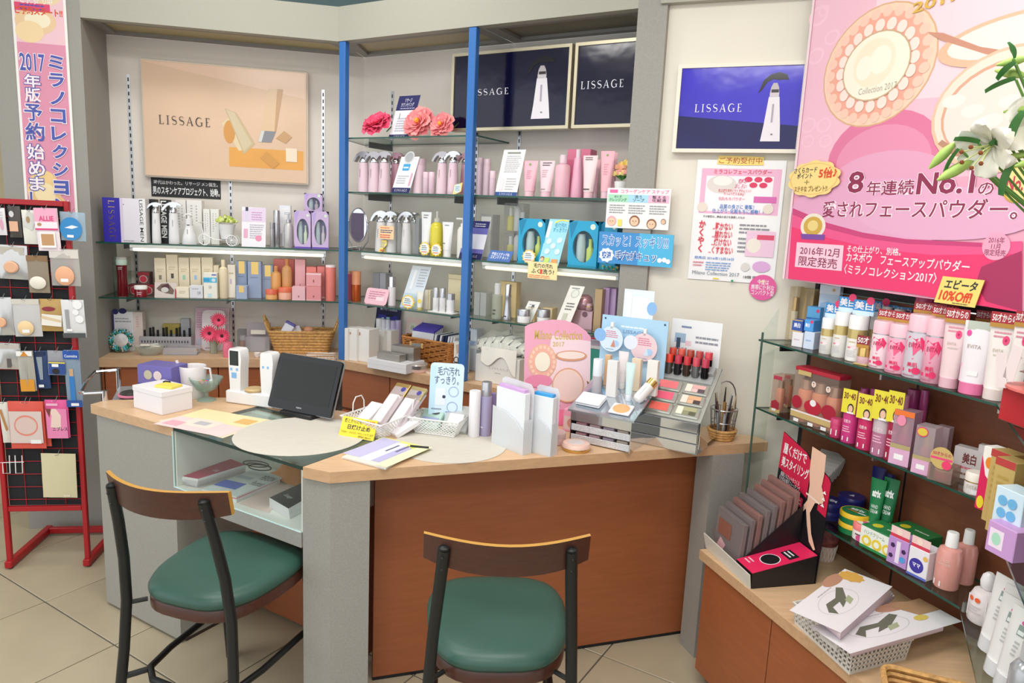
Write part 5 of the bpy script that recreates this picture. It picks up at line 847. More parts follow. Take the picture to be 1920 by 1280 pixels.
# ================================================================ banner, wall notices, big poster
u0 = BA.at(34, 190, -.003)[0]; u1 = BA.at(134, 190, -.003)[0]; zb = 1.30; zt = 2.32; W = u1-u0; Hh = zt-zb
def q(x, y, B=BA, d=-.003, o=(u0, zb, W, Hh)): a, b = B.at(x, y, d); return (a-o[0])/o[2], (b-o[1])/o[3]
def tb(s, x0, y0, x1, y1, c, b=.012, rot=0, qq=q): a = qq(x0, (y0+y1)/2); e = qq(x1, (y0+y1)/2); zt_ = qq((x0+x1)/2, y0)[1]; zb_ = qq((x0+x1)/2, y1)[1]; return ('t', s, a[0], zb_, e[0], zt_, c, b, rot)
PW = '#f3e6ea'
sh = [('r', .0, 0, 1, 1, '#eceae6'), ('r', .05, .0, .95, 1, '#d98fa8'), ('r', .05, .72, .95, 1, '#e9c0c8'), ('e', .64, .93, .34, .07, '#e9cfa8'), ('e', .62, .94, .26, .05, '#ecd9b8'), ('e', .42, .80, .38, .05, '#e6c49a'), ('e', .46, .805, .24, .03, '#efe3c4'), ('e', .3, .76, .26, .04, '#ecd0a0'), ('r', .05, .835, .70, .865, '#d9466e'), ('l', .15, .837, .62, .863, 2, '#5a4aa0'), ('r', .16, .945, .74, .975, '#d23a2c'), ('e', .38, .16, .32, .08, '#eac88a'), ('e', .42, .08, .42, .08, '#e6bf84'), ('e', .4, .15, .2, .04, '#f0dcae'),
      tb('ご予約承り中', 38, -6, 98, 8, '#f5e9e0', .03), tb('ご予約スタート!!', 28, 14, 117, 29, '#d8501c', .03)]
BL = '#4a55a8'
for s, xs, y0, y1 in (('2017', (37, 84), 100, 134), ('年', (45, 76), 139, 164), ('版', (47, 77), 165, 191), ('予', (46, 80), 195, 227), ('約', (48, 84), 230, 264), ('始', (51, 84), 270, 299), ('め', (54, 85), 302, 330), ('ま', (56, 84), 332, 357), ('し', (57, 82), 360, 386)):
    wht = s in '年版始めま'
    sh += [tb(s, xs[0]-1.5, y0-1.5, xs[1]+1.5, y1+1.5, BL if wht else PW, .06), tb(s, xs[0], y0, xs[1], y1, PW if wht else BL, .02)]
for i, s in enumerate('ミラノコレクション'):
    y0 = 104+i*33.5; x = 91+i*1.5; sh += [tb(s, x-1.5, y0-1.5, x+30, y0+27.5, PW, .07), tb(s, x, y0, x+28.5, y0+26, BL, .035)]
card('hanging_banner', 'long pink paper banner with blue Japanese letters on the grey pillar', BA.M((u0+u1)/2, -.003, zb), W, Hh, '#eceae6', sh, 'banner', 0, th=.001, stand=False)
# notices on the cream wall
u0 = BC.at(1299, 410, .016)[0]; u1 = BC.at(1464, 410, .016)[0]; zt = BC.at(1390, 300, .016)[1]; zb = BC.at(1375, 528, .016)[1]; W = u1-u0; Hh = zt-zb
RD = '#d8344c'; PKP = '#eab4d0'
card('notice_sheet', 'white handwritten style product notice pinned on the cream wall', BC.M((u0+u1)/2, .016, zb), W, Hh, '#f0eff0', [('r', .06, .56, .96, .93, PKP), ('r', .12, .58, .88, .87, '#f3eef2'), ('e', .3, .80, .17, .075, '#dcd4d0'), ('e', .31, .83, .11, .04, '#eeeae6'), ('t', 'ミラコレフェースパウダー', .2, .885, .85, .925, RD, .02)]+[('e', x, z, .045, .022, '#d83a62') for x, z in ((.6, .845), (.71, .845), (.82, .845), (.66, .80), (.77, .80))]+[('t', '究極の\nおしろい', .45, .77, .58, .85, '#d86a8a', .02, .03), ('t', '仕上がりきれいでくずれにくい！\nたっぷり使える28ｇ！', .27, .71, .64, .765, RD), ('t', '化粧もちパウダー', .28, .67, .58, .70, '#e890a8', .02), ('r', .68, .66, .93, .71, '#d66ab0'), ('t', '品質の良さに 衝撃！\n仕上がり･化粧もちに感動！!', .22, .565, .80, .64, '#4a80c8', .01), ('e', .1, .61, .06, .04, '#e4d8cc'), ('e', .85, .61, .06, .04, '#e4d8cc'), ('t', 'その秘密は…商品の良さを実感したもの', .12, .525, .60, .545, INK), ('t', 'か\nく\nや\nく', .08, .23, .16, .50, RD, .035), ('t', '‥乾かない\n‥崩れない\n‥焼けない\n‥くすまない', .22, .225, .50, .49, RD, .02), ('l', .55, .40, .92, .49, 3, '#8a8a92'), ('l', .55, .24, .66, .38, 4, '#8a8a92'), ('r', .64, .22, .96, .43, '#e9c4da'), ('e', .73, .31, .08, .06, '#e9e2d6'), ('r', .76, .36, .95, .40, '#d84a6a'), ('t', '発売日 2016年12月16日', .06, .175, .52, .20, '#4a80c8'), ('l', .2, .08, .52, .16, 4, '#7aa0d0'), ('l', .05, .11, .18, .16, 2, '#d87a8a'), ('e', .66, .13, .05, .035, '#d8d4d0'), ('e', .84, .14, .1, .045, '#d9a9d8'), ('t', 'Milano Collection 2017', .05, .045, .6, .075, '#6a7a8a', .0), ('t', '18個 限定', .65, .035, .85, .06, INK), ('r', .3, .012, .37, .022, '#e8d040'), ('r', .84, .015, .9, .025, '#e8d040')], 'notice', 0, th=.0008, stand=False)
o = single('pushpin', 'green push pin at the foot of the white notice', 'pin', G().lathe([(.0001, 0), (.003, 0), (.002, .004), (.004, .006), (.004, .009), (.0001, .010)], 10), mt('#2f9a6a', .3), BC.M(BC.at(1373, 526, .015)[0], .0145, BC.at(1373, 526, .015)[1]) @ Matrix.Rotation(math.pi/2, 4, 'X'))
flat(BC, .0135, 1345, 1433, 292, 310, 'paper_strip', 'yellow torn paper strip over the top of the white notice', '#f0d878', [('t', 'ご予約受付中', .04, .18, .96, .82, '#b0523a', .01)], 'notice', th=.001, poly=[(.0, .1), (.5, 0), (1, .05), (.98, .5), (1, .9), (.5, .98), (.02, 1)])
cir = [(.5+.5*math.cos(2*math.pi*k/28), .5+.5*math.sin(2*math.pi*k/28)) for k in range(28)]
flat(BC, .012, 1404, 1456, 515, 563, 'round_sticker', 'round pink sticker with white Japanese letters on the cream wall', '#e05a9c', [('t', '今度は\n携帯に便利な\nコンパクト型', .08, .2, .92, .82, '#f6eef2', .008)], 'sticker', th=.001, poly=cir)
# big pink poster hung in front of the back boards
PD = .283
u0 = BR.at(1497, 260, PD)[0]; u1 = .80; zb = BR.at(1475, 523, PD)[1]; zt = 2.20; W = u1-u0; Hh = zt-zb
def qr(x, y): a, b = BR.at(x, y, PD); return (a-u0)/W, (b-zb)/Hh
def tr(s, x0, y0, x1, y1, c, b=.012, rot=0):     # lettering boxed by its left and right middle heights
    a = qr(x0, (y0+y1)/2); e = qr(x1, (y0+y1)/2); hh = (qr((x0+x1)/2, y0)[1]-qr((x0+x1)/2, y1)[1]); return ('t', s, a[0], (a[1]+e[1])/2-hh/2, e[0], (a[1]+e[1])/2+hh/2, c, b, rot)
def el(x, y, rx, ry, c): a = qr(x, y); b = qr(x+rx, y); e = qr(x, y-ry); return ('e', a[0], a[1], b[0]-a[0], e[1]-a[1], c)
def rg(x, y, rx, ry, c, f): v = el(x, y, rx, ry, c); return ('o',)+v[1:]+(f,)
def pp(pts, c): return ('p', [qr(*p) for p in pts], c)
cz = el(1642, 124, 112, 112, 0)
lace = [('e', cz[1]+cz[3]*.86*math.cos(2*math.pi*k/26), cz[2]+cz[4]*.86*math.sin(2*math.pi*k/26), cz[3]*.085, cz[4]*.085, '#f1c6b2') for k in range(26)]
lace2 = [('e', cz[1]+cz[3]*.66*math.cos(2*math.pi*k/20), cz[2]+cz[4]*.66*math.sin(2*math.pi*k/20), cz[3]*.085, cz[4]*.1, '#f8ddd2') for k in range(20)]
def scrl(x, y, s): return [rg(x, y, s, s, '#f2c4d4', .72)]
shp = [('r', 0, 0, 1, 1, '#e8a5bd'), ('r', 0, .32, 1, 1, '#edbccb'), ('p', [(.3, .55), (1, .5), (1, 1), (.3, 1)], '#f0d0d8')]
for k, (x, y, s) in enumerate(((1535, 30, 18), (1560, 70, 14), (1530, 105, 15), (1545, 20, 10), (1516, 235, 14), (1545, 235, 14), (1515, 265, 12), (1548, 265, 12))): shp += scrl(x, y, s)
shp += [el(1650, 300, 118, 92, '#dd7a9e'), el(1650, 305, 96, 70, '#e391b0'), el(1660, 345, 130, 62, '#e2a3c0'),
        el(1642, 124, 114, 112, '#d9ac84'), el(1642, 124, 111, 109, '#f0cdb4'), el(1642, 124, 98, 96, '#eea893')]+lace+lace2+[el(1642, 124, 66, 64, '#caa888'), el(1642, 124, 63, 61, '#f2ead6'), el(1640, 118, 40, 44, '#eee2c8'), el(1652, 112, 20, 26, '#f4ecda'), el(1622, 128, 15, 22, '#f4ecda'), tr('Collection 2017', 1612, 160, 1682, 172, '#a59a86', .0),
        el(1900, 70, 170, 46, '#e6b99a'), el(1905, 66, 150, 36, '#f3e2da'), pp([(1740, 60), (1765, 75), (1850, 102), (1920, 110), (1920, 100), (1840, 88), (1770, 62)], '#c98f78'),
        el(1890, 205, 175, 118, '#e3bfa4'), el(1890, 203, 166, 110, '#f1dbcb'), el(1890, 206, 148, 96, '#d9a68c'), el(1891, 208, 142, 92, '#efdbd2')]
shp += [el(1790+35*k, 190+18*(k % 3), 22, 12, '#f4e4dc') for k in range(4)]+[pp([(1768, 262), (1800, 282), (1850, 292), (1850, 302), (1790, 292), (1760, 270)], '#b98a72')]
shp += [el(1640, 395, 215, 62, '#e0a4c4'), el(1760, 400, 200, 50, '#e2aac8'),
        pp([(1488, 392), (1554, 420), (1620, 438), (1700, 450), (1800, 457), (1919, 452), (1918, 586), (1690, 547), (1479, 522)], '#e8588c'), pp([(1486, 425), (1554, 446), (1640, 466), (1750, 478), (1919, 476), (1918, 586), (1690, 547), (1479, 522)], '#ea3c72'), pp([(1488, 390), (1554, 418), (1620, 436), (1700, 448), (1843, 455), (1843, 463), (1700, 457), (1620, 446), (1554, 429), (1487, 402)], '#c8447a'),
        pp([(1842, 500), (1918, 470), (1918, 584), (1850, 565), (1832, 530)], '#a8325e'), ('r', -.0, 0, .012, 1, '#f0d6dc')]
DR = '#8c2f50'
def glow(*a): return [tr(a[0], a[1]-1, a[2]-1, a[3]+1, a[4]+1, '#f6e4ec', .055), tr(*a)]
shp += [tr('2017', 1715, -8, 1805, 12, '#d9b04c', .02)]+glow('8', 1592, 321, 1622, 362, DR, .02)+glow('年連続', 1627, 338, 1716, 366, DR, .01)+glow('No.1', 1722, 322, 1830, 364, DR, .03)+glow('の', 1836, 342, 1866, 366, DR, .01)+glow('愛されフェースパウダー。', 1545, 374, 1912, 410, DR, .012)
shp += [pp([(1496, 454), (1584, 460), (1580, 508), (1492, 500)], '#f2cadb'), tr('2016年12月', 1502, 463, 1576, 480, DR, .012), tr('限定発売', 1499, 482, 1572, 501, DR, .012), tr('その仕上がり、別格。', 1590, 462, 1692, 476, '#f8eef2'), tr('カネボウ　フェースアップパウダー', 1588, 480, 1822, 500, '#f8eef2'), tr('〈ミラノコレクション2017〉', 1584, 502, 1760, 522, '#f8eef2')]
shp += [el(1526, 424, 24, 24, '#e9e0d0'), el(1526, 424, 18, 18, '#cda648'), pp([(1503, 438), (1549, 440), (1547, 450), (1505, 448)], '#7a4aa0'), el(1526, 423, 10, 10, '#e6cf86'), el(1870, 462, 27, 26, '#e9a4c0'), tr('2016年\n11月\n限定発売', 1850, 444, 1890, 480, DR), el(1912, 345, 32, 36, '#caa040'), el(1912, 345, 28, 32, '#eed890'), tr('No.1', 1890, 330, 1930, 358, '#c0394e', .03)]
card('advert_poster', 'large pink poster of round face powder compacts', BR.M((u0+u1)/2, PD, zb), W, Hh, '#e8a5bd', shp, 'poster', 0, th=.0012, stand=False)
NB = 12; cpoly = []
for k in range(48): a = 2*math.pi*k/48; r = .44+.06*abs(math.sin(a*5)); cpoly.append((.5+r*math.cos(a), .5+r*math.sin(a)))
cs = max(.001, .0); flat(BR, PD-.010, 1477, 1577, 300, 370, 'cloud_sign', 'yellow cloud shaped handwritten sign at the poster edge', '#f2d78a', [('o', .5, .5, .44, .42, '#e8b46a', .97), ('t', 'さくらカード\nポイント', .12, .52, .56, .82, INK, .015), ('t', '5倍♪', .6, .50, .92, .78, '#e0482c', .03), ('t', '＋', .34, .36, .44, .48, '#8a7a4a'), ('t', 'ステキな プレゼント!!', .16, .16, .78, .32, '#8a6a3a', .01)], th=.001, poly=cpoly)
# ================================================================ red grid rack with hanging packs
RK = Bay(-1.935, 2.575, 9.0); ul = RK.at(12, 960)[0]; ur = RK.at(160, 960)[0]; WR = ur-ul; REDM = mt('#a8161f', .4)
t = thing('grid_rack', 'red wire grid rack on splayed feet beside the pillar', 'rack', RK.M(ul, 0, 0)); ZT = 1.425; Z0 = .235
for x in (0, WR): obj('upright', G().bbox(.018, .018, ZT-.03, .002, .03, cx=x), REDM, t)
for z in (Z0, ZT-.02): obj('crossbar', G().bbox(WR-.019, .016, .02, .002, z, cx=WR/2), REDM, t)
for x in (0, WR): obj('foot', G().bbox(.026, .34, .028, .003, .006, cx=x, cy=.15), REDM, t); obj('glide', G().lathe([(.0001, 0), (.009, 0), (.009, .0058), (.0001, .0059)], 10, c=(x, 0)), BK, t)
obj('foot_brace', G().bbox(WR-.027, .022, .026, .003, .010, cx=WR/2, cy=.29), REDM, t)
obj('backing', G().box(.010, WR-.010, .008, .010, Z0+.02, ZT-.02), mt('#1a1b1f', .8, 0, 'noise', 300, .3), t)
wm_ = mesh('wire', G().tube([(.009, 0, 0), (WR-.009, 0, 0)], .0016, 5), REDM)
for k in range(22): obj('wire', wm_, None, t, Matrix.Translation((0, .004, Z0+.045+k*.0515)))
for k in range(1, 4): obj('wire', G().tube([(WR*k/4, .006, Z0+.02), (WR*k/4, .006, ZT-.02)], .0016, 5), REDM, t)
ZL = zm(0, 360, .3125); ZL2 = zm(0, 740, .42194)
def pack(Z, box, label, film, shapes, d=-.02, th=.006, puff=None, name='hanging_pack', group=None, hdr=None, stick=None):
    a = Z(box[0], box[2]); b = Z(box[1], box[3]); ym = (a[1]+b[1])/2; x0 = RK.at(a[0], ym, d)[0]; x1 = RK.at(b[0], ym, d)[0]; xm = (a[0]+b[0])/2; z1 = RK.at(xm, a[1], d)[1]; z0 = RK.at(xm, b[1], d)[1]; w, h = x1-x0, z1-z0
    T = RK.M((x0+x1)/2, d, z0) @ Matrix.Rotation(.04, 4, 'X') @ Matrix.Rotation(rnd.uniform(-.03, .03), 4, 'Y'); t = thing(name, label, 'pack', T, group)
    def pl(u, v): s = math.sin(math.pi*u)**.5*math.sin(math.pi*min(1, max(0, v)))**.5; return ((u-.5)*w, -th*s+.0006*math.sin(17*u+11*v), v*h)
    def pk(u, v): s = math.sin(math.pi*u)**.5*math.sin(math.pi*v)**.5; return ((.5-u)*w, .002+th*.5*s, v*h)
    g = G().sheet(pl, 8, 8).sheet(pk, 4, 4); m = film if not isinstance(film, str) else mt(film, .3)
    obj('bag', g, m, t)
    if puff: c, cx, cz, r, rz = puff; obj('puff', G().lathe([(.0001, 0), (r*w*.8, 0), (r*w, .003), (r*w*.8, .007), (.0001, .007)], 20), mt(c, .85), t, Matrix.Translation(((cx-.5)*w, -th-.0006, cz*h)) @ Matrix.Rotation(math.pi/2, 4, 'X') @ Matrix.Diagonal((1, rz, 1, 1)))
    if shapes: printed(t, w, h, shapes, y=-th-.0015 if not puff else -th*.6)
    if stick: printed(t, w, h, [('r', stick[0], stick[1], stick[0]+.26, stick[1]+.09, '#efefef')], y=-th-.009 if puff else -th-.004, name='price_sticker')
    obj('hook', G().tube([(0, -.004, h-.004), (0, .006, h+.006), (0, .014, h+.012)], .0013, 5).tube([(0, -.030, h+.004), (0, -.004, h-.004)], .0013, 5), SIL, t)
FS = mt('#c9c8c6', .18, .55); FW = fr('#f0efee', .55, .2); FC = fr('#e9e6e2', .35, .15); FBR = fr('#c9bba4', .45, .2); FG = mt('#b9975a', .3, .3)
pack(ZL, (-14, 38, 95, 258), 'white card pack with a pink oval at the rack edge', '#e6e2e4', [('e', .6, .4, .2, .2, '#d9a0b4'), ('l', .3, .6, .9, .9, 3, '#c9c9cc')])
pack(ZL, (56, 130, 84, 272), 'dark pack with a peach sponge in the top row', mt('#4a4440', .35), [('e', .35, .75, .2, .1, '#d0d0d0'), ('r', .1, .2, .8, .52, '#e0b090')], d=-.012)
pack(ZL, (140, 240, 108, 312), 'white card pack with a tilted sample in the top row', '#e2e0d6', [('p', [(.1, .55), (.6, .4), (.95, .8), (.4, .98)], '#cfcfca'), ('e', .42, .72, .12, .1, '#a98a66')], d=-.012)
pack(ZL, (225, 360, 96, 352), 'tall pink and white pack with a beige compact', '#ecdde2', [('r', 0, .52, 1, 1, '#eba9c4'), ('r', .0, .53, 1, .68, '#f3e4ea'), ('t', 'ALLIE', .2, .7, .85, .82, '#d8407c', .03), ('e', .2, .62, .1, .04, '#b08a64'), ('r', .0, .49, 1, .53, '#d8407c'), ('r', .15, .08, .85, .44, '#f2f0ee'), ('r', .22, .13, .78, .40, '#c09468')], d=-.03)
pack(ZL, (362, 512, 120, 292), 'clear pack with a round blue compact', fr('#cfe2ee', .4, .15), [('e', .45, .42, .44, .40, '#2f86c4'), ('p', [(.2, .45), (.5, .55), (.75, .5), (.5, .42)], '#e6eef2')], stick=(.3, .12), d=-.025)
pack(ZL, (-6, 165, 318, 522), 'silver bag with a square peach sponge', FS, [('r', .08, .72, .9, .95, '#b9b4a8')], puff=('#e2b190', .45, .36, .26, .9))
pack(ZL, (170, 295, 380, 604), 'brownish clear bag with a white puff and strap', FBR, [('r', .0, .85, 1, 1, '#8a6a48')], puff=('#e6dfd2', .5, .28, .40, .85))
pack(ZL, (306, 480, 340, 562), 'clear bag with a round peach sponge', FC, [('r', .0, .75, 1, .98, '#d6d0c8')], puff=('#e6ad88', .5, .28, .33, 1.1), stick=(.38, .12))
pack(ZL, (-10, 84, 630, 858), 'silver bag with a peach puff at the rack edge', FS, [], puff=('#e6b08c', .3, .35, .3, 1.2))
pack(ZL, (86, 250, 640, 866), 'clear white bag with a round beige sponge', FW, [('r', .0, .86, 1, 1, '#cfcabf')], puff=('#eacb9c', .45, .24, .30, 1.), stick=(.35, .12))
pack(ZL, (246, 386, 640, 834), 'gold bag with a white puff and a red oval label', FG, [('e', .4, .70, .28, .07, '#8a2a38'), ('p', [(.05, .2), (.9, .15), (.95, .5), (.1, .55)], '#e9e4da'), ('p', [(.05, .4), (.9, .28), (.9, .36), (.1, .5)], '#d9c4a0')])
pack(ZL, (378, 514, 645, 872), 'white blister card with a slim grey tool', '#dadada', [('r', 0, 0, 1, .13, '#4a4d4c'), ('r', .18, .2, .34, .75, '#9a9c9e'), ('e', .75, .88, .2, .12, '#eeeeee'), ('e', .65, .68, .14, .08, '#eeeeee'), ('e', .8, .5, .18, .1, '#eeeeee'), ('r', .2, .18, .45, .24, '#efefef')], d=-.028)
pack(ZL, (-8, 125, 905, 1062), 'silver bag with a small dark brush', FS, [('r', .40, .08, .58, .42, '#5a5450'), ('r', .0, .8, 1, 1, '#bcb7ae')])
pack(ZL, (120, 214, 950, 1192), 'clear pack with an orange foot and steel tweezers', fr('#e0dcd2', .5, .15), [('r', .05, .0, .95, .30, '#d99428'), ('r', .0, .88, 1, 1, '#ededea'), ('p', [(.25, .88), (.5, 1), (.75, .88)], '#d98a24'), ('p', [(.38, .9), (.5, .1), (.62, .9), (.5, .4)], '#a9a8a4')], d=-.024)
pack(ZL, (212, 300, 950, 1178), 'navy blue card pack with a dark tool', '#27406e', [('r', .1, .88, .9, .98, '#16264a'), ('p', [(.3, .85), (.7, .85), (.6, .25), (.4, .25)], '#8f9aa4'), ('r', .25, .05, .6, .12, '#efefef')], d=-.012)
pack(ZL, (287, 400, 950, 1098), 'small clear pack with blue card and yellow stripe', fr('#d6d8de', .4, .15), [('r', .08, .05, .95, .58, '#2a4a90'), ('r', .08, .50, .95, .56, '#d9c84a'), ('r', .25, .36, .6, .48, '#efefef'), ('e', .45, .18, .2, .12, '#1c1d24')], d=-.03)
pack(ZL, (396, 490, 945, 1285), 'long pack with a blue cosmetic brush', fr('#b9cfe2', .45, .15), [('r', 0, .85, 1, 1, '#1f52a8'), ('t', 'Cosmetica', .1, .88, .9, .93, '#e8eef6'), ('r', .30, .05, .62, .55, '#2f7ac0'), ('r', .34, .55, .58, .68, '#c9a27e'), ('r', .0, .0, 1, .12, '#24509a'), ('r', .3, .02, .8, .07, '#efefef')], d=-.026)
pack(ZL2, (8, 52, 30, 212), 'white pack with a wooden handled stick', '#dedad0', [('p', [(.1, .8), (.3, .85), (.75, .35), (.55, .3)], '#b5814a')], d=-.012)
for k in range(2): pack(ZL2, (44+k*26, 200+k*24, 26+k*2, 238-k*8), ('orange red framed clear pouch of nipple covers, front one', 'orange red framed clear pouch behind the front one')[k], '#d9584a', [('r', .04, .13, .96, .80, '#d8c6c0'), ('e', .5, .5, .34, .22, '#e08a78'), ('e', .5, .5, .30, .18, '#d9c0b8'), ('r', .6, .12, .9, .2, '#efefef')] if k == 0 else [('r', .1, .2, .9, .8, '#c95a4c')], d=-.032+k*.016)
pack(ZL2, (206, 308, 20, 190), 'pink pack with a torso picture and Japanese letters', '#e05a98', [('r', .05, .0, .95, .78, '#e887b4'), ('p', [(.2, .78), (.3, .6), (.22, .3), (.65, .25), (.7, .6), (.5, .78)], '#ecd0c4'), ('p', [(.05, .78), (.2, .55), (.3, .78)], '#7a3a30'), ('t', 'ニプレス', .3, .2, .95, .30, INK, .02), ('r', .1, .86, .6, .92, '#f0b8d0')], d=-.026)
pack(ZL2, (186, 338, 258, 456), 'plain beige card on the lowest hook', '#d6cda8', [('r', .62, .03, .8, .07, '#e6e0c4')], th=.002)
ph = RK.at(*ZL2(55, 315), -.01)
t = thing('wire_hooks', 'empty white wire hooks on the red rack', 'hooks', RK.M(ph[0], -.006, ph[1]))
for x in (-.022, .022): obj('prong', G().tube([(x-.012, 0, .04), (x-.012, -.004, -.03), (x+.012, -.004, -.03), (x+.012, 0, .04)], .0018, 5), WH, t)
obj('bar', G().tube([(-.05, -.002, .012), (.04, -.002, .014)], .0016, 5), WH, t)
# ================================================================ things on the sales counter
C1 = zm(160, 580, .26042); C2 = zm(620, 640, .23958); C3 = zm(960, 560, .26042); ZW = zm(330, 840, .13021)
T0 = ZC+.0004
def oc(Z, *a, yaw=0, z=T0, B=BG): return on(Z, B, z, *a, yaw=yaw)
def yawM(x, y, z, az): return Matrix.Translation((x, y, z)) @ Matrix.Rotation(math.radians(az), 4, 'Z')
def sheetpoly(name, label, Z, pts, z, th, m, cat='paper', shapes=None, group=None, ms=None):
    P = [atz(*Z(*p), z+th) for p in pts]; c = sum(P, Vector())/len(P); c.z = z
    x = (P[1]-P[0]); a = math.atan2(x.y, x.x); M = Matrix.Translation(c) @ Matrix.Rotation(a, 4, 'Z'); I = M.inverted(); L = [I @ p for p in P]
    o = single(name, label, cat, G().slab([(p.x, p.y) for p in L], 0, th, 0, ms=1 if ms else None), [mt(m, .35) if isinstance(m, str) else m]+([mt(ms, .6)] if ms else []), M, group, flat=True)
    if shapes:
        W = max(p.x for p in L)-min(p.x for p in L); D = max(p.y for p in L)-min(p.y for p in L)
        printed(o, W, D, shapes, M=Matrix.Translation(((max(p.x for p in L)+min(p.x for p in L))/2, min(p.y for p in L), th)) @ Matrix.Rotation(-math.pi/2, 4, 'X'), step=.0001)
    return o
# white lidded box with sticky notes
M = yawM(-1.139, 2.249, T0, -30.4) @ Matrix.Translation((-.0804, 0, 0)); hb = zat((-1.139, 2.249), C1(548, 598)[1])-T0
t = thing('lidded_box', 'white lidded cardboard box on the counter', 'box', M); WHC = mt('#e6e3e6', .55)
obj('tray', G().bbox(.157, .112, hb-.012, .001, cy=.0572), WHC, t); obj('lid', G().bbox(.1608, .1145, .018, .001, hb-.018, cy=.0572), WHC, t)
Ml = M @ Matrix.Translation((0, 0, hb+.0004))
single('sticky_pad', 'yellow sticky note pad on the white lidded box', 'note pad', G().bbox(.070, .050, .008, .0008), mt('#ecd85e', .6), Ml @ Matrix.Translation((.030, .060, 0)) @ Matrix.Rotation(.25, 4, 'Z'))
single('marker_cap', 'small black clip beside the yellow sticky pad', 'clip', G().bbox(.024, .014, .007, .002), BK, Ml @ Matrix.Translation((-.022, .088, 0)) @ Matrix.Rotation(.3, 4, 'Z'))
M, w, h = oc(C1, 388, 560, 420, 662, B=BF, yaw=18); M = M @ Matrix.Translation((-.008, .03, 0))
t = thing('tissue_box', 'violet tissue box behind the white lidded box', 'box', M); obj('carton', G().bbox(w, .09, h, .002, cy=.045), mt('#6a62a8', .4), t); printed(t, w, h, [('r', 0, 0, 1, .45, '#2b2f8f'), ('t', 'Kleenex', .06, .05, .55, .3, '#e8e8f4', .04), ('b', .78, .3, .15, 0, '#cfe0ee', 9), ('e', .32, .72, .12, 0, '#b9b49a'), ('e', .6, .72, .12, 0, '#d8c8c8')])
M, w, h = oc(C1, 625, 745, 425, 655, B=BF, yaw=20); M = M @ Matrix.Translation((.010, .014, 0)); t = thing('plastic_jug', 'white plastic jug with a long spout behind the counter', 'jug', M); WJ = mt('#e2dcdc', .35)
obj('body', G().lathe([(.001, 0), (w*.40, 0), (w*.5, h*.96), (w*.48, h), (w*.44, h*.94), (w*.36, .006), (.001, .006)], 18, c=(0, w*.5)), WJ, t); obj('handle', G().tube([(w*.45, w*.5, h*.95), (w*.72, w*.5, h*.95), (w*.78, w*.5, h*.6), (w*.74, w*.5, h*.3), (w*.42, w*.5, h*.2)], .004, 8), WJ, t); obj('spout', G().tube([(-w*.40, w*.5, h*.55), (-w*.54, w*.5, h*.8), (-w*.68, w*.5, h*1.12)], [.010, .007, .005], 8), WJ, t)
M, w, h = oc(C1, 752, 890, 508, 672, B=BF, yaw=20); t = thing('candy_dish', 'footed scalloped glass dish with wrapped sweets', 'dish', M); n = 20
obj('bowl', G().loft([[(r*(1+.05*(k % 2))*math.cos(2*math.pi*k/n), w*.4+r*(1+.05*(k % 2))*math.sin(2*math.pi*k/n), z) for k in range(n)] for r, z in ((w*.30, 0), (w*.28, h*.05), (w*.07, h*.16), (w*.08, h*.34), (w*.30, h*.5), (w*.46, h*.82), (w*.53, h), (w*.49, h), (w*.42, h*.8), (w*.24, h*.52), (w*.03, h*.42))]), fr('#dcebe6', .25, .08), t)
for k in range(7): a = k*.9; single('wrapped_sweet', ('red', 'white', 'blue', 'green', 'orange', 'pink', 'purple')[k]+' wrapped sweet in the footed glass dish', 'sweet', G().ball((0, 0, 0), .008, seg=8), mt(('#d8483a', '#e8e4e0', '#4a78c0', '#6aa05a', '#e0904a', '#e08aa0', '#8a68a8')[k], .3), M @ Matrix.Translation((.017*math.cos(a)*(k > 0), w*.4+.017*math.sin(a)*(k > 0), h*.80)))
# handset dock
M = yawM(-.917, 2.4165, T0, -16) ; t = thing('handset_dock', 'white dock with two skin checker handsets', 'device', M); WD = mt('#e6e6e6', .3); hd = .046
obj('base', G().bbox(.192, .075, hd, .004, cy=.0375), WD, t)
def handset(x, scr, h):
    w_ = .050; prof = [(-w_*.40, 0), (w_*.44, 0), (w_*.50, h*.55), (w_*.56, h*.75), (w_*.5, h*.95), (w_*.36, h), (-w_*.36, h), (-w_*.46, h*.95), (-w_*.48, h*.6)]
    o = obj('handset', G().prism([(x+a, hd+b) for a, b in prof], .010, .055), WD, t, ang=60); blue = '#7fb2e0'
    printed(o, w_, h, ([('r', .12, .60, .84, .95, '#17201c'), ('r', .14, .62, .74, .93, '#222b26'), ('r', .15, .48, .33, .54, blue), ('r', .62, .48, .8, .54, blue), ('r', .26, .30, .66, .43, blue)] if scr else [('r', .2, .62, .35, .68, blue), ('r', .58, .62, .73, .68, blue)]), y=.010, x0=x-w_/2, z0=hd)
handset(-.063, True, .150); handset(.066, False, .147)
single('contact_lens_case', 'flat tan round disc in the handset dock', 'disc', G().lathe([(.0001, 0), (.030, 0), (.033, .006), (.028, .012), (.0001, .012)], 18, ox=1.), mt('#c3a878', .4), M @ Matrix.Translation((.002, .03, hd+.0004)))
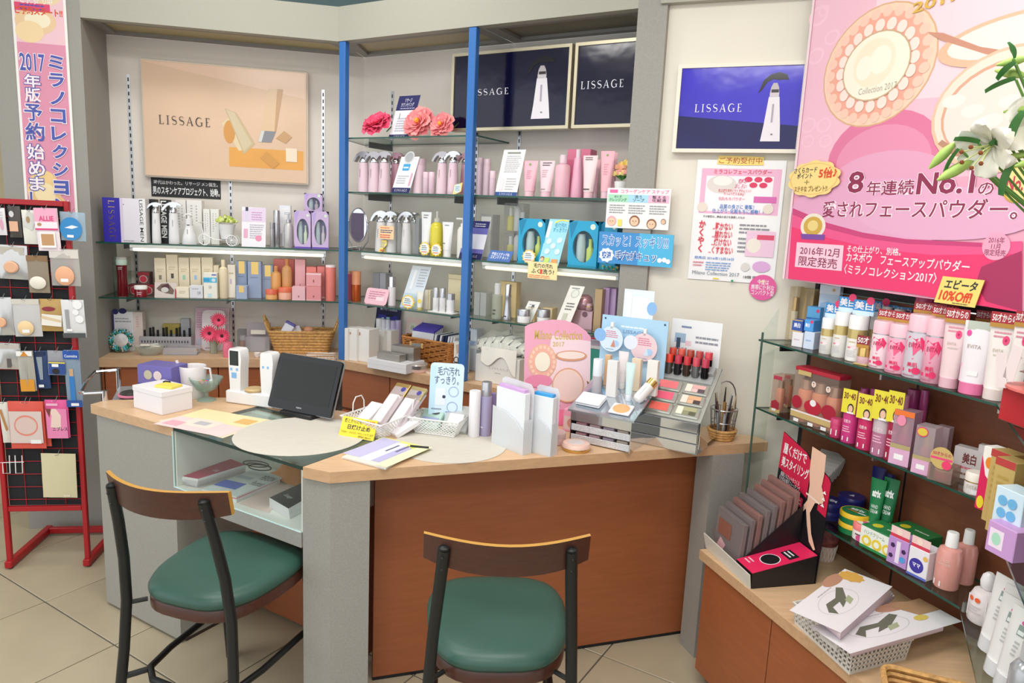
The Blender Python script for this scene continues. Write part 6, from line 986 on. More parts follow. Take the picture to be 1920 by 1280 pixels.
# tablet on its stand
MT = yawM(-.7085, 2.303, ZC+.018, -25.3) @ Matrix.Rotation(-math.radians(20), 4, 'X'); w, h = .272, .190
t = thing('tablet', 'black tablet with a dark screen on a black stand', 'tablet', MT)
def rr(w, h, r, n=4): return [(cx+r*math.cos(math.radians(a0+90*k/n)), cz+r*math.sin(math.radians(a0+90*k/n))) for cx, cz, a0 in ((w/2-r, h-r, 0), (-w/2+r, h-r, 90), (-w/2+r, r, 180), (w/2-r, r, 270)) for k in range(n+1)]
obj('bezel', G().prism(rr(w, h, .010), 0, .010), mt('#0e0f10', .18), t); obj('back_shell', G().prism(rr(w+.003, h+.003, .012), .0101, .016), mt('#b9bdc2', .3, .6), t, Matrix.Translation((0, 0, -.0015)))
obj('screen', G().prism([(-w*.44, h*.17), (w*.44, h*.17), (w*.44, h*.90), (-w*.44, h*.90)], -.0006, -.0001), mt('#0b0e09', .3), t); printed(t, w, h, [('t', 'FUJITSU', .46, .055, .54, .085, '#c8ccd0', .02)], y=0)
st = G().bbox(.138, .055, .016, .004, -.0178+.0005-.0); obj('stand', G().bbox(.138, .056, .0172, .004, 0, cy=.012), mt('#17181a', .4), t, MT.inverted() @ yawM(-.7085, 2.303, T0, -25.3)); obj('stand_prop', G().bbox(.09, .006, .10, .002, 0, cy=.02), mt('#17181a', .4), t)
# laminated sheets, mats
sheetpoly('laminated_sheet', 'laminated pink and yellow chart sheet lying on the glass top', C1, [(990, 925), (1350, 797), (900, 722), (527, 800)], T0, .0012, mt('#ecdcc0', .2), 'sheet', [('r', .02, .05, .5, .95, '#e8cfcf'), ('r', .5, .05, .98, .95, '#ecdfae'), ('r', .2, .35, .55, .75, '#e6dcd0'), ('r', .3, .45, .45, .62, '#b9b6bc'), ('r', .1, .7, .3, .9, '#e2a8b4'), ('r', .62, .1, .85, .3, '#e0b46a')])
for (cx, cy, r, lab) in ((-.640, 2.105, .197, 'round off white desk mat lying half on the glass top'), (-.175, 2.085, .172, 'round off white desk mat behind the striped booklets')):
    single('desk_mat', lab, 'mat', G().slab([(r*math.cos(2*math.pi*k/48), r*math.sin(2*math.pi*k/48)) for k in range(48)], 0, .0012), mt('#cdc8bd', .75, 0, 'wood', 60, .05), Matrix.Translation((cx, cy, T0+(.0016 if cx < -.5 else 0))), flat=True)
TM = T0+.0014
# small chrome trolley behind the counter with a coin purse on it
zt_ = .775; q1 = [atz(x, y, zt_) for x, y in ((222, 693), (178, 697), (163, 712), (151, 735), (158, 737), (197, 735))]; c0 = (q1[0]+q1[-1])/2; c0.z = 0; t = thing('chrome_trolley', 'small chrome trolley with a looped push handle', 'trolley', Matrix.Translation(c0))
obj('push_handle', G().tube([q-c0 for q in q1], .0065, 8), CH, t)
for e in (q1[0], q1[-1]): obj('upright', G().tube([(e-c0).xy.to_3d()+Vector((0, 0, .03)), (e-c0).xy.to_3d()+Vector((0, 0, zt_+.006))], .010, 10), CH, t)
dq = (q1[-1]-q1[0]); nq = Vector((-dq.y, dq.x, 0)).normalized(); e0, e1_ = (q1[0]-c0).xy.to_3d(), (q1[-1]-c0).xy.to_3d()
for z in (.12, .695): obj('tray', G().slab([p2(e0), p2(e1_), p2(e1_+nq*.13), p2(e0+nq*.13)][::1], z, z+.012), mt('#b9bcc0', .3, .6), t, flat=True)
for e in (e0+nq*.12, e1_+nq*.12): obj('upright', G().tube([e+Vector((0, 0, .03)), e+Vector((0, 0, .70))], .008, 8), CH, t)
for e in (e0, e1_, e0+nq*.12, e1_+nq*.12): obj('castor', G().ball((e.x, e.y, .015), .015, seg=10), BK, t)
M = Matrix.Translation(c0+(e0+e1_)*.5+nq*.065+Vector((0, 0, .7074))); t = thing('coin_purse', 'round black embroidered purse with a pink rim', 'purse', M)
obj('body', G().lathe([(.0001, 0), (.040, 0), (.046, .010), (.040, .020), (.0001, .023)], 24), mt('#3a3a34', .8, 0, 'noise', 40, .7), t); obj('rim', G().tube([(.046*math.cos(2*math.pi*k/28), .046*math.sin(2*math.pi*k/28), .010) for k in range(28)], .005, 6, True), mt('#d87a94', .7), t)
# wire baskets
def wirebasket(label, P, dz=.052):
    """P: rim corners (world, z up) in order; walls slope in to a smaller base"""
    c = sum(P, Vector())/4; M = Matrix.Translation((c.x, c.y, TM)); I = M.inverted(); R = [I @ Vector((p.x, p.y, TM+dz)) for p in P]; Bq = [Vector((p.x*.78, p.y*.78, .003)) for p in R]
    t = thing('wire_basket', label, 'basket', M); wm = mt('#e4e4e2', .4)
    obj('rim', G().tube([R[0], R[1], R[2], R[3]], .0028, 6, True), wm, t); obj('foot', G().tube(Bq, .0022, 6, True), wm, t); g = G()
    for i in range(4):
        a, b, c_, d_ = Bq[i], Bq[(i+1) % 4], R[(i+1) % 4], R[i]; n = 12; f_ = lambda u, v: (a.lerp(b, u)).lerp(d_.lerp(c_, u), v)
        for k in range(-5, n):
            for s in (0, 1):
                u0, u1 = k/n, (k+5)/n; v0, v1 = 0., 1.
                if u0 < 0: v0 = -u0/(u1-u0); u0 = 0
                if u1 > 1: v1 = 1-(u1-1)/(5/n); u1 = 1
                if s: v0, v1 = 1-v0, 1-v1
                g.tube([f_(u0, v0), f_(u1, v1)], .0015, 4)
    for k in range(1, 10): g.tube([Bq[0].lerp(Bq[1], k/10), Bq[3].lerp(Bq[2], k/10)], .0010, 4)
    obj('lattice', g, wm, t, kind='stuff')
    for i in (0, 2):
        m = R[i].lerp(R[(i+3) % 4] if i == 0 else R[(i+1) % 4], .5); e = ((R[i]-(R[(i+3) % 4] if i == 0 else R[(i+1) % 4]))).normalized()*.028
        obj('handle', G().tube([m-e+Vector((0, 0, 0)), m-e*.95+Vector((0, 0, .028)), m-e*.5+Vector((0, 0, .046)), m+e*.5+Vector((0, 0, .046)), m+e*.95+Vector((0, 0, .028)), m+e], .002, 6), wm, t)
    return M
v3 = lambda x, y: Vector((x, y, 0))
MBa = wirebasket('white wire basket with gold topped sunscreen packs', [v3(-.530, 2.160), v3(-.384, 2.070), v3(-.305, 2.238), v3(-.45, 2.315)])
MBb = wirebasket('white wire basket with clear pouches and a blue card', [v3(-.318, 2.176), v3(-.155, 2.135), v3(-.122, 2.243), v3(-.29, 2.290)])
def lying(name, label, M0, x, y, z, az, tilt, w, l, th, m, parts=(), shapes=None, cat='pack'):   # pack lying on its back with its head up, length along local z
    M = M0 @ Matrix.Translation((x, y, z)) @ Matrix.Rotation(math.radians(az), 4, 'Z') @ Matrix.Rotation(-math.radians(tilt), 4, 'X')
    t = thing(name, label, cat, M); obj('body', G().bbox(w, th, l, .003, cy=th/2), m, t)
    for nm, x0, x1, z0, z1, dy, pm in parts: obj(nm, G().bbox((x1-x0)*w, th*.6, (z1-z0)*l, .002, z0*l, cx=((x0+x1)/2-.5)*w, cy=dy), pm, t)
    if shapes: printed(t, w, l, shapes, y=-.0005)
    return t
FP = fr('#e8dde2', .6, .2); GP = mt('#b9a878', .25, .6)
for k, (x, y, lab) in enumerate(((-.010, .005, 'sunscreen blister pack with a shiny gold head, behind'), (.048, -.035, 'sunscreen blister pack with a matt gold head, in front'))):
    lying('sunscreen_pack', lab, MBa, x, y, .014, -32, 50, .062, .165, .02, FP, [('gold_head', 0, 1, .76, 1.08, .006, GP if k else GOLD), ('tube', .2, .8, .05, .74, -.004, mt('#e6dde0', .35))], [('e', .72, .93, .15, 0, '#3f3a8c'), ('l', .2, .3, .7, .6, 3, '#c9b9c4')])
lying('white_carton', 'plain white carton lying in the sunscreen basket', MBa, -.072, -.005, .014, -32, 60, .05, .115, .022, WHC, cat='box')
lying('white_carton', 'narrow white carton at the front of the sunscreen basket', MBa, .055, -.062, .012, -50, 68, .045, .10, .018, WHC, cat='box')
# yellow pop card leaning on the left basket
a_, b_ = atz(*C2(65, 725), TM+.004), atz(*C2(330, 770), TM+.004); c_ = (a_+b_)/2; az = math.degrees(math.atan2(b_.y-a_.y, b_.x-a_.x))
card('pop_card', 'yellow handwritten card leaning on the white wire basket', yawM(c_.x, c_.y, TM+.0004, az), (b_-a_).length*1.02, .062, '#f0d93a', [('t', '顔とからだも', .08, .70, .58, .92, INK, .012), ('t', 'OK!', .66, .70, .94, .93, '#e0482c', .04), ('t', '日焼け止め', .2, .38, .85, .64, INK, .025), ('t', 'うるおい・さらさら／やさしくケアします', .04, .18, .97, .30, '#5a5030', .006), ('t', 'SPF50+ PA+++', .55, .04, .92, .14, '#5a5030', .006)], tilt=.42, cat='sign')
# booklets
for k in range(3):
    sheetpoly('booklet', ('lower', 'middle', 'striped cover top')[k]+' booklet of the small pile on the counter edge', C2, [(85+3*k, 908-5*k), (430+2*k, 998-5*k), (728-3*k, 822-4*k), (405, 758-3*k)], T0+.003*k, .0028, mt('#e6e6d8', .35), 'booklet', None if k < 2 else [('r', 0, .78, 1, .98, '#dfe27a'), ('r', .02, .1, .4, .95, '#c3bfe2'), ('r', .38, .05, .6, .9, '#e9e9ee'), ('r', .6, .1, .76, .8, '#bab6de'), ('r', .48, .5, .52, .8, '#5a5a80'), ('r', .64, .55, .68, .85, '#5a5a80'), ('r', .8, .0, 1, 1, '#e6e8c0')], ms='#ece9e2')
o = single('ballpoint_pen', 'dark pen lying across the booklet pile', 'pen', G().tube([(-.028, 0, 0), (.028, 0, 0)], .003, 8), BK, yawM(*atz(*C2(695, 822), T0+.013).xy, T0+.0128, -8))
# contents of the right basket
M, w, h = oc(C2, 835, 1062, 195, 600); 
card('pop_card', 'pale blue rounded card about pores standing in the wire basket', MBb @ Matrix.Translation((.012, .035, .010)) @ Matrix.Rotation(math.radians(-6), 4, 'Z'), .112, .205, '#cfe4f2', [('r', 0, 0, .18, .95, '#bcdcee'), ('t', '毛穴汚れ\nすっきり。', .14, .66, .88, .94, '#4a5a78', .008), ('r', .18, .32, .48, .60, '#dfe6ec'), ('e', .44, .46, .05, 0, '#3a3a5a'), ('o', .72, .55, .15, 0, '#8a9ac8', .9), ('o', .70, .30, .16, 0, '#8a9ac8', .9), ('l', .5, .2, .85, .24, 1, '#8a9ac8'), ('l', .08, .24, .4, .28, 1, '#7a8a9a')], tilt=.12, rc=.012, cat='sign')
lying('clear_pouch', 'clear pouch with a violet seal in the blue card basket', MBb, .045, -.02, .012, -14, 50, .085, .10, .022, fr('#e8eae8', .5, .15), [('sponge', .2, .8, .1, .6, -.002, mt('#e2e4e0', .7))], [('b', .68, .2, .13, 0, '#3f3a78', 8)])
lying('clear_pouch', 'mint green printed pouch in the blue card basket', MBb, -.045, -.005, .010, -20, 55, .075, .085, .02, fr('#bfe0d4', .6, .2), [], [('r', .1, .35, .9, .55, '#8d9ac0'), ('e', .6, .8, .2, .1, '#3a3a44'), ('l', .1, .1, .9, .3, 3, '#e8f2ee')])
# standing bottles and frosted stands
M, w, h = oc(C2, 1072, 1160, 395, 752, z=TM, yaw=-20); bottle('lotion_tube', 'plain white tall cylinder beside the lavender bottle', M, w, h, [('body', [(0, 0), (.95, 0), (1, .01), (1, .985), (.95, 1), (0, 1)], mt('#e8e6ea', .35))], 'bottle', seg=20)
M, w, h = oc(C2, 1160, 1248, 325, 745, z=TM, yaw=-20); bottle('lotion_bottle', 'lavender bottle with a silver cap on the counter', M, w, h, [('body', [(0, 0), (.95, 0), (1, .01), (1, .735), (.96, .74)], mt('#a79fc2', .22)), ('cap', [(.88, .742), (.88, .985), (.83, 1), (0, 1)], SIL)], seg=20, shapes=[('l', .1, .14, .35, .2, 1, '#e6e4f0')])
M, w, h = oc(C2, 1240, 1275, 420, 735, z=TM, yaw=-20); bottle('lotion_bottle', 'second lavender bottle half hidden by the frosted stand', M @ Matrix.Translation((0, .03, 0)), w*1.3, h, [('body', [(0, 0), (.95, 0), (1, .01), (1, .97), (0, 1)], mt('#8d82b0', .22))])
def frosted(p0, p1, h, label, tabc, dep=.035):
    d = p1-p0; az = math.atan2(d.y, d.x); L = d.length; M = Matrix.Translation((p0.x, p0.y, T0)) @ Matrix.Rotation(az, 4, 'Z'); t = thing('leaflet_stand', label, 'holder', M); f_ = fr('#f4f6f8', .5, .3)
    obj('front', G().prism([(0, 0), (L, 0), (L, h*.32), (L*.75, h*.46), (L*.4, h*.55), (0, h*.58)], 0, .0015), f_, t); obj('back', G().prism([(0, 0), (L, 0), (L, h*.92), (L*.9, h*.99), (L*.1, h), (0, h*.96)], dep, dep+.0015), f_, t)
    for x in (0, L-.0015): obj('side', G().box(x, x+.0015, .0016, dep-.0001, 0, h*.5), f_, t)
    obj('leaflets', G().bbox(L*.9, dep*.6, h*.86, .001, .002, cx=L/2, cy=dep*.5), mt('#e6eaee', .5), t); obj('coloured_tab', G().bbox(L*.8, dep*.5, h*.055, .001, h*.863, cx=L*.5, cy=dep*.5), mt(tabc, .4), t)
h1 = zat((.046, 2.01), C2(0, 350)[1])-T0
frosted(Vector((-.050, 2.118, 0)), Vector((.046, 2.012, 0)), h1, 'frosted leaflet stand with a lilac tab', '#cfa8dc'); frosted(Vector((.062, 2.055, 0)), Vector((.128, 2.008, 0)), h1*.96, 'frosted leaflet stand with a bright blue tab', '#3f9fe0')
# pink compact card
PCm = yawM(.165, 2.345, T0, 10); w = .232; h = zat((.165, 2.345), C3(0, 158)[1])-T0
arch = [(0, 0), (1, 0), (1, .84), (.92, .90), (.78, .96), (.6, .995), (.42, 1.0), (.24, .985), (.08, .955), (0, .93)]
lc = [('e', .27+.21*.84*math.cos(2*math.pi*k/18), .60+.165*.84*math.sin(2*math.pi*k/18), .022, .018, '#f4ccb8') for k in range(18)]
card('stand_card', 'pink arched card of powder compacts lettered in gold', PCm, w, h, '#eaa8c0', [('p', [(.3, .3), (1, .3), (1, .8), (.4, .85)], '#f2d8e0'), ('t', 'Milano Collection', .14, .81, .86, .90, '#cdb25a', .012, .01), ('t', '2017', .42, .745, .60, .79, '#cdb25a', .015), ('e', .27, .60, .215, .17, '#e8b89c'), ('e', .27, .60, .20, .158, '#efb6a2')]+lc+[('e', .27, .60, .115, .092, '#f0ead8'), ('e', .70, .66, .24, .05, '#d99a78'), ('e', .70, .665, .21, .036, '#f2e0d8'), ('e', .66, .38, .24, .165, '#e2a484'), ('e', .66, .38, .225, .152, '#f2d4c8'), ('e', .66, .385, .19, .125, '#f0d2cc'), ('e', .22, .42, .2, .06, '#e58aac'), ('t', '8年連続No.1の', .03, .235, .50, .30, '#8c3a58', .015), ('t', '愛されフェースパウダー', .03, .165, .55, .215, '#8c3a58', .01), ('r', .3, .0, 1, .15, '#e87aa0')], tilt=.16, poly=arch, cat='sign')
t = thing('crown_badge', 'gold oval No.1 badge with a crown on the pink card', 'badge', PCm @ Matrix.Rotation(-.16, 4, 'X') @ Matrix.Translation((w*.50, -.006, h*.20)))
obj('disc', G().prism([(.026*math.cos(2*math.pi*k/24), .033+.032*math.sin(2*math.pi*k/24)) for k in range(24)], 0, .002), GOLD, t); obj('crown', G().prism([(-.009, .066), (.009, .066), (.013, .082), (.005, .075), (0, .083), (-.005, .075), (-.013, .082)], 0, .002), GOLD, t); printed(t, .05, .066, [('e', .5, .5, .42, .42, '#f2e6cc'), ('t', 'No.1', .16, .32, .84, .56, '#c83a50', .03), ('l', .3, .62, .7, .7, 1, '#b98a5a')])
# little pink gift box under the card, compacts
M, w, h = oc(C3, 262, 480, 600, 760); carton('gift_carton', 'pink floral gift carton behind the round compact', yawM(.215, 2.27, T0, -28), .075, .06, .075, '#e59ab4', [('r', .05, .1, .95, .7, '#d9c0bc'), ('e', .5, .4, .3, .25, '#c98a80')])
M, w, h = oc(C3, 258, 410, 935, 1058); bottle('powder_compact', 'clear lidded pink powder case beside the frosted stand', M, w, h*.66, [('base', [(0, 0), (.95, 0), (1, .05), (1, .55)], mt('#e2c2c0', .25)), ('lid', [(1.0, .553), (1.0, .96), (.96, 1), (0, 1)], fr('#ecdcdc', .5, .1))], 'compact', seg=28)
M, w, h = oc(C3, 405, 600, 1020, 1118); bottle('powder_compact', 'gold and pink round compact at the counter edge', M, w, .024, [('base', [(0, 0), (.93, 0), (1, .3), (1, .45)], GOLD), ('lid', [(1, .453), (.99, .7), (.9, .95), (.6, 1.0), (.58, .97), (0, .97)], mt('#eac6b8', .25)), ('inset', [(.57, .972), (.55, 1.01), (0, 1.02)], mt('#d8d2d0', .4))], 'compact', seg=28)
# ---- mirrored drawer unit with tester tray
MU = yawM(.373, 2.075, T0, -31) ; zt = zat((.373, 2.075), C3(0, 868)[1])-T0; WU = .205; DU = .20
MU = MU @ Matrix.Translation((-WU/2, 0, 0)); t = thing('tester_unit', 'mirrored two drawer makeup tester unit', 'display', MU); MIR = mt('#d9dbdd', .06, 1.); PAT = mt('#d2d4d8', .4, .3, 'noise', 400, .25)
zq_ = zat(MU @ Vector((-.05, .105, 0)), C3(0, 668)[1])-T0; sl = math.atan2(zq_-zt, .105)
obj('cabinet', G().box(-WU/2, -WU/2+.002, 0, DU*.62, 0, zt*.96).box(WU/2-.002, WU/2, 0, DU*.62, 0, zt*.96).box(-WU/2+.002, WU/2-.002, DU*.6, DU*.62, 0, zt*.96).box(-WU/2+.002, WU/2-.002, .0, DU*.6, zt*.64, zt*.96), MIR, t, flat=True)
for k in (0, 1):
    o = obj('drawer', G().bbox(WU-.006, .004, zt*.20, .001, .003+k*zt*.31, cy=.003), PAT, t); obj('drawer_box', G().box(-WU/2+.004, WU/2-.004, .006, DU*.55, .003+k*zt*.31, .003+k*zt*.31+.004), fr('#d9d9de', .5), o)
    for q in range(4): obj('tester', G().bbox(WU*.18, .03, zt*.20, .002, .0075+k*zt*.31, cx=-WU*.35+q*WU*.23, cy=.03), mt(('#d8a0a8', '#e0c0c0', '#c9b9c9', '#d9c9b9')[q], .3), o)
TLt = math.tan(sl)
tr_ = G().add([(x, y, zt+(y+.0)*TLt+dz) for dz in (-.006, 0) for x, y in ((-WU/2-.008, -.008), (WU/2+.010, -.008), (WU/2+.010, DU), (-WU/2-.008, DU))], [(0, 3, 2, 1), (4, 5, 6, 7), (0, 1, 5, 4), (1, 2, 6, 5), (2, 3, 7, 6), (3, 0, 4, 7)])
obj('mirror_tray', tr_, mt('#c3ccd4', .10, .85), t, flat=True)
def ontray(x, y, ex=0): return MU @ Matrix.Translation((x, y, zt+.0006+y*TLt+ex))
S_ = Matrix.Rotation(sl, 4, 'X')
t = thing('compact_case', 'closed white compact lying on the mirror tray', 'compact', ontray(-.055, .045, .001) @ Matrix.Rotation(-.05, 4, 'Z') @ S_); obj('base', G().bbox(.085, .06, .006, .002), mt('#e4e6ec', .25), t); obj('lid', G().bbox(.085, .06, .008, .003, .0062), mt('#e8eaf0', .2), t)
t = thing('compact_case', 'open white powder compact with beige pan', 'compact', ontray(.055, .03, .001) @ S_); obj('case', G().bbox(.068, .052, .007, .002), mt('#e6e4ea', .25), t); obj('pan', G().lathe([(.0001, .0072), (.024, .0072), (.023, .008), (.0001, .008)], 20, ox=1.15), mt('#dcae7a', .7), t)
def tst(x0, x1, yt, yb, y, lab, kind, m, m2, f=.66):
    xm = (C3(x0, 0)[0]+C3(x1, 0)[0])/2; ybp = C3(0, yb)[1]
    best = min((abs(proj(ontray(x_/1000, y).translation)[0]-xm), x_/1000) for x_ in range(-115, 125, 2))[1]; T = ontray(best, y); P = T.translation; dist = (CM.transposed() @ (P-O3)).z*-1
    w = (x1-x0)*.26042*dist/F; h = zat(P, C3(0, yt)[1])-P.z
    h = max(h, .05)
    if kind == 'b': bottle('tester_bottle', lab, T, w, h, P_TALL(m, m2, f))
    elif kind == 't': sqtube(lab, T, w, h, m, m2, name='tester_tube', f=.18)
    else: carton('tester_box', lab, T, w, .02, h, m)
LB = mt('#dfe6ee', .3)
tst(556, 628, 437, 650, .09, 'frosted white tester bottle with a square cap on the mirror tray', 'b', fr('#dcd6dc', .7), LB, .5); tst(667, 744, 447, 672, .085, 'cream white tester tube, second on the mirror tray', 'c', mt('#e6e4e2', .3), WH)
tst(790, 864, 462, 690, .08, 'pale mint tester tube on the mirror tray', 't', mt('#cfe6e6', .3), LB); tst(742, 818, 382, 620, .135, 'pearl white tester tube behind the mint one', 't', mt('#e6dede', .3), WH); tst(652, 694, 405, 620, .14, 'tan carton behind the cream white tube', 'c', mt('#dcb48c', .4), WH)
tst(846, 914, 432, 620, .135, 'beige carton on the mirror tray', 'c', mt('#e8d2b8', .4), WH); tst(955, 1034, 446, 640, .125, 'white carton at the end of the mirror tray', 'c', mt('#eae6e2', .4), WH)
T = ontray(.085, .075, .012) @ Matrix.Rotation(.5, 4, 'Y') @ Matrix.Rotation(-.7, 4, 'X'); t = thing('tester_tube', 'white foundation tube with a gold cap lying aslant', 'tube', T); turned(t, [('body', [(0, 0), (.8, 0), (1, .1), (1, .72)], mt('#e9e7e6', .3)), ('cap', [(.98, .723), (.98, .98), (0, 1)], GOLD)], .017, .085, y=0); printed(t, .03, .05, [('r', .42, .1, .52, .8, GR)], y=-.0165, z0=.008)
# blue backboard with tags
PBb = MU @ Matrix.Translation((.0, DU+.012, 0)); zb0 = .0; 
a_ = C3(632, 120); b_ = C3(1132, 160); P = (PBb @ Vector((0, 0, 0))); hB = zat(P, C3(0, 140)[1])-T0
card('back_board', 'pale blue acrylic backboard behind the mirror tray', PBb, .232, hB, mt('#a9cfe8', .2), [('l', .3, .9, .7, .93, 1, '#e8f2f8'), ('e', .05, .97, .015, 0, '#3a4a6a'), ('e', .95, .97, .015, 0, '#3a4a6a'), ('p', [(.1, .2), (.9, .35), (.9, .8), (.5, .6)], '#b9daee'), ('t', 'LISSAGE', .34, .86, .66, .89, '#7a9ac0')], tilt=.04, cat='display board', th=.004)
for k, (x, y, r, c, lab) in enumerate(((735, 240, 96, '#d3e4f0', 'round white and blue tag clipped on the left of the backboard'), (985, 265, 104, '#e8ccd2', 'round pink and blue tag clipped on the right of the backboard'))):
    dd = PBb.inverted(); xx = ((x-632)/500-.5)*.232; zz = hB*(1-(y-135)/ (640-135)*.88)
    t = thing('clip_tag', lab, 'tag', PBb @ Matrix.Translation((xx, -.012, zz-.048))); R = r*.26042*2.25/F
    obj('disc', G().prism([(R*math.cos(2*math.pi*j/28), R+R*math.sin(2*math.pi*j/28)) for j in range(28)], 0, .0015), mt(c, .4), t); obj('clip', G().bbox(.010, .012, .022, .001, 2*R-.008, cy=.006), WH, t)
    printed(t, 2*R, 2*R, [('e', .02 if k == 0 else .0, .62, .26, .26, '#8ab6e6' if k == 0 else '#dfe6f2'), ('l', .28, .55, .8, .85, 4, '#d87a94'), ('e', .72, .35, .12, .12, '#a9c9ec'), ('p', [(.5, .2), (.62, .5), (.7, .2)], '#c98a74' if k == 0 else '#cfe0ee'), ('l', .3, .08, .7, .13, 1, '#7aa0c8')])
card('top_card', 'pale blue and white picture card standing above the backboard', PBb @ Matrix.Translation((.005, .012, 0)), .105, zat(PBb @ Vector((.005, .012, 0)), C3(0, -62)[1])-T0, '#dfe8f0', [('r', .3, .58, .85, .95, '#eef2f6'), ('r', .34, .60, .8, .74, '#a9c9e2'), ('p', [(.05, .98), (.28, .98), (.25, .5), (.15, .5)], '#eaeef2'), ('e', .95, .88, .16, .045, '#8ab8e6')], tilt=.03, cat='display board')
# ---- mirrored drawers with sloped palette display and lipsticks
M2 = yawM(.579, 2.085, T0, -33) @ Matrix.Translation((-.0908, 0, 0)); W2 = .1816; z2 = zat((.579, 2.085), C3(0, 895)[1])-T0; D2 = .17
t = thing('palette_display', 'mirrored drawer block with a sloped palette panel', 'display', M2)
obj('block', G().box(-W2/2, W2/2, .004, D2*.62, 0, z2*.97), MIR, t, flat=True)
for k in range(3): obj('drawer', G().bbox(W2-.004, .003, z2*.29, .0008, .002+k*z2*.32, cy=.002), MIR, t); obj('drawer_lip', G().box(-W2/2, W2/2, -.001, .0005, .002+k*z2*.32+z2*.285, .002+k*z2*.32+z2*.305), SIL, t)
zs2 = zat(M2 @ Vector((0, D2, 0)), C3(0, 475)[1])-T0
an = math.atan2(zs2-z2, D2); LS = math.hypot(zs2-z2, D2); MS = M2 @ Matrix.Translation((0, 0, z2)) @ Matrix.Rotation(an, 4, 'X')
obj('slope', G().box(-W2/2-.004, W2/2+.004, 0, LS, -.004, 0), mt('#d6d7d0', .22, .6), t, Matrix.Translation((0, 0, z2)) @ Matrix.Rotation(an, 4, 'X'), flat=True)
obj('side_plate', G().add([(W2/2+.004, 0, z2*.2), (W2/2+.004, D2, z2*.2), (W2/2+.004, D2, zs2), (W2/2+.004, 0, z2), (W2/2+.006, 0, z2*.2), (W2/2+.006, D2, z2*.2), (W2/2+.006, D2, zs2), (W2/2+.006, 0, z2)], [(0, 1, 2, 3), (4, 7, 6, 5), (0, 3, 7, 4), (3, 2, 6, 7), (2, 1, 5, 6), (1, 0, 4, 5)]), MIR, t, flat=True)
for r_ in range(3):
    for c_ in range(2):
        T = MS @ Matrix.Translation((-W2*.26+c_*W2*.49, LS*(.13+.205*r_), .0004)); cc = (('#ea6a5c', '#e8607c', '#e8787e'), (('#dcdcc8', '#a8a67c', '#5a5a44', '#8a8a6a'), ('#e6d8cc', '#dca882', '#4a3a3a', '#e0b08e'), ('#e8dccc', '#d8a8a4', '#5a4a54', '#dcb8b4')))
        t3 = thing('makeup_palette', ('blush palette', 'eyeshadow palette')[c_]+', '+('lowest', 'middle', 'highest')[r_]+' on the sloped panel', 'palette', T); obj('case', G().bbox(W2*.46, LS*.185, .008, .002), mt('#c6c7be', .22, .6), t3)
        pans = [(-.5, .5, 0, 1, cc[0][r_])] if c_ == 0 else [(-.5, -.18, 0, 1, cc[1][r_][0]), (-.16, .5, .52, 1, cc[1][r_][1]), (.16, .5, 0, .48, cc[1][r_][2]), (-.16, .14, 0, .48, cc[1][r_][3])]
        for a, b, y0, y1, m in pans: obj('pan', G().box(a*W2*.34, b*W2*.34, -LS*.06+y0*LS*.13, -LS*.06+y1*LS*.13, .0081, .0088), mt(m, .7), t3, flat=True)
LC = ('#d8402e', '#b83048', '#c03038', '#c84a58', '#b8384e', '#cf4a34', '#d05a48', '#a84030', '#b04040', '#d04450')
tl = thing('lipstick_rack', 'clear stepped rack on the sloped panel', 'rack', MS @ Matrix.Translation((0, LS*.66, .0004))); obj('step', G().box(-W2*.46, W2*.46, 0, .030, 0, .008).box(-W2*.46, W2*.46, .031, .06, 0, .022), fr('#e4e6e6', .3, .1), tl, flat=True)
for r_ in range(2):
    for k in range(5):
        T = M2 @ Matrix.Translation((-W2*.36+k*W2*.165, LS*.67*math.cos(an)+r_*.026, z2+LS*.67*math.sin(an)+.018+r_*.026)); hL = .062-.008*r_
        bottle('lipstick', ('orange red', 'berry', 'crimson', 'rose', 'raspberry')[k]+' lipstick in the '+('front', 'rear')[r_]+' row of the clear rack', T, .0255, hL, [('case', [(0, 0), (1, 0), (1, .56)], mt(('#5a5854', '#2a2a2c', '#4a3a30', '#7a7a7c', '#17171a')[k], .12, .6)), ('colour_cap', [(.96, .563), (.96, .98), (.9, 1), (0, 1)], mt(LC[k+5*r_], .25))], 'lipstick', seg=10)
MBk = M2 @ Matrix.Translation((-.004, D2+.004, 0)); card('back_card', 'white card with blue bottle pictures behind the lipsticks', MBk, .168, zat(MBk.translation, C3(0, 160)[1])-T0, '#e6e9ec', [('r', .08, .80, .30, .88, '#9ab4cc'), ('r', .12, .74, .2, .84, '#3a4a60'), ('r', .30, .78, .42, .82, '#dfc4cc'), ('l', .5, .80, .95, .88, 2, '#8a8f98'), ('t', 'LISSAGE', .55, .70, .82, .735, '#9ab4d0'), ('r', .2, .93, .4, .945, '#7a8ab0')]+[('r', .1+.07*k, .60, .13+.07*k, .76, '#8a8a90') for k in range(4)], tilt=.03, cat='sign')
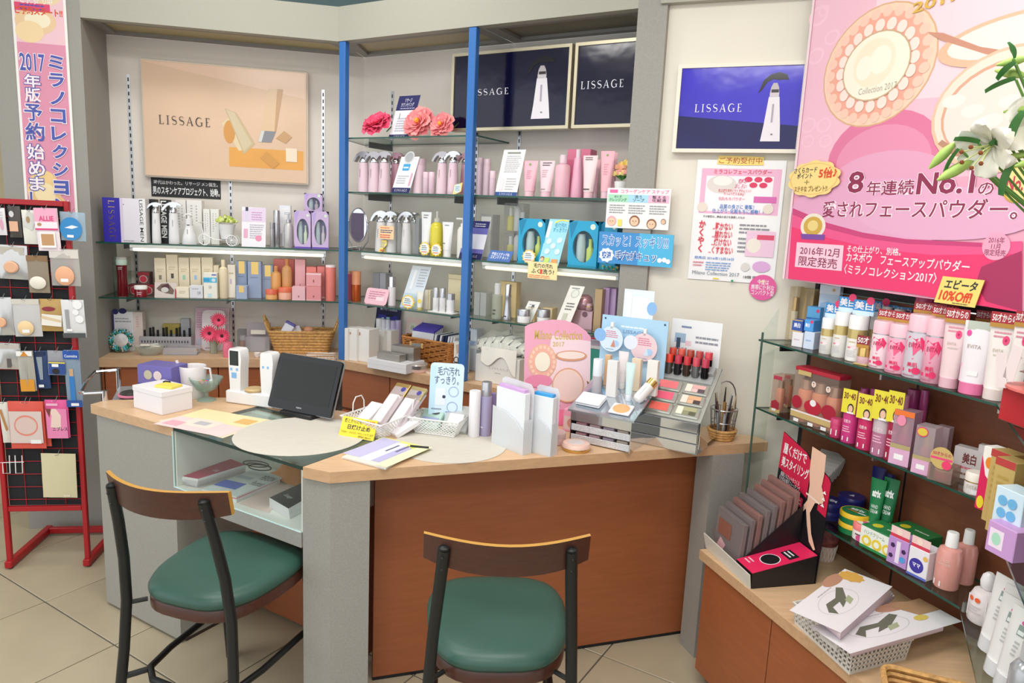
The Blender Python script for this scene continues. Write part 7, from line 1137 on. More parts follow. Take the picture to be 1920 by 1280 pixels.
# wire pen basket with wicker foot
M, w, h = oc(C3, 1478, 1640, 800, 1034); M = M @ Matrix.Translation((0, w/2, 0)); t = thing('pen_basket', 'round wire basket with a wicker foot and tall handle', 'basket', M); R = w/2
for k in range(4): obj('wicker_ring', G().tube([((R*.86+.003*k)*math.cos(2*math.pi*j/24), (R*.86+.003*k)*math.sin(2*math.pi*j/24), .006+.009*k) for j in range(24)], .0055, 6, True), WK, t)
obj('floor_disc', G().lathe([(.0001, .001), (R*.85, .001), (R*.85, .005), (.0001, .005)], 20), WK, t)
obj('hoops', G().tube([(R*.95*math.cos(2*math.pi*j/24), R*.95*math.sin(2*math.pi*j/24), h*.55) for j in range(24)], .0016, 5, True).tube([(R*1.05*math.cos(2*math.pi*j/24), R*1.05*math.sin(2*math.pi*j/24), h*.95) for j in range(24)], .002, 5, True), SIL, t)
for j in range(16): a = 2*math.pi*j/16; obj('wire', G().tube([(R*.9*math.cos(a), R*.9*math.sin(a), .035), (R*1.05*math.cos(a), R*1.05*math.sin(a), h*.95)], .0011, 4), SIL, t)
hh = zat(M.translation, C3(0, 592)[1])-T0; obj('handle', G().tube([(-R*1.05, 0, h*.9)]+[(-R*1.05*math.cos(math.pi*k/10), 0, h*.95+(hh-h*.95)*math.sin(math.pi*k/10)**.7) for k in range(11)]+[(R*1.05, 0, h*.9)], .0025, 6), SIL, t)
for k, (c, c2, lab) in enumerate((('#b8c0c8', '#d8dde2', 'silver pen'), ('#c0343c', '#d8d8da', 'red liner pencil'), ('#2c2c30', '#4a4044', 'black mascara tube'), ('#c9a050', '#2a2420', 'gold handled brush'), ('#d0d4d8', '#eceef0', 'slim white brush'), ('#8a6a50', '#c9b090', 'brown lip brush'), ('#9a9ca4', '#c0343c', 'grey pencil with a red end'), ('#c8ccd2', '#7a4a40', 'steel eyelash brush'), ('#e0e2e6', '#b0b4ba', 'pearl lip liner'))):
    a = k*2.4; r = R*.5*(.3+.6*((k*37) % 10)/10); L = .125+.045*((k*53) % 10)/10
    t = thing('makeup_stick', lab+' standing in the wicker footed basket', 'makeup stick', M @ Matrix.Translation((r*math.cos(a), r*math.sin(a), .0055)) @ Matrix.Rotation(.16*math.cos(a), 4, 'Y') @ Matrix.Rotation(-.16*math.sin(a), 4, 'X')); obj('barrel', G().tube([(0, 0, .002), (0, 0, L*.7)], .0042, 8), mt(c, .25, .3), t); obj('tip', G().tube([(0, 0, L*.7), (0, 0, L)], [.0036, .0015], 8), mt(c2, .3), t)
M, w, h = oc(C3, 1378, 1450, 950, 1035); bottle('glass_tumbler', 'small clear glass tumbler beside the pen basket', M, w, h, [('cup', [(0, .03), (.75, .03), (.8, 0), (.85, .1), (1, 1), (.94, 1), (.8, .15), (0, .12)], fr('#e6ecea', .22, .08))], 'glass')
# ---- inside the display well
ZWf = .5505
def inw(name, label, pts, z, th, m, shapes=None, ms='#d8d4d4', cat='magazine'): return sheetpoly(name, label, ZW, pts, z, th, m, cat, shapes, ms=ms)
def infit(pts): return pts
for k in range(4): inw('brochure', 'pink %s in the pile of brochures inside the display well' % ('bottom brochure', 'second brochure', 'third brochure', 'cover brochure on top')[k], [(85+6*(k % 2), 470-22*k), (300+5*k, 520-26*k), (1000, 320-28*k), (780, 236-28*k)], ZWf+.009*k, .0085, mt('#a23a56' if k == 3 else '#b98a94', .3), [('t', 'Lissage', .45, .35, .65, .5, '#e0b8c4')] if k == 3 else None, cat='brochure')
inw('magazine', 'blue and white magazine leaning in the display well', [(375, 590), (870, 700), (1560, 410), (1120, 300)], ZWf+.012, .004, mt('#c9d0d2', .3), [('r', .03, .2, .6, .45, '#5a6ab8'), ('t', 'PERSON\nPortrait', .62, .45, .95, .85, '#4a4c50', .0), ('r', .1, .6, .5, .7, '#a9b4c0')])
inw('magazine', 'pink edged magazine under the blue and white one', [(390, 625), (870, 735), (1500, 455), (1110, 340)], ZWf, .0115, mt('#c9808c', .4), None)
inw('paper_sheet', 'plain pale pink paper on the display well floor', [(900, 800), (1330, 930), (1700, 520), (1560, 430)], ZWf, .001, mt('#d8c2bc', .6), None, cat='paper')
for k in range(6): inw('catalogue', '%s catalogue of the black covered pile in the display well' % ('lowest', 'second', 'third', 'fourth', 'fifth', 'black topmost')[k], [(1345, 830-24*k), (1620+20*(5-k)/5, 1000-26*k), (2000, 800-30*k), (1830, 620-26*k)], ZWf+.0052*k, .0050, mt('#1c1d26' if k == 5 else '#d9dadc', .3), [('t', 'Lissage', .35, .25, .6, .4, '#c9ccd6')] if k == 5 else None, cat='catalogue')
p = atz(*ZW(1180, 260), ZWf+.03); single('cable_coil', 'coiled black cable lying on the magazines', 'cable', G().tube([(.045*math.cos(a*1.0)+.012*math.sin(a*.31), .022*math.sin(a)+.006*math.cos(a*.5), .004+.0016*a*.5) for a in [k*.35 for k in range(50)]], .0018, 6), BK, yawM(p.x, p.y, ZWf+.021, -20))
p = atz(*ZW(1640, 320), ZWf+.03); single('orange_pouch', 'crumpled orange brown pouch at the back of the display well', 'pouch', G().sheet(lambda u, v: ((u-.5)*.16, (v-.5)*.10, .05*math.sin(math.pi*u)*math.sin(math.pi*v)+.005*math.sin(14*u+6*v)), 16, 12), mt('#c4824e', .4), yawM(p.x, p.y+.01, ZWf+.0012, -25))
# ================================================================ right-hand display goods
ZR = zm(1440, 500, .25); ZR3 = zm(1420, 700, .15625); ZR2 = zm(1440, 800, .375); ZR7 = zm(1560, 800, .17708); ZD = zm(1280, 780, .26568)
def fR(Z, zs, x0, x1, yt, yb, d, yaw=20, B=BR):
    a = Z(x0, yt); b = Z(x1, yb); xm, ym = (a[0]+b[0])/2, (a[1]+b[1])/2; u, _ = B.at(xm, ym, d); P = B.P(u, d, zs); dist = -(CM.transposed() @ (B.P(u, d, (zs+1.1)/2)-O3)).z
    return Matrix.Translation(P) @ Matrix.Rotation(B.a+math.radians(yaw), 4, 'Z'), (b[0]-a[0])*dist/F*.93, max(.02, zat(P, a[1])-zs)
def neck(t, w, h, c, txt, tc='#f6ecec', y=.0, sub='#b98a3a', dz=.0, hh=.028):
    o = obj('neck_tag', G().box(-w*.58, w*.58, y, y+.0008, h+dz, h+dz+hh), mt(c, .4), t, flat=True); printed(o, w*1.16, hh, ([('r', 0, 0, 1, .28, sub)] if sub else [])+[('t', txt, .06, .36, .94, .92, tc, .02)], y=y, z0=h+dz); return o
H_ = '#e8326c'; heart = [('p', [(.5, .42), (.82, .62), (.9, .78), (.75, .92), (.5, .86), (.25, .92), (.1, .78), (.18, .62)], H_), ('p', [(.5, .50), (.74, .66), (.7, .84), (.4, .8)], '#f0608c'), ('t', 'EVITA', .26, .68, .76, .78, '#b81c50', .01), ('t', '美肌', .3, .26, .72, .36, H_, .02), ('r', .12, .14, .5, .21, H_), ('e', .68, .18, .16, .075, H_), ('l', .15, .04, .7, .10, 1, '#c07a92')]
PKB = mt('#e6a5ba', .28); PKC = mt('#eec3cf', .28); GYB = mt('#c9c2cb', .28); WG = mt('#eeebe6', .3)
def evita(box, d, bm, label, tag=True, Z=ZR, zs=SR1):
    M, w, h = fR(Z, zs, *box, d); t = bottle('lotion_bottle', label, M, w, h, [('body', [(0, 0), (.94, 0), (1, .015), (1, .70), (.97, .715)], bm), ('ring', [(.985, .717), (.985, .735)], SIL), ('cap', [(.98, .737), (.98, .97), (.9, 1), (0, 1)], PKC)], shapes=heart, zf=(.0, .72), seg=20)
    if tag: neck(t, w, h, '#a82430', '50才からの', y=w*.9)
    return t
# top shelf, from the corner outwards
M, w, h = fR(ZR, SR1, 140, 205, 150, 590, .335); t = thing('clear_pack', 'tall clear pack with gold capped bottles in the shelf corner', 'pack', M); obj('shell', G().box(-w/2, w/2, 0, .04, 0, h), fr('#efe8d8', .2), t, flat=True); turned(t, [('bottle', [(0, .02), (.9, .02), (1, .05), (1, .55)], WG), ('cap', [(.9, .553), (.9, .8), (0, .82)], GOLD)], w*.4, h, y=.02)
M, w, h = fR(ZR, SR1, 225, 335, 165, 560, .37); t = thing('clear_pack', 'clear pack with two amber gold bottles in the shelf corner', 'pack', M); obj('shell', G().box(-w/2, w/2, 0, .025, 0, h), fr('#e8dcb8', .3), t, flat=True)
for s in (-1, 1): turned(t, [('bottle', [(0, .02), (.9, .02), (1, .05), (1, .6), (.5, .7), (.5, .9), (0, .92)], mt('#c9a050', .25, .4))], w*.22, h, y=.0125, x=s*w*.25)
def ctR(Z, zs, box, d, dep, c, label, shapes=(), yaw=20, z0=0., name='carton', B=BR, **k):
    M, w, h = fR(Z, zs, *box, d, yaw, B=B); o = carton(name, label, M @ Matrix.Translation((0, 0, z0)), w, dep, h-z0, c, shapes, **k); return o
lo = fR(ZR, SR1, 172, 268, 490, 602, .275)[2]
ctR(ZR, SR1, (172, 264, 490, 602), .275, .045, '#e9e6ea', 'small white carton under the dark blue one', [('l', .2, .4, .8, .6, 1, '#d0b9c8')]); ctR(ZR, SR1, (262, 350, 488, 606), .285, .045, '#cfdcf0', 'pale blue carton under the sky blue one', [('l', .2, .4, .8, .6, 1, '#9ab4d8')])
ctR(ZR, SR1, (172, 264, 398, 490), .275, .04, '#2f55a8', 'dark blue carton lettered in white on a stack', [('t', '美白', .2, .35, .8, .75, '#eef2fa', .03), ('r', 0, 0, 1, .08, '#d8b468'), ('r', 0, .93, 1, 1, '#d8b468')], z0=lo+.0005)
ctR(ZR, SR1, (266, 346, 398, 488), .285, .04, '#4a9ae0', 'sky blue carton with a pink dot on a stack', [('t', '美白', .12, .35, .6, .7, '#eef2fa', .03), ('e', .78, .85, .16, 0, '#e0386c')], z0=fR(ZR, SR1, 262, 350, 488, 606, .285)[2]+.0005)
ctR(ZR, SR1, (275, 388, 300, 560), .345, .04, '#5aa8dc', 'blue and white carton with a roof shaped top', [('r', 0, .0, 1, .62, '#e4e8ee'), ('r', 0, .68, 1, .72, '#2f6ab8'), ('e', .82, .9, .12, 0, '#e0386c')])
ctR(ZR, SR1, (360, 528, 140, 560), .375, .02, '#c3d8ec', 'tall pale blue pack card at the back of the top shelf', [('r', 0, .86, 1, 1, '#dce6ee'), ('e', .7, .93, .08, 0, '#c9a878'), ('p', [(.1, .7), (.5, .75), (.9, .6), (.9, .3), (.1, .3)], '#9fc0e0')])
wl = [('l', .3, .82, .7, .9, 1, '#c9b070'), ('e', .55, .62, .22, .09, '#f4e4e8'), ('r', .25, .58, .42, .64, '#e0506a'), ('l', .2, .2, .8, .5, 4, '#d0ccd0')]
for i, (a, b, c, e, d) in enumerate(((366, 480, 385, 655, .275), (462, 580, 340, 685, .275), (560, 708, 368, 712, .272), (726, 832, 375, 690, .35))):
    M, w, h = fR(ZR, SR1, a, b, c, e, d); t = bottle('lotion_bottle', 'white bottle with a gold band and blue neck tag, %s' % ('smallest of the row', 'second of the row', 'third and widest of the row', 'behind the small tagged jar')[i], M, w, h, [('body', [(0, 0), (.94, 0), (1, .015), (1, .62)], WG), ('gold_band', [(1.005, .5), (1.005, .70)], mt('#cdb87a', .3, .5)), ('cap', [(.99, .702), (.99, .975), (.92, 1), (0, 1)], mt('#f0eeee', .3))], shapes=wl, zf=(0, .5), seg=18)
    neck(t, w, h, '#2f86c8', '美白', y=w*.8, sub='#c9e0ee', hh=.042); obj('tag_dot', G().lathe([(.0001, 0), (.011, 0), (.011, .001), (.0001, .001)], 14), mt('#e8386c', .4), t, Matrix.Translation((w*.35, w*.78, h+.042)) @ Matrix.Rotation(math.pi/2, 4, 'X'))
for i, (a, b) in enumerate(((575, 625), (830, 890), (915, 990))):
    M, w, h = fR(ZR, SR1, a, b, 280+20*i, 640, .365); t = bottle('serum_bottle', 'back row white capped bottle with a blue card, %s from the corner' % ('first', 'second', 'third')[i], M, w*1.2, h, P_LOTION(mt('#cfe2ee', .3), WG)); neck(t, w*1.6, h*.8, '#3a8cc8', '美白', y=w*1.3, sub='#bcdcee', hh=.036)
M, w, h = fR(ZR, SR1, 640, 748, 610, 745, .26); t = thing('cream_jar', 'pink jar pack with a red tag in front of the white bottles', 'jar', M); turned(t, P_JAR(mt('#d9b0b8', .25), GOLD, .5), w*.45, h); obj('base_card', G().bbox(w, w, .004, .001, cy=w/2), mt('#c9b070', .4), t); neck(t, w*.8, h, '#8c2430', '50才', y=w*.1, hh=.034)
evita((738, 898, 408, 790), .268, mt('#e9d2d8', .28), 'silvery pink lotion bottle with a heart, first of four'); evita((858, 1038, 432, 818), .262, PKB, 'pink lotion bottle with a heart, second of four'); evita((992, 1198, 362, 852), .262, GYB, 'tall grey pink lotion bottle with a heart, third of four'); evita((1138, 1310, 392, 890), .262, PKB, 'pink lotion bottle with a heart, fourth of four')
for i, (a, b, c) in enumerate(((1215, 1330, 372), (1495, 1600, 420), (1610, 1690, 440))): evita((a, b, c, 860), .345, PKB, 'back row pink bottle behind the cream tubes, %s' % ('nearest the jar', 'middle one', 'last one')[i])
M, w, h = fR(ZR, SR1, 1062, 1215, 190, 560, .355); hj = h; 
for k in range(2):
    z0 = 0 if k == 0 else hj*.62; bottle('cream_jar', ('rose pink tall canister below another jar', 'rose pink jar on top of the tall canister')[k], M @ Matrix.Translation((0, 0, z0+(.0005 if k else 0))), w, hj*.62-.001 if k == 0 else hj*.38, P_JAR(mt('#c8487c', .25), mt('#c03a72', .25), .6), 'jar', seg=20)
gb = [('l', .1, .82, .9, .95, 2, '#d88aa0'), ('e', .72, .80, .16, .075, '#e8447c'), ('e', .72, .80, .05, .024, '#a81848'), ('t', 'EVITA', .2, .60, .7, .65, '#b9a898', .0), ('l', .25, .53, .8, .57, 1, '#cabfb4')]
for i, (a, b, c, e, d, m, cm, lab) in enumerate(((1272, 1450, 425, 935, .262, mt('#eacfd2', .32), mt('#e6b9c4', .3), 'pale pink cleansing tube with a red neck tag'), (1415, 1655, 415, 960, .258, mt('#ece6ea', .32), mt('#e87aa8', .3), 'white tube with a pink foot and printed name'), (1612, 1808, 460, 970, .262, mt('#eee6e2', .32), mt('#e8d8d4', .3), 'white foaming tube with a red flower'), (1795, 1930, 455, 990, .262, mt('#eee6e2', .32), mt('#e8d8d4', .3), 'second white foaming tube at the shelf turn'))):
    M, w, h = fR(ZR, SR1, a, b, c, e, d); t = sqtube(lab, M, w*.95, h, m, cm, shapes=gb if i != 1 else [('r', .0, .86, 1, 1, '#b9c0b4'), ('e', .12, .8, .1, .05, '#e0489c'), ('t', 'EVITA', .15, .56, .7, .62, '#a89c94', .0), ('r', 0, 0, 1, .3, '#eeb0cc'), ('r', .35, .12, .75, .2, '#eeeeee')], f=.16, capw=.8)
    if i != 1: neck(t, w*.85, h, '#a82430', '50才からの', y=w*.2, hh=.034)
PCARD = lean(flat(BR, PD-.012, 1754, 1832, 520, 572, 'pop_card', 'yellow price card lettered in black and red above the pink bottles', '#f0d878', [('t', 'エビータ', .12, .56, .9, .92, INK, .03), ('t', '10%Off!', .08, .12, .86, .50, '#e0482c', .03), ('l', .45, .03, .9, .1, 1, '#6a6040')]), .22)
# coral dispenser and cartons on the return of the top shelf
Mx = CORNER.M(.20, .02, SR1, math.radians(30)); t = thing('coral_dispenser', 'glossy red dispenser box with clear flaps on the shelf return', 'dispenser', Mx); RC = mt('#b8262e', .25); CO = mt('#e2736c', .3)
obj('box', G().bbox(.13, .09, .07, .002, cy=.05), RC, t); obj('shelf_tray', G().slab([(.075*math.cos(a)-.0, .045+.065*math.sin(a)) for a in [2*math.pi*k/24 for k in range(24)]], .0705, .075), CO, t)
for k in range(3): obj('clear_flap', G().bbox(.11, .045, .002, .0005, .095+.016*k, cy=.06, cx=.01*k), fr('#b9a4a0', .55, .15), t, Matrix.Rotation(.12, 4, 'X'))
for k, (x, r) in enumerate(((-.06, .5), (-.045, -.6))): obj('price_flag', G().bbox(.028, .001, .07, .0003, .075, cx=x, cy=-.002), mt('#ecdcdc', .4), t, Matrix.Rotation(r*.35, 4, 'Y'))
obj('samples', G().bbox(.06, .03, .012, .002, .0755, cy=.04, cx=.02), mt('#d8404c', .3), t)
Mx = CORNER.M(.075, .10, SR1, math.radians(35)); carton('carton', 'plain white carton carrying the sunscreen carton at the shelf turn', Mx, .06, .05, .17, '#e6e6ea'); carton('carton', 'white and blue sunscreen carton with a portrait at the shelf turn', Mx @ Matrix.Translation((0, 0, .1705)), .062, .05, .125, '#e2e6ee', [('r', 0, .82, 1, 1, '#2a3f80'), ('t', 'UV美白', .1, .86, .9, .96, '#eef2fa', .02), ('r', 0, .0, .35, .82, '#c9d6ec'), ('e', .7, .28, .24, .13, '#c08a54'), ('e', .72, .28, .11, .08, '#e8c4a8'), ('e', .75, .72, .14, .05, '#e0489c')])
# middle shelf
PCH = mt('#e6a382', .25)
def peachpack(box, d, label, tall=1., yaw=20):
    M, w, h = fR(ZR3, SR2, *box, d, yaw); t = thing('clear_pack', label, 'pack', M); obj('shell', G().box(-w/2, w/2, 0, .045, 0, h), fr('#f0e2da', .16), t, flat=True)
    turned(t, [('bottle', [(0, .02), (.92, .02), (1, .04), (1, .60), (.8, .64)], PCH), ('cap', [(.7, .643), (.7, .84), (0, .86)], mt('#c9b8a0', .25, .5))], w*.38, h, y=.024)
    printed(t, w, h, [('r', .0, .0, 1, .10, '#c9ae74'), ('p', [(.1, .12), (.9, .08), (.9, .26), (.5, .34), (.1, .28)], '#a8283c'), ('r', .2, .04, .6, .10, '#f0eeee'), ('r', .1, .88, .95, .98, '#b83a50')], y=-.0005)
    return t
peachpack((158, 300, 20, 450), .275, 'clear peach lotion pack at the end of the middle shelf'); peachpack((300, 390, 10, 420), .355, 'clear peach pack behind the end pack')
M, w, h = fR(ZR3, SR2, 375, 975, -10, 680, .275, yaw=8); w *= 1.16; t = thing('gift_set', 'wide clear gift set of three peach bottles with red hearts', 'pack', M); obj('shell', G().box(-w/2, w/2, 0, .05, 0, h*.96), fr('#f0e2da', .13), t, flat=True); obj('lid_card', G().bbox(w, .05, .012, .001, h*.96, cy=.025), mt('#b8283c', .35), t)
for k in range(3): turned(t, [('bottle', [(0, .02), (.92, .02), (1, .04), (1, .58), (.85, .62)], PCH), ('cap', [(.75, .623), (.75, .8), (0, .82)], mt('#cdb9a6', .25, .5))], w*.145, h, y=.027, x=-w*.33+k*w*.33)
printed(t, w, h, [('r', 0, .10, 1, .20, '#c9ae74'), ('r', 0, .2, 1, .23, '#efe0e0'), ('e', .12, .38, .12, .12, '#a81c34'), ('e', .5, .36, .2, .13, '#b82038'), ('e', .86, .36, .16, .13, '#a81c34'), ('e', .5, .44, .07, .06, '#f0eaea'), ('e', .47, .78, .05, .055, '#f0e0d8'), ('e', .8, .76, .05, .055, '#f0e0d8'), ('e', .47, .77, .022, .03, '#e8bfa6'), ('e', .8, .75, .022, .03, '#e8bfa6'), ('p', [(.445, .79), (.47, .815), (.495, .79), (.47, .795)], '#4a3a36'), ('p', [(.775, .77), (.8, .795), (.825, .77), (.8, .775)], '#4a3a36'), ('r', .1, .02, .22, .08, '#f0eeee'), ('r', .44, .02, .56, .08, '#f0eeee'), ('r', .74, .02, .86, .08, '#f0eeee'), ('r', .1, .9, .4, .98, '#c9ae74')], y=-.0006)
M, w, h = fR(ZR3, SR2, 832, 990, 548, 772, .262); bottle('cream_jar', 'raspberry pink jar with a price label on the middle shelf', M, w, h, P_JAR(mt('#c83a6c', .25), mt('#cc4474', .25), .66), 'jar', shapes=[('r', .25, .15, .8, .45, '#f0eeee')], seg=20)
def pinkb(box, d, m, m2, label, tag=True, band=None):
    M, w, h = fR(ZR3, SR2, *box, d); h2 = h*.94
    t = bottle('lotion_bottle', label, M, w, h2, [('body', [(0, 0), (.94, 0), (1, .015), (1, .72)], m), ('cap', [(.98, .723), (.98, .98), (.92, 1), (0, 1)], m2)]+([('band', [(1.006, .38), (1.006, .62)], band)] if band else []), shapes=[('l', .2, .38, .8, .62, 3, '#f2c0d4'), ('r', .25, .08, .7, .22, '#f0eeee'), ('t', '化粧水', .25, .72, .75, .84, '#f6dfe8', .01)], zf=(0, .56), seg=20)
    if tag:
        o = obj('neck_tag', G().box(-w*.46, w*.46, -.002, -.0012, h*.56, h), mt('#e6d83a', .4), t, flat=True); printed(o, w*.92, h*.44, [('t', '30･40', .1, .58, .92, .86, '#7a3a20', .03), ('e', .65, .22, .22, .2, '#3a2a24'), ('e', .65, .2, .16, .15, '#e8bfa4'), ('r', .42, .0, .9, .07, '#f0f0f0')], y=-.002, z0=h*.56)
    return t
pinkb((985, 1185, 190, 840), .262, mt('#d8428c', .25), mt('#d87aa8', .25), 'hot pink bottle with a yellow portrait tag, first of the row'); pinkb((1165, 1385, 250, 905), .258, mt('#d0346c', .25), mt('#c8487c', .25), 'raspberry bottle with a yellow portrait tag, second of the row'); pinkb((1348, 1585, 208, 972), .258, fr('#d890b4', .75, .15), mt('#b8889c', .25), 'translucent pink bottle with a grey band, third of the row', band=mt('#c9b9c0', .3)); pinkb((1520, 1735, 215, 1050), .262, mt('#a8304e', .22), mt('#c07a94', .25), 'dark pink bottle with a yellow portrait tag, fourth of the row')
for i, (a, b) in enumerate(((1180, 1290), (1290, 1410), (1725, 1880), (1890, 1990))):
    M, w, h = fR(ZR3, SR2, a, b, 185+6*i, 760+90*i, .35); bottle('lotion_bottle', 'back row purple pink bottle on the middle shelf, %s' % ('behind the first tag', 'behind the second tag', 'right of the fourth tag', 'behind the pink box')[i], M, w, h, P_LOTION(mt('#b0487c', .25), mt('#a8407a', .25)))
def serumbox(Z, box, d, label, c, m, tops):
    M, w, h = fR(Z, SR2, *box, d); t = thing('clear_box', label, 'box', M); obj('shell', G().box(-w/2, w/2, 0, .045, 0, h), fr(c, .35), t, flat=True); turned(t, [('bottle', [(0, .12), (.92, .12), (1, .14), (1, .5), (.8, .55)], m), ('cap', [(.72, .553), (.72, .78), (0, .8)], GOLD)], w*.32, h, y=.022)
    printed(t, w, h, [('r', 0, 0, 1, .3, '#d8a8c8'), ('r', .25, .10, .7, .2, '#f0eeee'), ('r', 0, .3, 1, .38, '#b0a070')]+tops, y=-.0006); return t
serumbox(ZR3, (1600, 1850, 450, 1165), .262, 'lilac clear box with an orange lid and dark red bottle', '#e6c6d8', mt('#a83a4c', .2), [('r', 0, .9, 1, 1, '#e8742c'), ('e', .4, .82, .22, .1, '#e88aa8')]); serumbox(ZR7, (862, 1065, 0, 512), .262, 'clear box with a gold capped red serum', '#e6d8dc', mt('#a8303c', .2), [('e', .35, .88, .3, .1, '#e83a6c'), ('e', .35, .88, .26, .08, '#d8c040')])
ctR(ZR7, SR2, (1070, 1215, 0, 420), .35, .03, fr('#dcc4cc', .6, .2), 'frosted pink pack behind the gold capped serum', [('l', .3, .1, .9, .5, 5, '#c88aa0')])
M, w, h = fR(ZR7, SR2, 1025, 1280, 200, 622, .262); t = thing('jar_pack', 'clear boxed jar with a round gold and pink tag', 'pack', M); obj('shell', G().box(-w/2, w/2, 0, .05, 0, h*.45), fr('#d8c4b8', .25), t, flat=True); turned(t, [('jar', [(0, .02), (.92, .02), (1, .05), (1, .25), (0, .26)], mt('#c06a80', .25)), ('lid', [(1, .262), (1, .40), (0, .41)], mt('#e6d0c0', .3))], w*.38, h, y=.025)
o = obj('round_tag', G().prism([(w*.48*math.cos(2*math.pi*k/24), h*.66+w*.5*math.sin(2*math.pi*k/24)) for k in range(24)], -.002, -.0012), mt('#c9ac6a', .4), t); printed(o, w, w, [('t', '50才からの', .12, .6, .88, .78, '#b83050', .02), ('r', .05, .42, .95, .52, '#e8447c'), ('e', .74, .22, .2, .2, '#e8386c')], y=-.002, z0=h*.66-w*.5)
ctR(ZR7, SR2, (1285, 1600, 235, 480), .345, .03, '#d8d0d0', 'white card tag with two Japanese letters behind the white jar', [('t', '美白', .3, .5, .75, .85, '#7a3a3a', .03), ('l', .05, .3, .9, .45, 1, '#e0708a'), ('l', .05, .1, .9, .25, 1, '#8a6a58')]); M, w, h = fR(ZR7, SR2, 1345, 1612, 440, 785, .262); bottle('cream_jar', 'large white jar with a gold ring at the shelf turn', M, w*.85, h*.8, [('body', [(0, 0), (.92, 0), (.98, .05), (.98, .55)], mt('#e6e0dc', .25)), ('ring', [(1, .553), (1, .6)], GOLD), ('lid', [(.99, .602), (.97, .92), (.85, 1), (0, 1)], mt('#e9e2d6', .3))], 'jar', seg=24, shapes=[('t', 'EVITA', .25, .28, .75, .45, '#b0a8a0', .0), ('r', .5, .05, .85, .25, '#f0eeee')])
ctR(ZR7, SR2, (1530, 1712, 205, 560), .36, .02, '#dcd6d6', 'second white tag card at the shelf turn', [('t', '美白', .4, .55, .95, .85, '#a83a50', .03)])
Mx = CORNER.M(.045, .012, SR2, math.radians(42)); carton('carton', 'upright magenta and white medicine carton with three coloured balls', Mx, .052, .035, zat(Mx.translation, ZR7(0, 235)[1])-SR2, '#f0ece6', [('p', [(0, 0), (1, 0), (1, .2), (.7, .42), (.25, .55), (0, .85)], '#d81c58'), ('e', .35, .76, .17, .09, '#e88a24'), ('e', .62, .79, .15, .08, '#4a9a3a'), ('e', .58, .67, .14, .075, '#3a6ac8'), ('t', 'ケシミン', .5, .16, .8, .48, '#f0ece8', .03, -90), ('e', .22, .12, .16, .1, '#e8d030')])
for i in range(2): Mx = CORNER.M(.115+.06*i, .012, SR2, math.radians(38)); carton('carton', ('gold tinted clear carton beside the magenta one', 'second gold tinted clear carton on the shelf return')[i], Mx, .045, .04, .155, fr('#d9bd78', .75, .2), [('r', 0, .9, 1, 1, '#b8403c'), ('l', .2, .3, .8, .8, 6, '#b89a50')])
Mx = CORNER.M(.26, .012, SR2, math.radians(38)); carton('carton', 'pale blue patterned carton on the shelf return', Mx, .06, .045, .12, '#cfe4f0', [('e', .3+.35*(k % 2), .2+.2*(k//2), .16, 0, '#6ab0dc') for k in range(8)])
Mx = CORNER.M(.31, -.02, SR2, math.radians(38)); carton('carton', 'lilac carton lying at the edge of the shelf return', Mx @ Matrix.Translation((0, .03, 0)), .06, .05, .06, '#c79ad0', [('r', .1, .2, .6, .8, '#ecdcec'), ('e', .35, .5, .16, .2, '#a9d8c0')])
# lowest glass shelf
NV = mt('#25266a', .3)
def tin(box, d, label, n, cm, top, Z=ZR7, tops=()):
    M, w, h = fR(Z, SR3, *box, d); h = h/1.0
    t = thing('cream_tin', label, 'tin', M); R = w*.5; hh = min(h, R*.62)
    obj('base', G().lathe([(.0001, 0), (R*.96, 0), (R*.97, .002), (R*.97, hh*.55)], 28, c=(0, R)), cm[0], t); obj('lid', G().lathe([(R, hh*.55+.0003), (R, hh*.9), (R*.95, hh), (.0001, hh)], 28, c=(0, R)), cm[1], t)
    printed(t, 2*R, 2*R, top, M=Matrix.Translation((0, 0, hh)) @ Matrix.Rotation(-math.pi/2, 4, 'X'), name='lid_print'); return t, R, hh
GRN = mt('#1f7a48', .3); YEL = mt('#e6bc2c', .35)
gt = [('e', .5, .5, .44, .44, '#1f7a48'), ('t', 'atrix', .28, .54, .74, .74, '#eef2ee', .04), ('p', [(.2, .42), (.7, .36), (.72, .42), (.3, .47)], '#e8742c'), ('r', .62, .34, .88, .42, '#e6e6e6')]
M, w, h = fR(ZR7, SR3, 0, 350, 780, 1110, .262); R = w*.5; hh = .030
for k in range(2):
    t = thing('cream_tin', ('lower green and yellow hand cream tin of the stack', 'upper green and yellow hand cream tin of the stack')[k], 'tin', M @ Matrix.Translation((0, 0, k*(hh+.0006)))); obj('base', G().lathe([(.0001, 0), (R*.96, 0), (R*.97, .002), (R*.97, hh*.55)], 28, c=(0, R)), GRN, t); obj('lid', G().lathe([(R, hh*.553), (R, hh*.9), (R*.95, hh), (.0001, hh)], 28, c=(0, R)), YEL, t); printed(t, 2*R, 2*R, gt, M=Matrix.Translation((0, 0, hh)) @ Matrix.Rotation(-math.pi/2, 4, 'X'), name='lid_print')
M, w, h = fR(ZR2, SR3, 235, 345, 360, 480, .29)
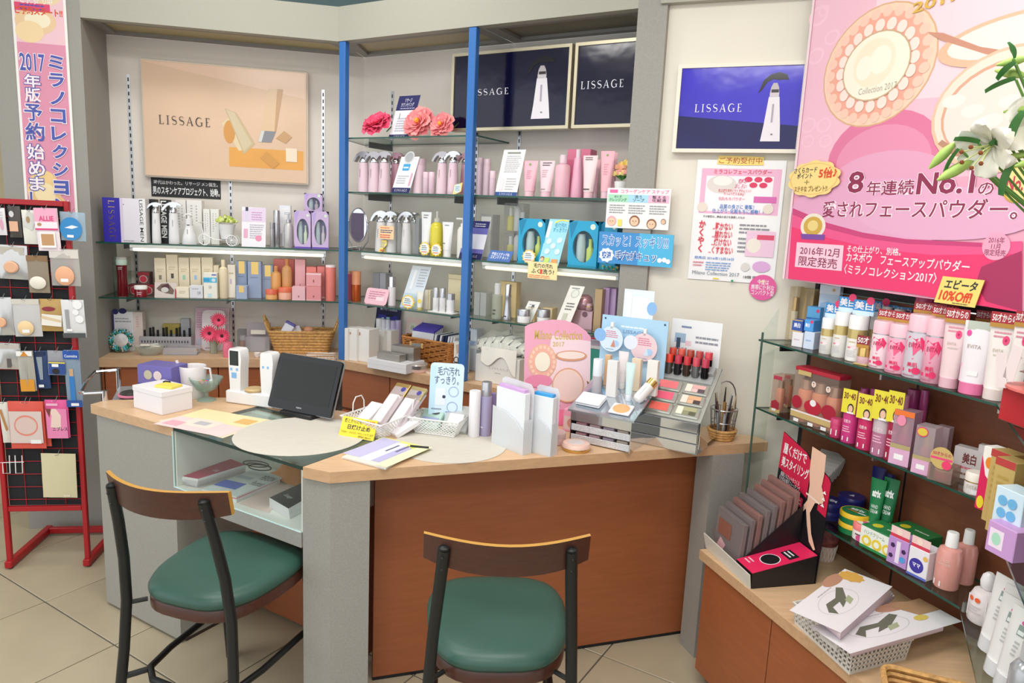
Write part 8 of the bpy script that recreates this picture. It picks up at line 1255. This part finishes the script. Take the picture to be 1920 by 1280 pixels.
for k in range(2):
    Mk = BR.M(BR.at(*ZR2(275, 420), .275)[0], .265, SR3+k*.0256, .3); R = .043; t = thing('cream_tin', ('lower navy tin of the stack beside the stocking display', 'upper navy tin of the stack beside the stocking display')[k], 'tin', Mk); obj('base', G().lathe([(.0001, 0), (R*.96, 0), (R*.97, .002), (R*.97, .014)], 24, c=(0, R)), NV, t); obj('lid', G().lathe([(R, .0142), (R, .022), (R*.95, .025), (.0001, .025)], 24, c=(0, R)), NV, t); printed(t, 2*R, 2*R, [('t', 'NIVEA', .2, .4, .8, .6, '#e6e8f4', .04)], M=Matrix.Translation((0, 0, .025)) @ Matrix.Rotation(-math.pi/2, 4, 'X'), name='lid_print')
Mk = BR.M(BR.at(*ZR7(225, 760), .355)[0], .325, SR3, .3); h0 = 0
for k in range(3):
    R = .038; t = thing('cream_tin', 'navy tin, %s of three stacked behind the green tins' % ('bottom', 'middle', 'top')[k], 'tin', Mk @ Matrix.Translation((0, 0, k*.0236))); obj('base', G().lathe([(.0001, 0), (R*.97, 0), (R*.97, .012)], 24, c=(0, R)), NV, t); obj('lid', G().lathe([(R, .0122), (R, .02), (R*.95, .023), (.0001, .023)], 24, c=(0, R)), NV, t); printed(t, 2*R, 2*R, [('p', [(.4, .4), (.6, .45), (.5, .65)], '#c9ccdc')], M=Matrix.Translation((0, 0, .023)) @ Matrix.Rotation(-math.pi/2, 4, 'X'), name='lid_print')
at_ = [('t', 'atrix', .15, .66, .85, .80, '#eef2ee', .05), ('t', 'HAND\nCREAM', .2, .36, .8, .52, '#dfe9e2', .01), ('p', [(.1, .16), (.9, .12), (.9, .24), (.1, .22)], '#e8742c')]
for i, (a, b, c, e, d, m, lab, s_) in enumerate(((368, 540, 562, 940, .305, GRN, 'green hand cream tube in front of the other', at_), (505, 680, 556, 915, .325, mt('#1a6a40', .3), 'green hand cream tube behind and right of the first', at_), (378, 530, 435, 890, .365, NV, 'navy hand cream tube behind the green tubes', []), (540, 632, 505, 880, .375, NV, 'second navy tube mostly hidden by green tubes', []))):
    M, w, h = fR(ZR7, SR3, a, b, c, e, d); sqtube(lab, M, w, h, m, mt('#e6e6e2', .35), shapes=s_, f=.13, capw=.6)
for i, (a, b, c, e, d) in enumerate(((158, 430, 925, 1200, .262), (442, 692, 890, 1090, .305))):
    M, w, h = fR(ZR7, SR3, a, b, c, e, d); t = bottle('cream_jar', 'pink lidded hand cream jar, %s' % ('in front of the green carton', 'behind the green carton')[i], M, w*.95, w*.75, P_JAR(mt('#eee6e2', .3), mt('#ee8484', .3), .6), 'jar', seg=24, shapes=[('l', .3, .3, .7, .5, 1, '#5a4a40'), ('b', .5, .2, .16, 0, '#d8508a', 7)]); printed(t, w*.9, w*.9, [('e', .5, .5, .36, .36, '#dce8e4'), ('e', .6, .5, .22, .16, '#d8509a')], M=Matrix.Translation((0, .02*w, w*.75)) @ Matrix.Rotation(-math.pi/2, 4, 'X'), name='lid_print')
gf = [('r', 0, .0, 1, .12, '#2a8a4a'), ('r', 0, .12, 1, .95, '#e6ece2'), ('t', 'ハンドクリーム', .1, .66, .7, .84, '#5a6a5a', .0)]+[('e', .2+.3*k, .36, .14, 0, '#e6cc3a') for k in range(3)]+[('e', .2+.3*k, .36, .08, 0, '#eef0dc') for k in range(3)]
gtop = [('e', .25, .4, .12, .2, '#d8c830'), ('l', .5, .35, .9, .55, 1, '#dfe9df')]
for i, (a, b, c, e, d) in enumerate(((345, 640, 1000, 1240, .255), (640, 960, 965, 1110, .33))):
    M, w, h = fR(ZR7, SR3, a, b, c, e, d, yaw=6); carton('cream_carton', 'green topped hand cream carton, %s' % ('with white and lemon front', 'the one set further back')[i], M, .105, .075, .062, '#217c42', gf, top=gtop)
for i, (a, b, c, e, col_, lab, sh_) in enumerate(((590, 700, 560, 712, '#b890cc', 'lilac carton with purple flowers and a red tag', [('r', .42, .1, .62, .9, '#e8dcec'), ('b', .2, .3, .12, 0, '#3a2050', 5), ('b', .8, .6, .12, 0, '#3a2050', 5), ('b', .25, .7, .12, 0, '#3a2050', 5), ('e', .78, .3, .14, 0, '#4a9ad8')]), (694, 800, 612, 768, '#e6e2e8', 'white carton with a round indigo emblem', [('e', .45, .40, .36, 0, '#3a2f9a'), ('t', 'ママ', .25, .34, .65, .48, '#eeeef6', .03), ('r', 0, .0, 1, .08, '#5a6ac0'), ('e', .85, .75, .12, 0, '#e0b858')]))):
    M, w, h = fR(ZR2, SR3, a, b, c, e, .252, yaw=8); o = carton('cream_carton', lab, M, w*1.08, .055, h, col_, sh_); tg_ = obj('top_tag', G().box(-w*.5, w*.5, .002, .0028, h, h+.028), mt('#ecc8c4', .4), o, flat=True); printed(tg_, w, .028, [('r', 0, 0, 1, .3, '#d03a50'), ('e', .45, .6, .16, .3, '#f0d8c8')], y=.002, z0=h)
for i, (a, b, c, e, d) in enumerate(((812, 950, 540, 835, .262), (930, 1008, 526, 815, .33))):
    M, w, h = fR(ZR2, SR3, a, b, c, e, d); bottle('lotion_bottle', 'clear pink remover bottle with a white cap, %s' % ('in front', 'behind')[i], M, w*.92 if i == 0 else w*1.4, h, [('body', [(0, 0), (.92, 0), (1, .03), (1, .62), (.85, .70), (.45, .74)], mt('#dc9a90', .12)), ('cap', [(.5, .743), (.46, .985), (.42, 1), (0, 1)], WH)], seg=20, shapes=[('t', 'COLOR\nREMOVER', .25, .62, .75, .78, '#e8d0c8', .0), ('r', .1, .06, .45, .2, '#f0eeee')] if i == 0 else (), zf=(0, .7))
# return of the lowest shelf: white bottles, tubes and silver bottles
def oR(Z, zs, x0, x1, yt, yb, yaw=40):
    a = Z(x0, yb); b = Z(x1, yb); P = atz((a[0]+b[0])/2, a[1], zs); dist = -(CM.transposed() @ (P-O3)).z; return Matrix.Translation(P) @ Matrix.Rotation(CORNER.a+math.radians(yaw), 4, 'Z'), (b[0]-a[0])*dist/F, zat(P, Z(0, yt)[1])-zs
for i, (u, d, h, lab) in enumerate(((.055, .018, .115, 'white lotion bottle with a ball cap, first on the shelf return'), (.115, .06, .12, 'white lotion bottle with a ball cap, second on the shelf return'))):
    Mx = CORNER.M(u, d, SR3, .7); t = bottle('lotion_bottle', lab, Mx, .062, h, [('body', [(0, 0), (.9, 0), (1, .04), (.98, .5), (.8, .62), (.45, .66)], mt('#e6dede', .25)), ('ball_cap', [(.3, .663), (.48, .72), (.52, .82), (.42, .94), (.2, 1), (0, 1)], mt('#efecec', .25))], seg=18, shapes=[('r', .1, .1, .9, .85, '#eae6e6'), ('e', .35, .8, .1, .08, '#e8602c'), ('e', .62, .8, .1, .08, '#e8602c'), ('l', .2, .3, .8, .6, 3, '#c9c0c0')], zf=(.02, .6))
for i in range(4):
    Mx = CORNER.M(.17+.045*i, .03+.01*(i % 2), SR3, .85) @ Matrix.Rotation(.10, 4, 'Y'); sqtube('white tube with a pink and grey badge, %s along the shelf return' % ('first', 'second', 'third', 'fourth')[i], Mx, .058, .165, mt('#e6e4e2', .3), mt('#e0dfe0', .3), shapes=[('r', .35, .62, .65, .78, '#8a9a94'), ('r', .38, .64, .62, .70, '#dfe6e4'), ('e', .5, .82, .1, .03, '#d8509a'), ('l', .4, .3, .6, .55, 4, '#b9b9b9')], f=.2, capw=.8)
for i in range(3):
    Mx = CORNER.M(.40+.075*i, .04, SR3, .8); bottle('serum_bottle', 'silver grey bottle with a pink oval badge, %s on the shelf return' % ('first', 'second', 'third')[i], Mx, .055, .15, [('body', [(0, 0), (.9, 0), (1, .03), (1, .60), (.7, .7), (.4, .73)], mt('#b9bcc0', .2, .4)), ('cap', [(.55, .733), (.55, .92), (.4, 1), (0, 1)], mt('#c9ccd0', .25, .2))], shapes=[('e', .5, .5, .16, .2, '#d8508a')], zf=(0, .6))
# ================================================================ stocking display, baskets on the low cabinet
MD = Matrix.Translation((.640, 2.068, ZK+.0004)) @ Matrix.Rotation(math.radians(-77), 4, 'Z'); LW = .242; DD = .20
t = thing('stocking_display', 'black and pink cardboard stocking display with a leg picture', 'display', MD); BC_ = mt('#16161a', .4); PKX = mt('#e0285c', .35)
obj('tray', G().box(0, LW, .004, DD, 0, .004), BC_, t); obj('front_lip', G().add([(-.012, -.004, .0), (LW, -.004, 0), (LW, -.010, .042), (-.012, -.016, .050), (-.012, 0, 0), (LW, 0, 0), (LW, -.006, .042), (-.012, -.012, .050)], [(0, 1, 2, 3), (5, 4, 7, 6), (3, 2, 6, 7), (0, 3, 7, 4), (1, 5, 6, 2)]), mt('#d6d2c6', .5), t, flat=True)
S_X = .150
obj('side_gusset', G().add([(S_X+.004, .004, .004), (S_X+.004, DD, .004), (S_X+.004, DD, .20), (S_X+.004, .004, .03), (S_X+.007, .004, .004), (S_X+.007, DD, .004), (S_X+.007, DD, .20), (S_X+.007, .004, .03)], [(0, 3, 2, 1), (4, 5, 6, 7), (0, 4, 7, 3), (3, 7, 6, 2), (2, 6, 5, 1)]), BC_, t, flat=True)
wd = obj('wedge', G().add([(S_X+.008, .0, .004), (LW, .0, .004), (LW, DD, .004), (S_X+.008, DD, .004), (S_X+.008, .0, .045), (LW, .0, .045), (LW, DD, .085), (S_X+.008, DD, .085)], [(0, 3, 2, 1), (0, 1, 5, 4), (1, 2, 6, 5), (2, 3, 7, 6), (3, 0, 4, 7)]), BC_, t, flat=True)
sl_ = math.atan2(.04, DD); TW = Matrix.Translation((S_X+.008, 0, .0455)) @ Matrix.Rotation(sl_, 4, 'X'); ww_ = LW-S_X-.008
obj('wedge_top', G().box(0, ww_, 0, DD*1.02, 0, .0015), PKX, t, TW, flat=True); printed(t, ww_, DD, [('e', .52, .40, .34, 0, '#f0e8ea'), ('e', .52, .40, .31, 0, '#101014'), ('r', .3, .62, .85, .78, '#16161a'), ('l', .35, .64, .8, .76, 2, '#e8e8e8'), ('l', .1, .08, .5, .2, 2, '#f4c0d0')], M=TW @ Matrix.Translation((0, 0, .0016)) @ Matrix.Rotation(-math.pi/2, 4, 'X'), x0=0, name='wedge_print')
hP = .375; MP = Matrix.Translation((0, DD+.002, 0)) @ Matrix.Rotation(-.04, 4, 'X')
o = obj('header_card', G().prism([(0, 0), (LW, 0), (LW, hP*.80), (LW-.012, hP*.83), (.12, hP*.93), (0, hP)], 0, .003), BC_, t, MP, flat=True)
SK = '#e8bfa6'
leg = [(.60, .84), (.86, .82), (.88, .60), (.87, .46), (.95, .34), (.93, .28), (.80, .24), (.74, .10), (.82, -.12), (.93, -.26), (.90, -.28), (.80, -.22), (.72, -.05), (.66, .12), (.60, .05), (.58, .10), (.66, .22), (.66, .40), (.62, .55)]
leg = [(x, (z+.28)/1.12*.76+.24) for x, z in leg]
printed(o, LW, hP, [('p', [(0, .70), (.62, .585), (.62, .87), (.5, .93), (0, 1)], '#c81c44'), ('p', [(.84, .55), (1, .53), (1, .80), (.95, .83), (.84, .85)], '#c81c44'), ('t', '履くだけで', .05, .83, .52, .92, '#f4eef0', .02), ('t', '美スタイリング', .05, .72, .60, .81, '#f4eef0', .02), ('t', '美脚シルエットをつくる\n引き締め着圧ストッキング', .05, .60, .48, .68, '#e8e0e4', .005)]+[('r', .05+.135*k, .49, .165+.135*k, .565, '#d83a60') for k in range(4)]+[('l', .07+.135*k, .50, .15+.135*k, .555, 2, '#f4d8e0') for k in range(4)]+[('l', .05, .44, .58, .47, 1, '#b0a8ac'), ('p', leg, SK), ('p', [(.62, .62), (.88, .60), (.88, .615), (.62, .635)], '#f2dccc')]+[('p', [(.90, .70-.05*k), (.97, .70-.05*k), (.94, .725-.05*k)], '#f4f0f0') for k in range(3)], x0=0)
for k in range(8):
    dk = k in (0, 1, 3, 4); T = MD @ Matrix.Translation((.075, .012+.0225*k, .012+.0135*k)) @ Matrix.Rotation(-.06, 4, 'X'); t = thing('stocking_box', '%s clear stocking box, %s in the stepped row' % ('grey topped' if dk else 'rose brown', ('first', 'second', 'third', 'fourth', 'fifth', 'sixth', 'seventh', 'rearmost')[k]), 'box', T)
    obj('case', G().bbox(.146, .014, .132, .001, cy=.007), fr('#d0a8a0' if not dk else '#c0b4b2', .35, .1), t); obj('stocking_card', G().bbox(.138, .007, .124, .001, .002, cy=.008), mt('#7a4a40' if not dk else '#6a5450', .5), t); obj('hang_tab', G().bbox(.14, .008, .008, .001, .1235, cy=.0075), mt('#2c2c38' if dk else '#9a6a64', .4), t)
    if k == 0: printed(t, .146, .115, [('p', [(.12, .12), (.36, .06), (.46, .3), (.24, .42)], '#d8a8ac'), ('r', .1, .48, .6, .9, '#8a5848')], y=-.0004)
# lacy cup and fan of clear packs behind the display
P = atz(1543, 1046, ZK+.0004); t = thing('lace_cup', 'white lattice cup holding a dark red patterned bag', 'cup', Matrix.Translation(P)); ww_ = .036
obj('cup', G().lathe([(.0001, 0), (ww_*.8, 0), (ww_, .05), (ww_*.94, .05), (ww_*.75, .003), (.0001, .003)], 18), mt('#e2c4b8', .6), t); g = G()
for j in range(18): a = 2*math.pi*j/18; g.tube([(ww_*.81*math.cos(a), ww_*.81*math.sin(a), .001), (ww_*1.01*math.cos(a+.35), ww_*1.01*math.sin(a+.35), .05)], .0012, 4).tube([(ww_*.81*math.cos(a), ww_*.81*math.sin(a), .001), (ww_*1.01*math.cos(a-.35), ww_*1.01*math.sin(a-.35), .05)], .0012, 4)
obj('lattice', g, WH, t, kind='stuff'); obj('bag', G().ball((0, 0, .072), .040, seg=12, sz=1.1), mt('#8a4a4c', .6, 0, 'noise', 60, .6), t)
P = BR.P(.18, .30, ZK+.0004); t = thing('pack_stand', 'grey stand fanned with clear flat packs behind the stocking display', 'stand', Matrix.Translation(P) @ Matrix.Rotation(BR.a+.4, 4, 'Z')); zz = .25
obj('post', G().bbox(.02, .02, zz, .002), mt('#8a8a88', .4), t); obj('foot', G().bbox(.08, .06, .006, .002), mt('#8a8a88', .4), t)
for k in range(7): obj('clear_pack', G().bbox(.085, .004, .075, .001), fr('#dcd8d6', .4, .12), t, Matrix.Translation((0, -.05+.018*k, zz-.03+.006*k)) @ Matrix.Rotation(-.75, 4, 'X'))
# perforated white basket with stockings
A_, B_, C_ = Vector((.745, 1.668, 0)), Vector((.793, 1.452, 0)), Vector((.968, 1.525, 0)); Dq = A_+C_-B_; hB = .056; cB = (A_+C_)/2; MBk2 = Matrix.Translation((cB.x, cB.y, ZK+.0004)); I_ = MBk2.inverted()
cor = [I_ @ Vector((p.x, p.y, ZK+.0004)) for p in (A_, B_, C_, Dq)]; t = thing('perforated_basket', 'white perforated plastic basket full of stocking packs', 'basket', MBk2); PLW = mt('#dcd8d0', .4)
for i in range(4):
    a, b = cor[i]*.94, cor[(i+1) % 4]*.94; a2, b2 = cor[i], cor[(i+1) % 4]; n_ = Vector((0, 0, 1)).cross(b-a).normalized()*.002; g = G(); f_ = lambda u, v: a.lerp(b, u).lerp(a2.lerp(b2, u)+Vector((0, 0, hB)), v); N = 15
    def quad(u0, u1, v0, v1): q = [f_(u0, v0), f_(u1, v0), f_(u1, v1), f_(u0, v1)]; g.add([tuple(p) for p in q]+[tuple(p+n_) for p in q], [(0, 1, 2, 3), (7, 6, 5, 4), (0, 4, 5, 1), (1, 5, 6, 2), (2, 6, 7, 3), (3, 7, 4, 0)])
    for v0, v1 in ((0, .14), (.27, .36), (.49, .58), (.71, .80), (.93, 1)): quad(0, 1, v0, v1)
    for k in range(N+1): u = k/N; quad(max(0, u-.012), min(1, u+.012), .14, .93)
    obj('perforated_wall', g, PLW, t, flat=True)
obj('floor_plate', G().slab([(p.x*.93, p.y*.93) for p in cor], .0, .002), PLW, t, flat=True); obj('rim', G().tube([p+Vector((0, 0, hB)) for p in cor], .0035, 6, True), PLW, t)
Zs = zm(1480, 1000, .21882)
st_ = [('r', .0, 0, 1, 1, '#e6e2e6'), ('e', .72, .95, .16, .14, '#b98a72'), ('o', .42, .5, .26, .3, '#c9c4c4', .97), ('p', [(.2, .45), (.3, .62), (.45, .6), (.62, .78), (.66, .68), (.5, .42), (.36, .34), (.42, .48), (.3, .48), (.24, .3)], '#6a6a5c'), ('p', [(.45, .3), (.55, .34), (.58, .48), (.48, .44)], '#a8ae8c'), ('l', .35, .82, .62, .87, 1, '#b9aeb4')]
for k in range(4): sheetpoly('stocking_pack', 'white stocking pack, %s in the square pile' % ('lowest', 'second', 'third', 'top one with gold print')[k], Zs, [(440, 850+18*(3-k)), (860+14*(3-k), 475+18*(3-k)), (475, 302+10*(3-k)), (130, 600+10*(3-k))], ZK+hB+.003+.0105*k, .010, mt('#e2dde2', .3), 'pack', (st_+[('b', .9, .75, .1, 0, '#d8a850', 9)]) if k == 3 else None, ms='#d9c4cc')
for k in range(2): sheetpoly('stocking_pack', ('lower white stocking pack reaching over the basket rim', 'upper white stocking pack with a beige corner and gold oval')[k], Zs, [(520, 1030+8*(1-k)), (1320, 800+10*(1-k)), (1115, 556), (600, 800)], ZK+hB+.0025+.0075*k-.0, .007, mt('#e2dde2', .3), 'pack', (st_+[('p', [(.8, .5), (1, .5), (1, 1), (.7, 1)], '#b08a6a'), ('e', .78, .42, .06, .09, '#d8c060')]) if k else None, ms='#d9c4cc')
# clip-on card at the basket front
t = thing('card_deck', 'small deck of stocking sample cards clipped at the basket front', 'cards', Matrix.Translation(atz(*Zs(345, 800), ZK+hB+.02)-Vector((0, 0, .045))) @ Matrix.Rotation(BR.a, 4, 'Z')); obj('cards', G().bbox(.055, .016, .06, .001, cy=.008), mt('#e0dcd8', .5), t); printed(t, .055, .06, [('r', .2, .15, .85, .8, '#d2d0c8'), ('p', [(.4, .25), (.6, .3), (.65, .7), (.45, .75)], '#6a7a54')]); obj('clip', G().tube([(-.02, -.002, .05), (-.02, -.004, .066), (.01, -.004, .066), (.01, .01, .066)], .0012, 5), SIL, t)
# straw basket in the foreground
Mw = Matrix.Translation((.868, 1.240, ZK+.0004)) @ Matrix.Rotation(math.radians(-22), 4, 'Z'); t = thing('straw_basket', 'oblong straw basket at the front of the low cabinet', 'basket', Mw); w, D_, h = .20, .18, .095
for k in range(8): s = k/7; obj('coil', G().tube(rrect(w*(.85+.15*s), D_*(.85+.15*s), .006+h*.92*s, .02), .0062, 6, True), WK, t)
obj('base', G().slab([p[:2] for p in rrect(w*.84, D_*.84, 0, .02)], 0, .004), WK, t)
single('small_booklet', 'dark grey booklet in the straw basket', 'booklet', G().bbox(.10, .012, .08, .001), mt('#5a5a5e', .5), Mw @ Matrix.Translation((.02, -.03, .012)) @ Matrix.Rotation(-.3, 4, 'X')); single('white_box', 'small white box in the straw basket', 'box', G().bbox(.07, .03, .085, .002), mt('#dddcd8', .5), Mw @ Matrix.Translation((-.02, .02, .006)))
# ================================================================ lilies in a vase on the shelf return
Mv = CORNER.M(.37, .075, SR1); t = thing('flower_vase', 'tall pale green glass vase for the white lilies', 'vase', Mv); obj('glass', G().lathe([(.0001, 0), (.035, 0), (.040, .02), (.030, .16), (.042, .27), (.039, .27), (.027, .16), (.036, .025), (.0001, .02)], 20), fr('#cfe0d2', .4, .1), t)
LD = 1.22
def lp(x, y, dd=0): r = ray(x, y); return O3+r*((LD+dd)/r.length)
vt = Mv @ Vector((0, 0, .25)); GST = mt('#6a9a4a', .5); LFM = mt('#3f7a3c', .45)
def stalk(label): return thing('lily_stem', label, 'flower', Matrix.Translation(vt))
def lily(t, c, aim, R):
    c = Vector(c); z = Vector(aim).normalized(); T = Matrix.Translation(c-vt) @ z.to_track_quat('Z', 'Y').to_matrix().to_4x4(); b = obj('bloom', G().ball((0, 0, -.002), .006, seg=8), mt('#b9c88a', .5), t, T)
    for k in range(6):
        a = math.pi/3*k; wd = R*(.34 if k % 2 else .25)
        def pet(u, v, wd=wd): x = (u-.5)*2*wd*math.sin(math.pi*(.06+.90*v))**.8; return (x, R*(.05+.80*math.sin(1.45*v)), R*(.95*v-.62*v**4)+.10*R*abs(u-.5)*2*math.cos(3*v)+.025*R*math.sin(14*v+5*u))
        obj('petal', G().sheet(pet, 6, 10), mt('#e9e5d6', .55), b, Matrix.Rotation(a, 4, 'Z'))
    for k in range(6): a = math.pi/3*k+.4; e = (R*.30*math.cos(a), R*.30*math.sin(a), R*.95); obj('stamen', G().tube([(0, 0, 0), (e[0]*.5, e[1]*.5, R*.55), e], .0010, 5).ball(e, .0036, 1, 6, .6), [mt('#c9cf8a', .5), mt('#8a4a24', .7)], b)
    p = c-vt; obj('stem', G().tube([p, p-z*R*.7, (p-z*R*.7)*.45+Vector((0, 0, .03)), Vector((0, 0, 0))], .003, 6), GST, t)
def bud(t, a, b):
    a, b = Vector(a)-vt, Vector(b)-vt; d = b-a; L = d.length
    obj('bud', G().tube([a+d*s for s in (0, .12, .3, .5, .72, .9, 1)], [.002, L*.10, L*.15, L*.16, L*.13, L*.07, .0015], 10), mt('#a3c060', .5), t); obj('stem', G().tube([a, a*.6+Vector((0, 0, .02)), Vector((0, 0, 0))], .0024, 6), GST, t)
def leaf(t, a, b, wd):
    a, b = Vector(a)-vt, Vector(b)-vt; d = b-a; L = d.length; M = Matrix.Translation(a) @ d.to_track_quat('Y', 'Z').to_matrix().to_4x4()
    obj('leaf', G().sheet(lambda u, v: ((u-.5)*2*wd*math.sin(math.pi*(.04+.93*v)), L*v, -.15*L*v*v+wd*.5*abs(u-.5)*2), 4, 8), LFM, t, M); obj('stem', G().tube([a, a*.6+Vector((0, 0, .01)), Vector((0, 0, 0))], .0018, 5), GST, t)
ta_ = stalk('lily stem with an open white bloom hanging over the pink poster'); tb_ = stalk('upright lily stem with green buds at the frame of the poster')
lily(ta_, lp(1862, 270), (-.75, -.35, -.42), .050); lily(tb_, lp(1945, 245, .03), (-.2, -.8, .1), .062)
for t_, a, b in ((ta_, lp(1790, 268), lp(1742, 316)), (ta_, lp(1822, 302), lp(1757, 338, -.02)), (tb_, lp(1930, 108), lp(1868, 122)), (tb_, lp(1922, 142), lp(1866, 132, .02)), (tb_, lp(1935, 203), lp(1881, 210)), (ta_, lp(1930, 290), lp(1884, 294)), (tb_, lp(1950, 298), lp(1902, 312, -.02))): bud(t_, a, b)
for i, (a, b, w_) in enumerate((((1905, 150), (1846, 168), .010), ((1905, 120), (1868, 148), .011), ((1925, 210), (1890, 268), .014), ((1905, 305), (1872, 365), .014), ((1875, 285), (1860, 250), .010), ((1835, 270), (1790, 258), .011), ((1800, 280), (1765, 325), .008), ((1900, 110), (1893, 78), .006), ((1885, 262), (1855, 272), .012))): leaf(tb_ if i in (0, 1, 2, 7) else ta_, lp(*a, -.01), lp(*b, -.01), w_)
# ================================================================ two cafe chairs
def chair(label, x, y, rz):
    t = thing('cafe_chair', label, 'chair', Matrix.Translation((x, y, 0)) @ Matrix.Rotation(math.radians(rz), 4, 'Z')); TB = mt('#1b1d1d', .38, .2); WD = mt('#4a2a20', .35, 0, 'wood', 20, .15)
    def out(s, z, n=36):
        P = []
        for k in range(n):
            a = 2*math.pi*k/n; c, d = math.cos(a), math.sin(a); yy = .19*abs(d)**.72*(1 if d > 0 else -1); hw = .171+.017*(yy/.19) if True else 0; P.append((s*hw*abs(c)**.62*(1 if c > 0 else -1), s*yy, z))
        return P
    obj('seat_rim', G().loft([out(.97, .392), out(1., .397), out(1., .422), out(.985, .4265)]), WD, t)
    obj('seat_cushion', G().loft([out(.985, .4268), out(1.02, .438), out(1.02, .448), out(.97, .462), out(.86, .469), out(.6, .473), out(.2, .474)]), mt('#33574c', .42, 0, 'noise', 5, .06), t, ang=70)
    for s in (-1, 1):
        obj('rear_leg', G().tube([(s*.178, -.245, 0), (s*.174, -.222, .12), (s*.168, -.200, .28), (s*.160, -.192, .42), (s*.152, -.202, .54), (s*.142, -.222, .65), (s*.133, -.245, .752)], .0135, 12), TB, t); obj('post_cap', G().ball((s*.133, -.245, .753), .0135, seg=10, sz=.5), TB, t)
        obj('front_leg', G().tube([(s*.170, .215, 0), (s*.160, .185, .2), (s*.148, .150, .392)], .0125, 12), TB, t)
        obj('seat_bolt', G().tube([(s*.162, -.190, .408), (s*.128, -.155, .408)], .006, 8), TB, t)
        for z in (.705, .735): obj('screw', G().ball((s*.1365, -.2535+.02*(.735-z)/.03*.4, z), .0045, seg=8), TB, t)
    obj('stretcher', G().tube([(-.160, .188, .205), (-.155, .10, .205), (-.150, -.06, .205), (-.135, -.15, .205), (-.09, -.19, .205), (0, -.20, .205), (.09, -.19, .205), (.135, -.15, .205), (.150, -.06, .205), (.155, .10, .205), (.160, .188, .205)], .0095, 10), TB, t)
    for s in (-1, 1): obj('stretcher_stub', G().tube([(s*.130, -.155, .205), (s*.171, -.208, .205)], .008, 8), TB, t)
    # bent plywood backrest
    nb = 14; W = .178; P = []
    def bk(u, v, off): a = (u-.5)*2; yy = -.268+.062*a*a; zc = .738+.004*a*a; e = .036*(1-.16*abs(a)**4); return (a*W, yy+off-.012*(v-.5), zc+(v-.5)*2*e)
    g = G(); N = nb+1
    for off in (-.006, .006): g.add([bk(i/nb, j/4, off) for j in range(5) for i in range(N)], [((j*N+i, j*N+i+1, (j+1)*N+i+1, (j+1)*N+i) if off < 0 else (j*N+i, (j+1)*N+i, (j+1)*N+i+1, j*N+i+1)) for j in range(4) for i in range(nb)])
    obj('backrest', g, WD, t); e = G()
    for v in (0, 1): e.add([bk(i/nb, v, o_) for o_ in (-.006, .006) for i in range(N)], [((i, N+i, N+i+1, i+1) if v else (i, i+1, N+i+1, N+i)) for i in range(nb)])
    for u in (0, 1): e.add([bk(u, j/4, o_) for o_ in (-.006, .006) for j in range(5)], [((j, j+1, 5+j+1, 5+j) if u == 0 else (j, 5+j, 5+j+1, j+1)) for j in range(4)])
    obj('backrest_edge', e, mt('#c09040', .4), t)
    return t
chair('green seated cafe chair pulled up to the glass display well', -.760, 1.830, -16)
chair('green seated cafe chair in front of the cherry panel', -.005, 1.632, 4)
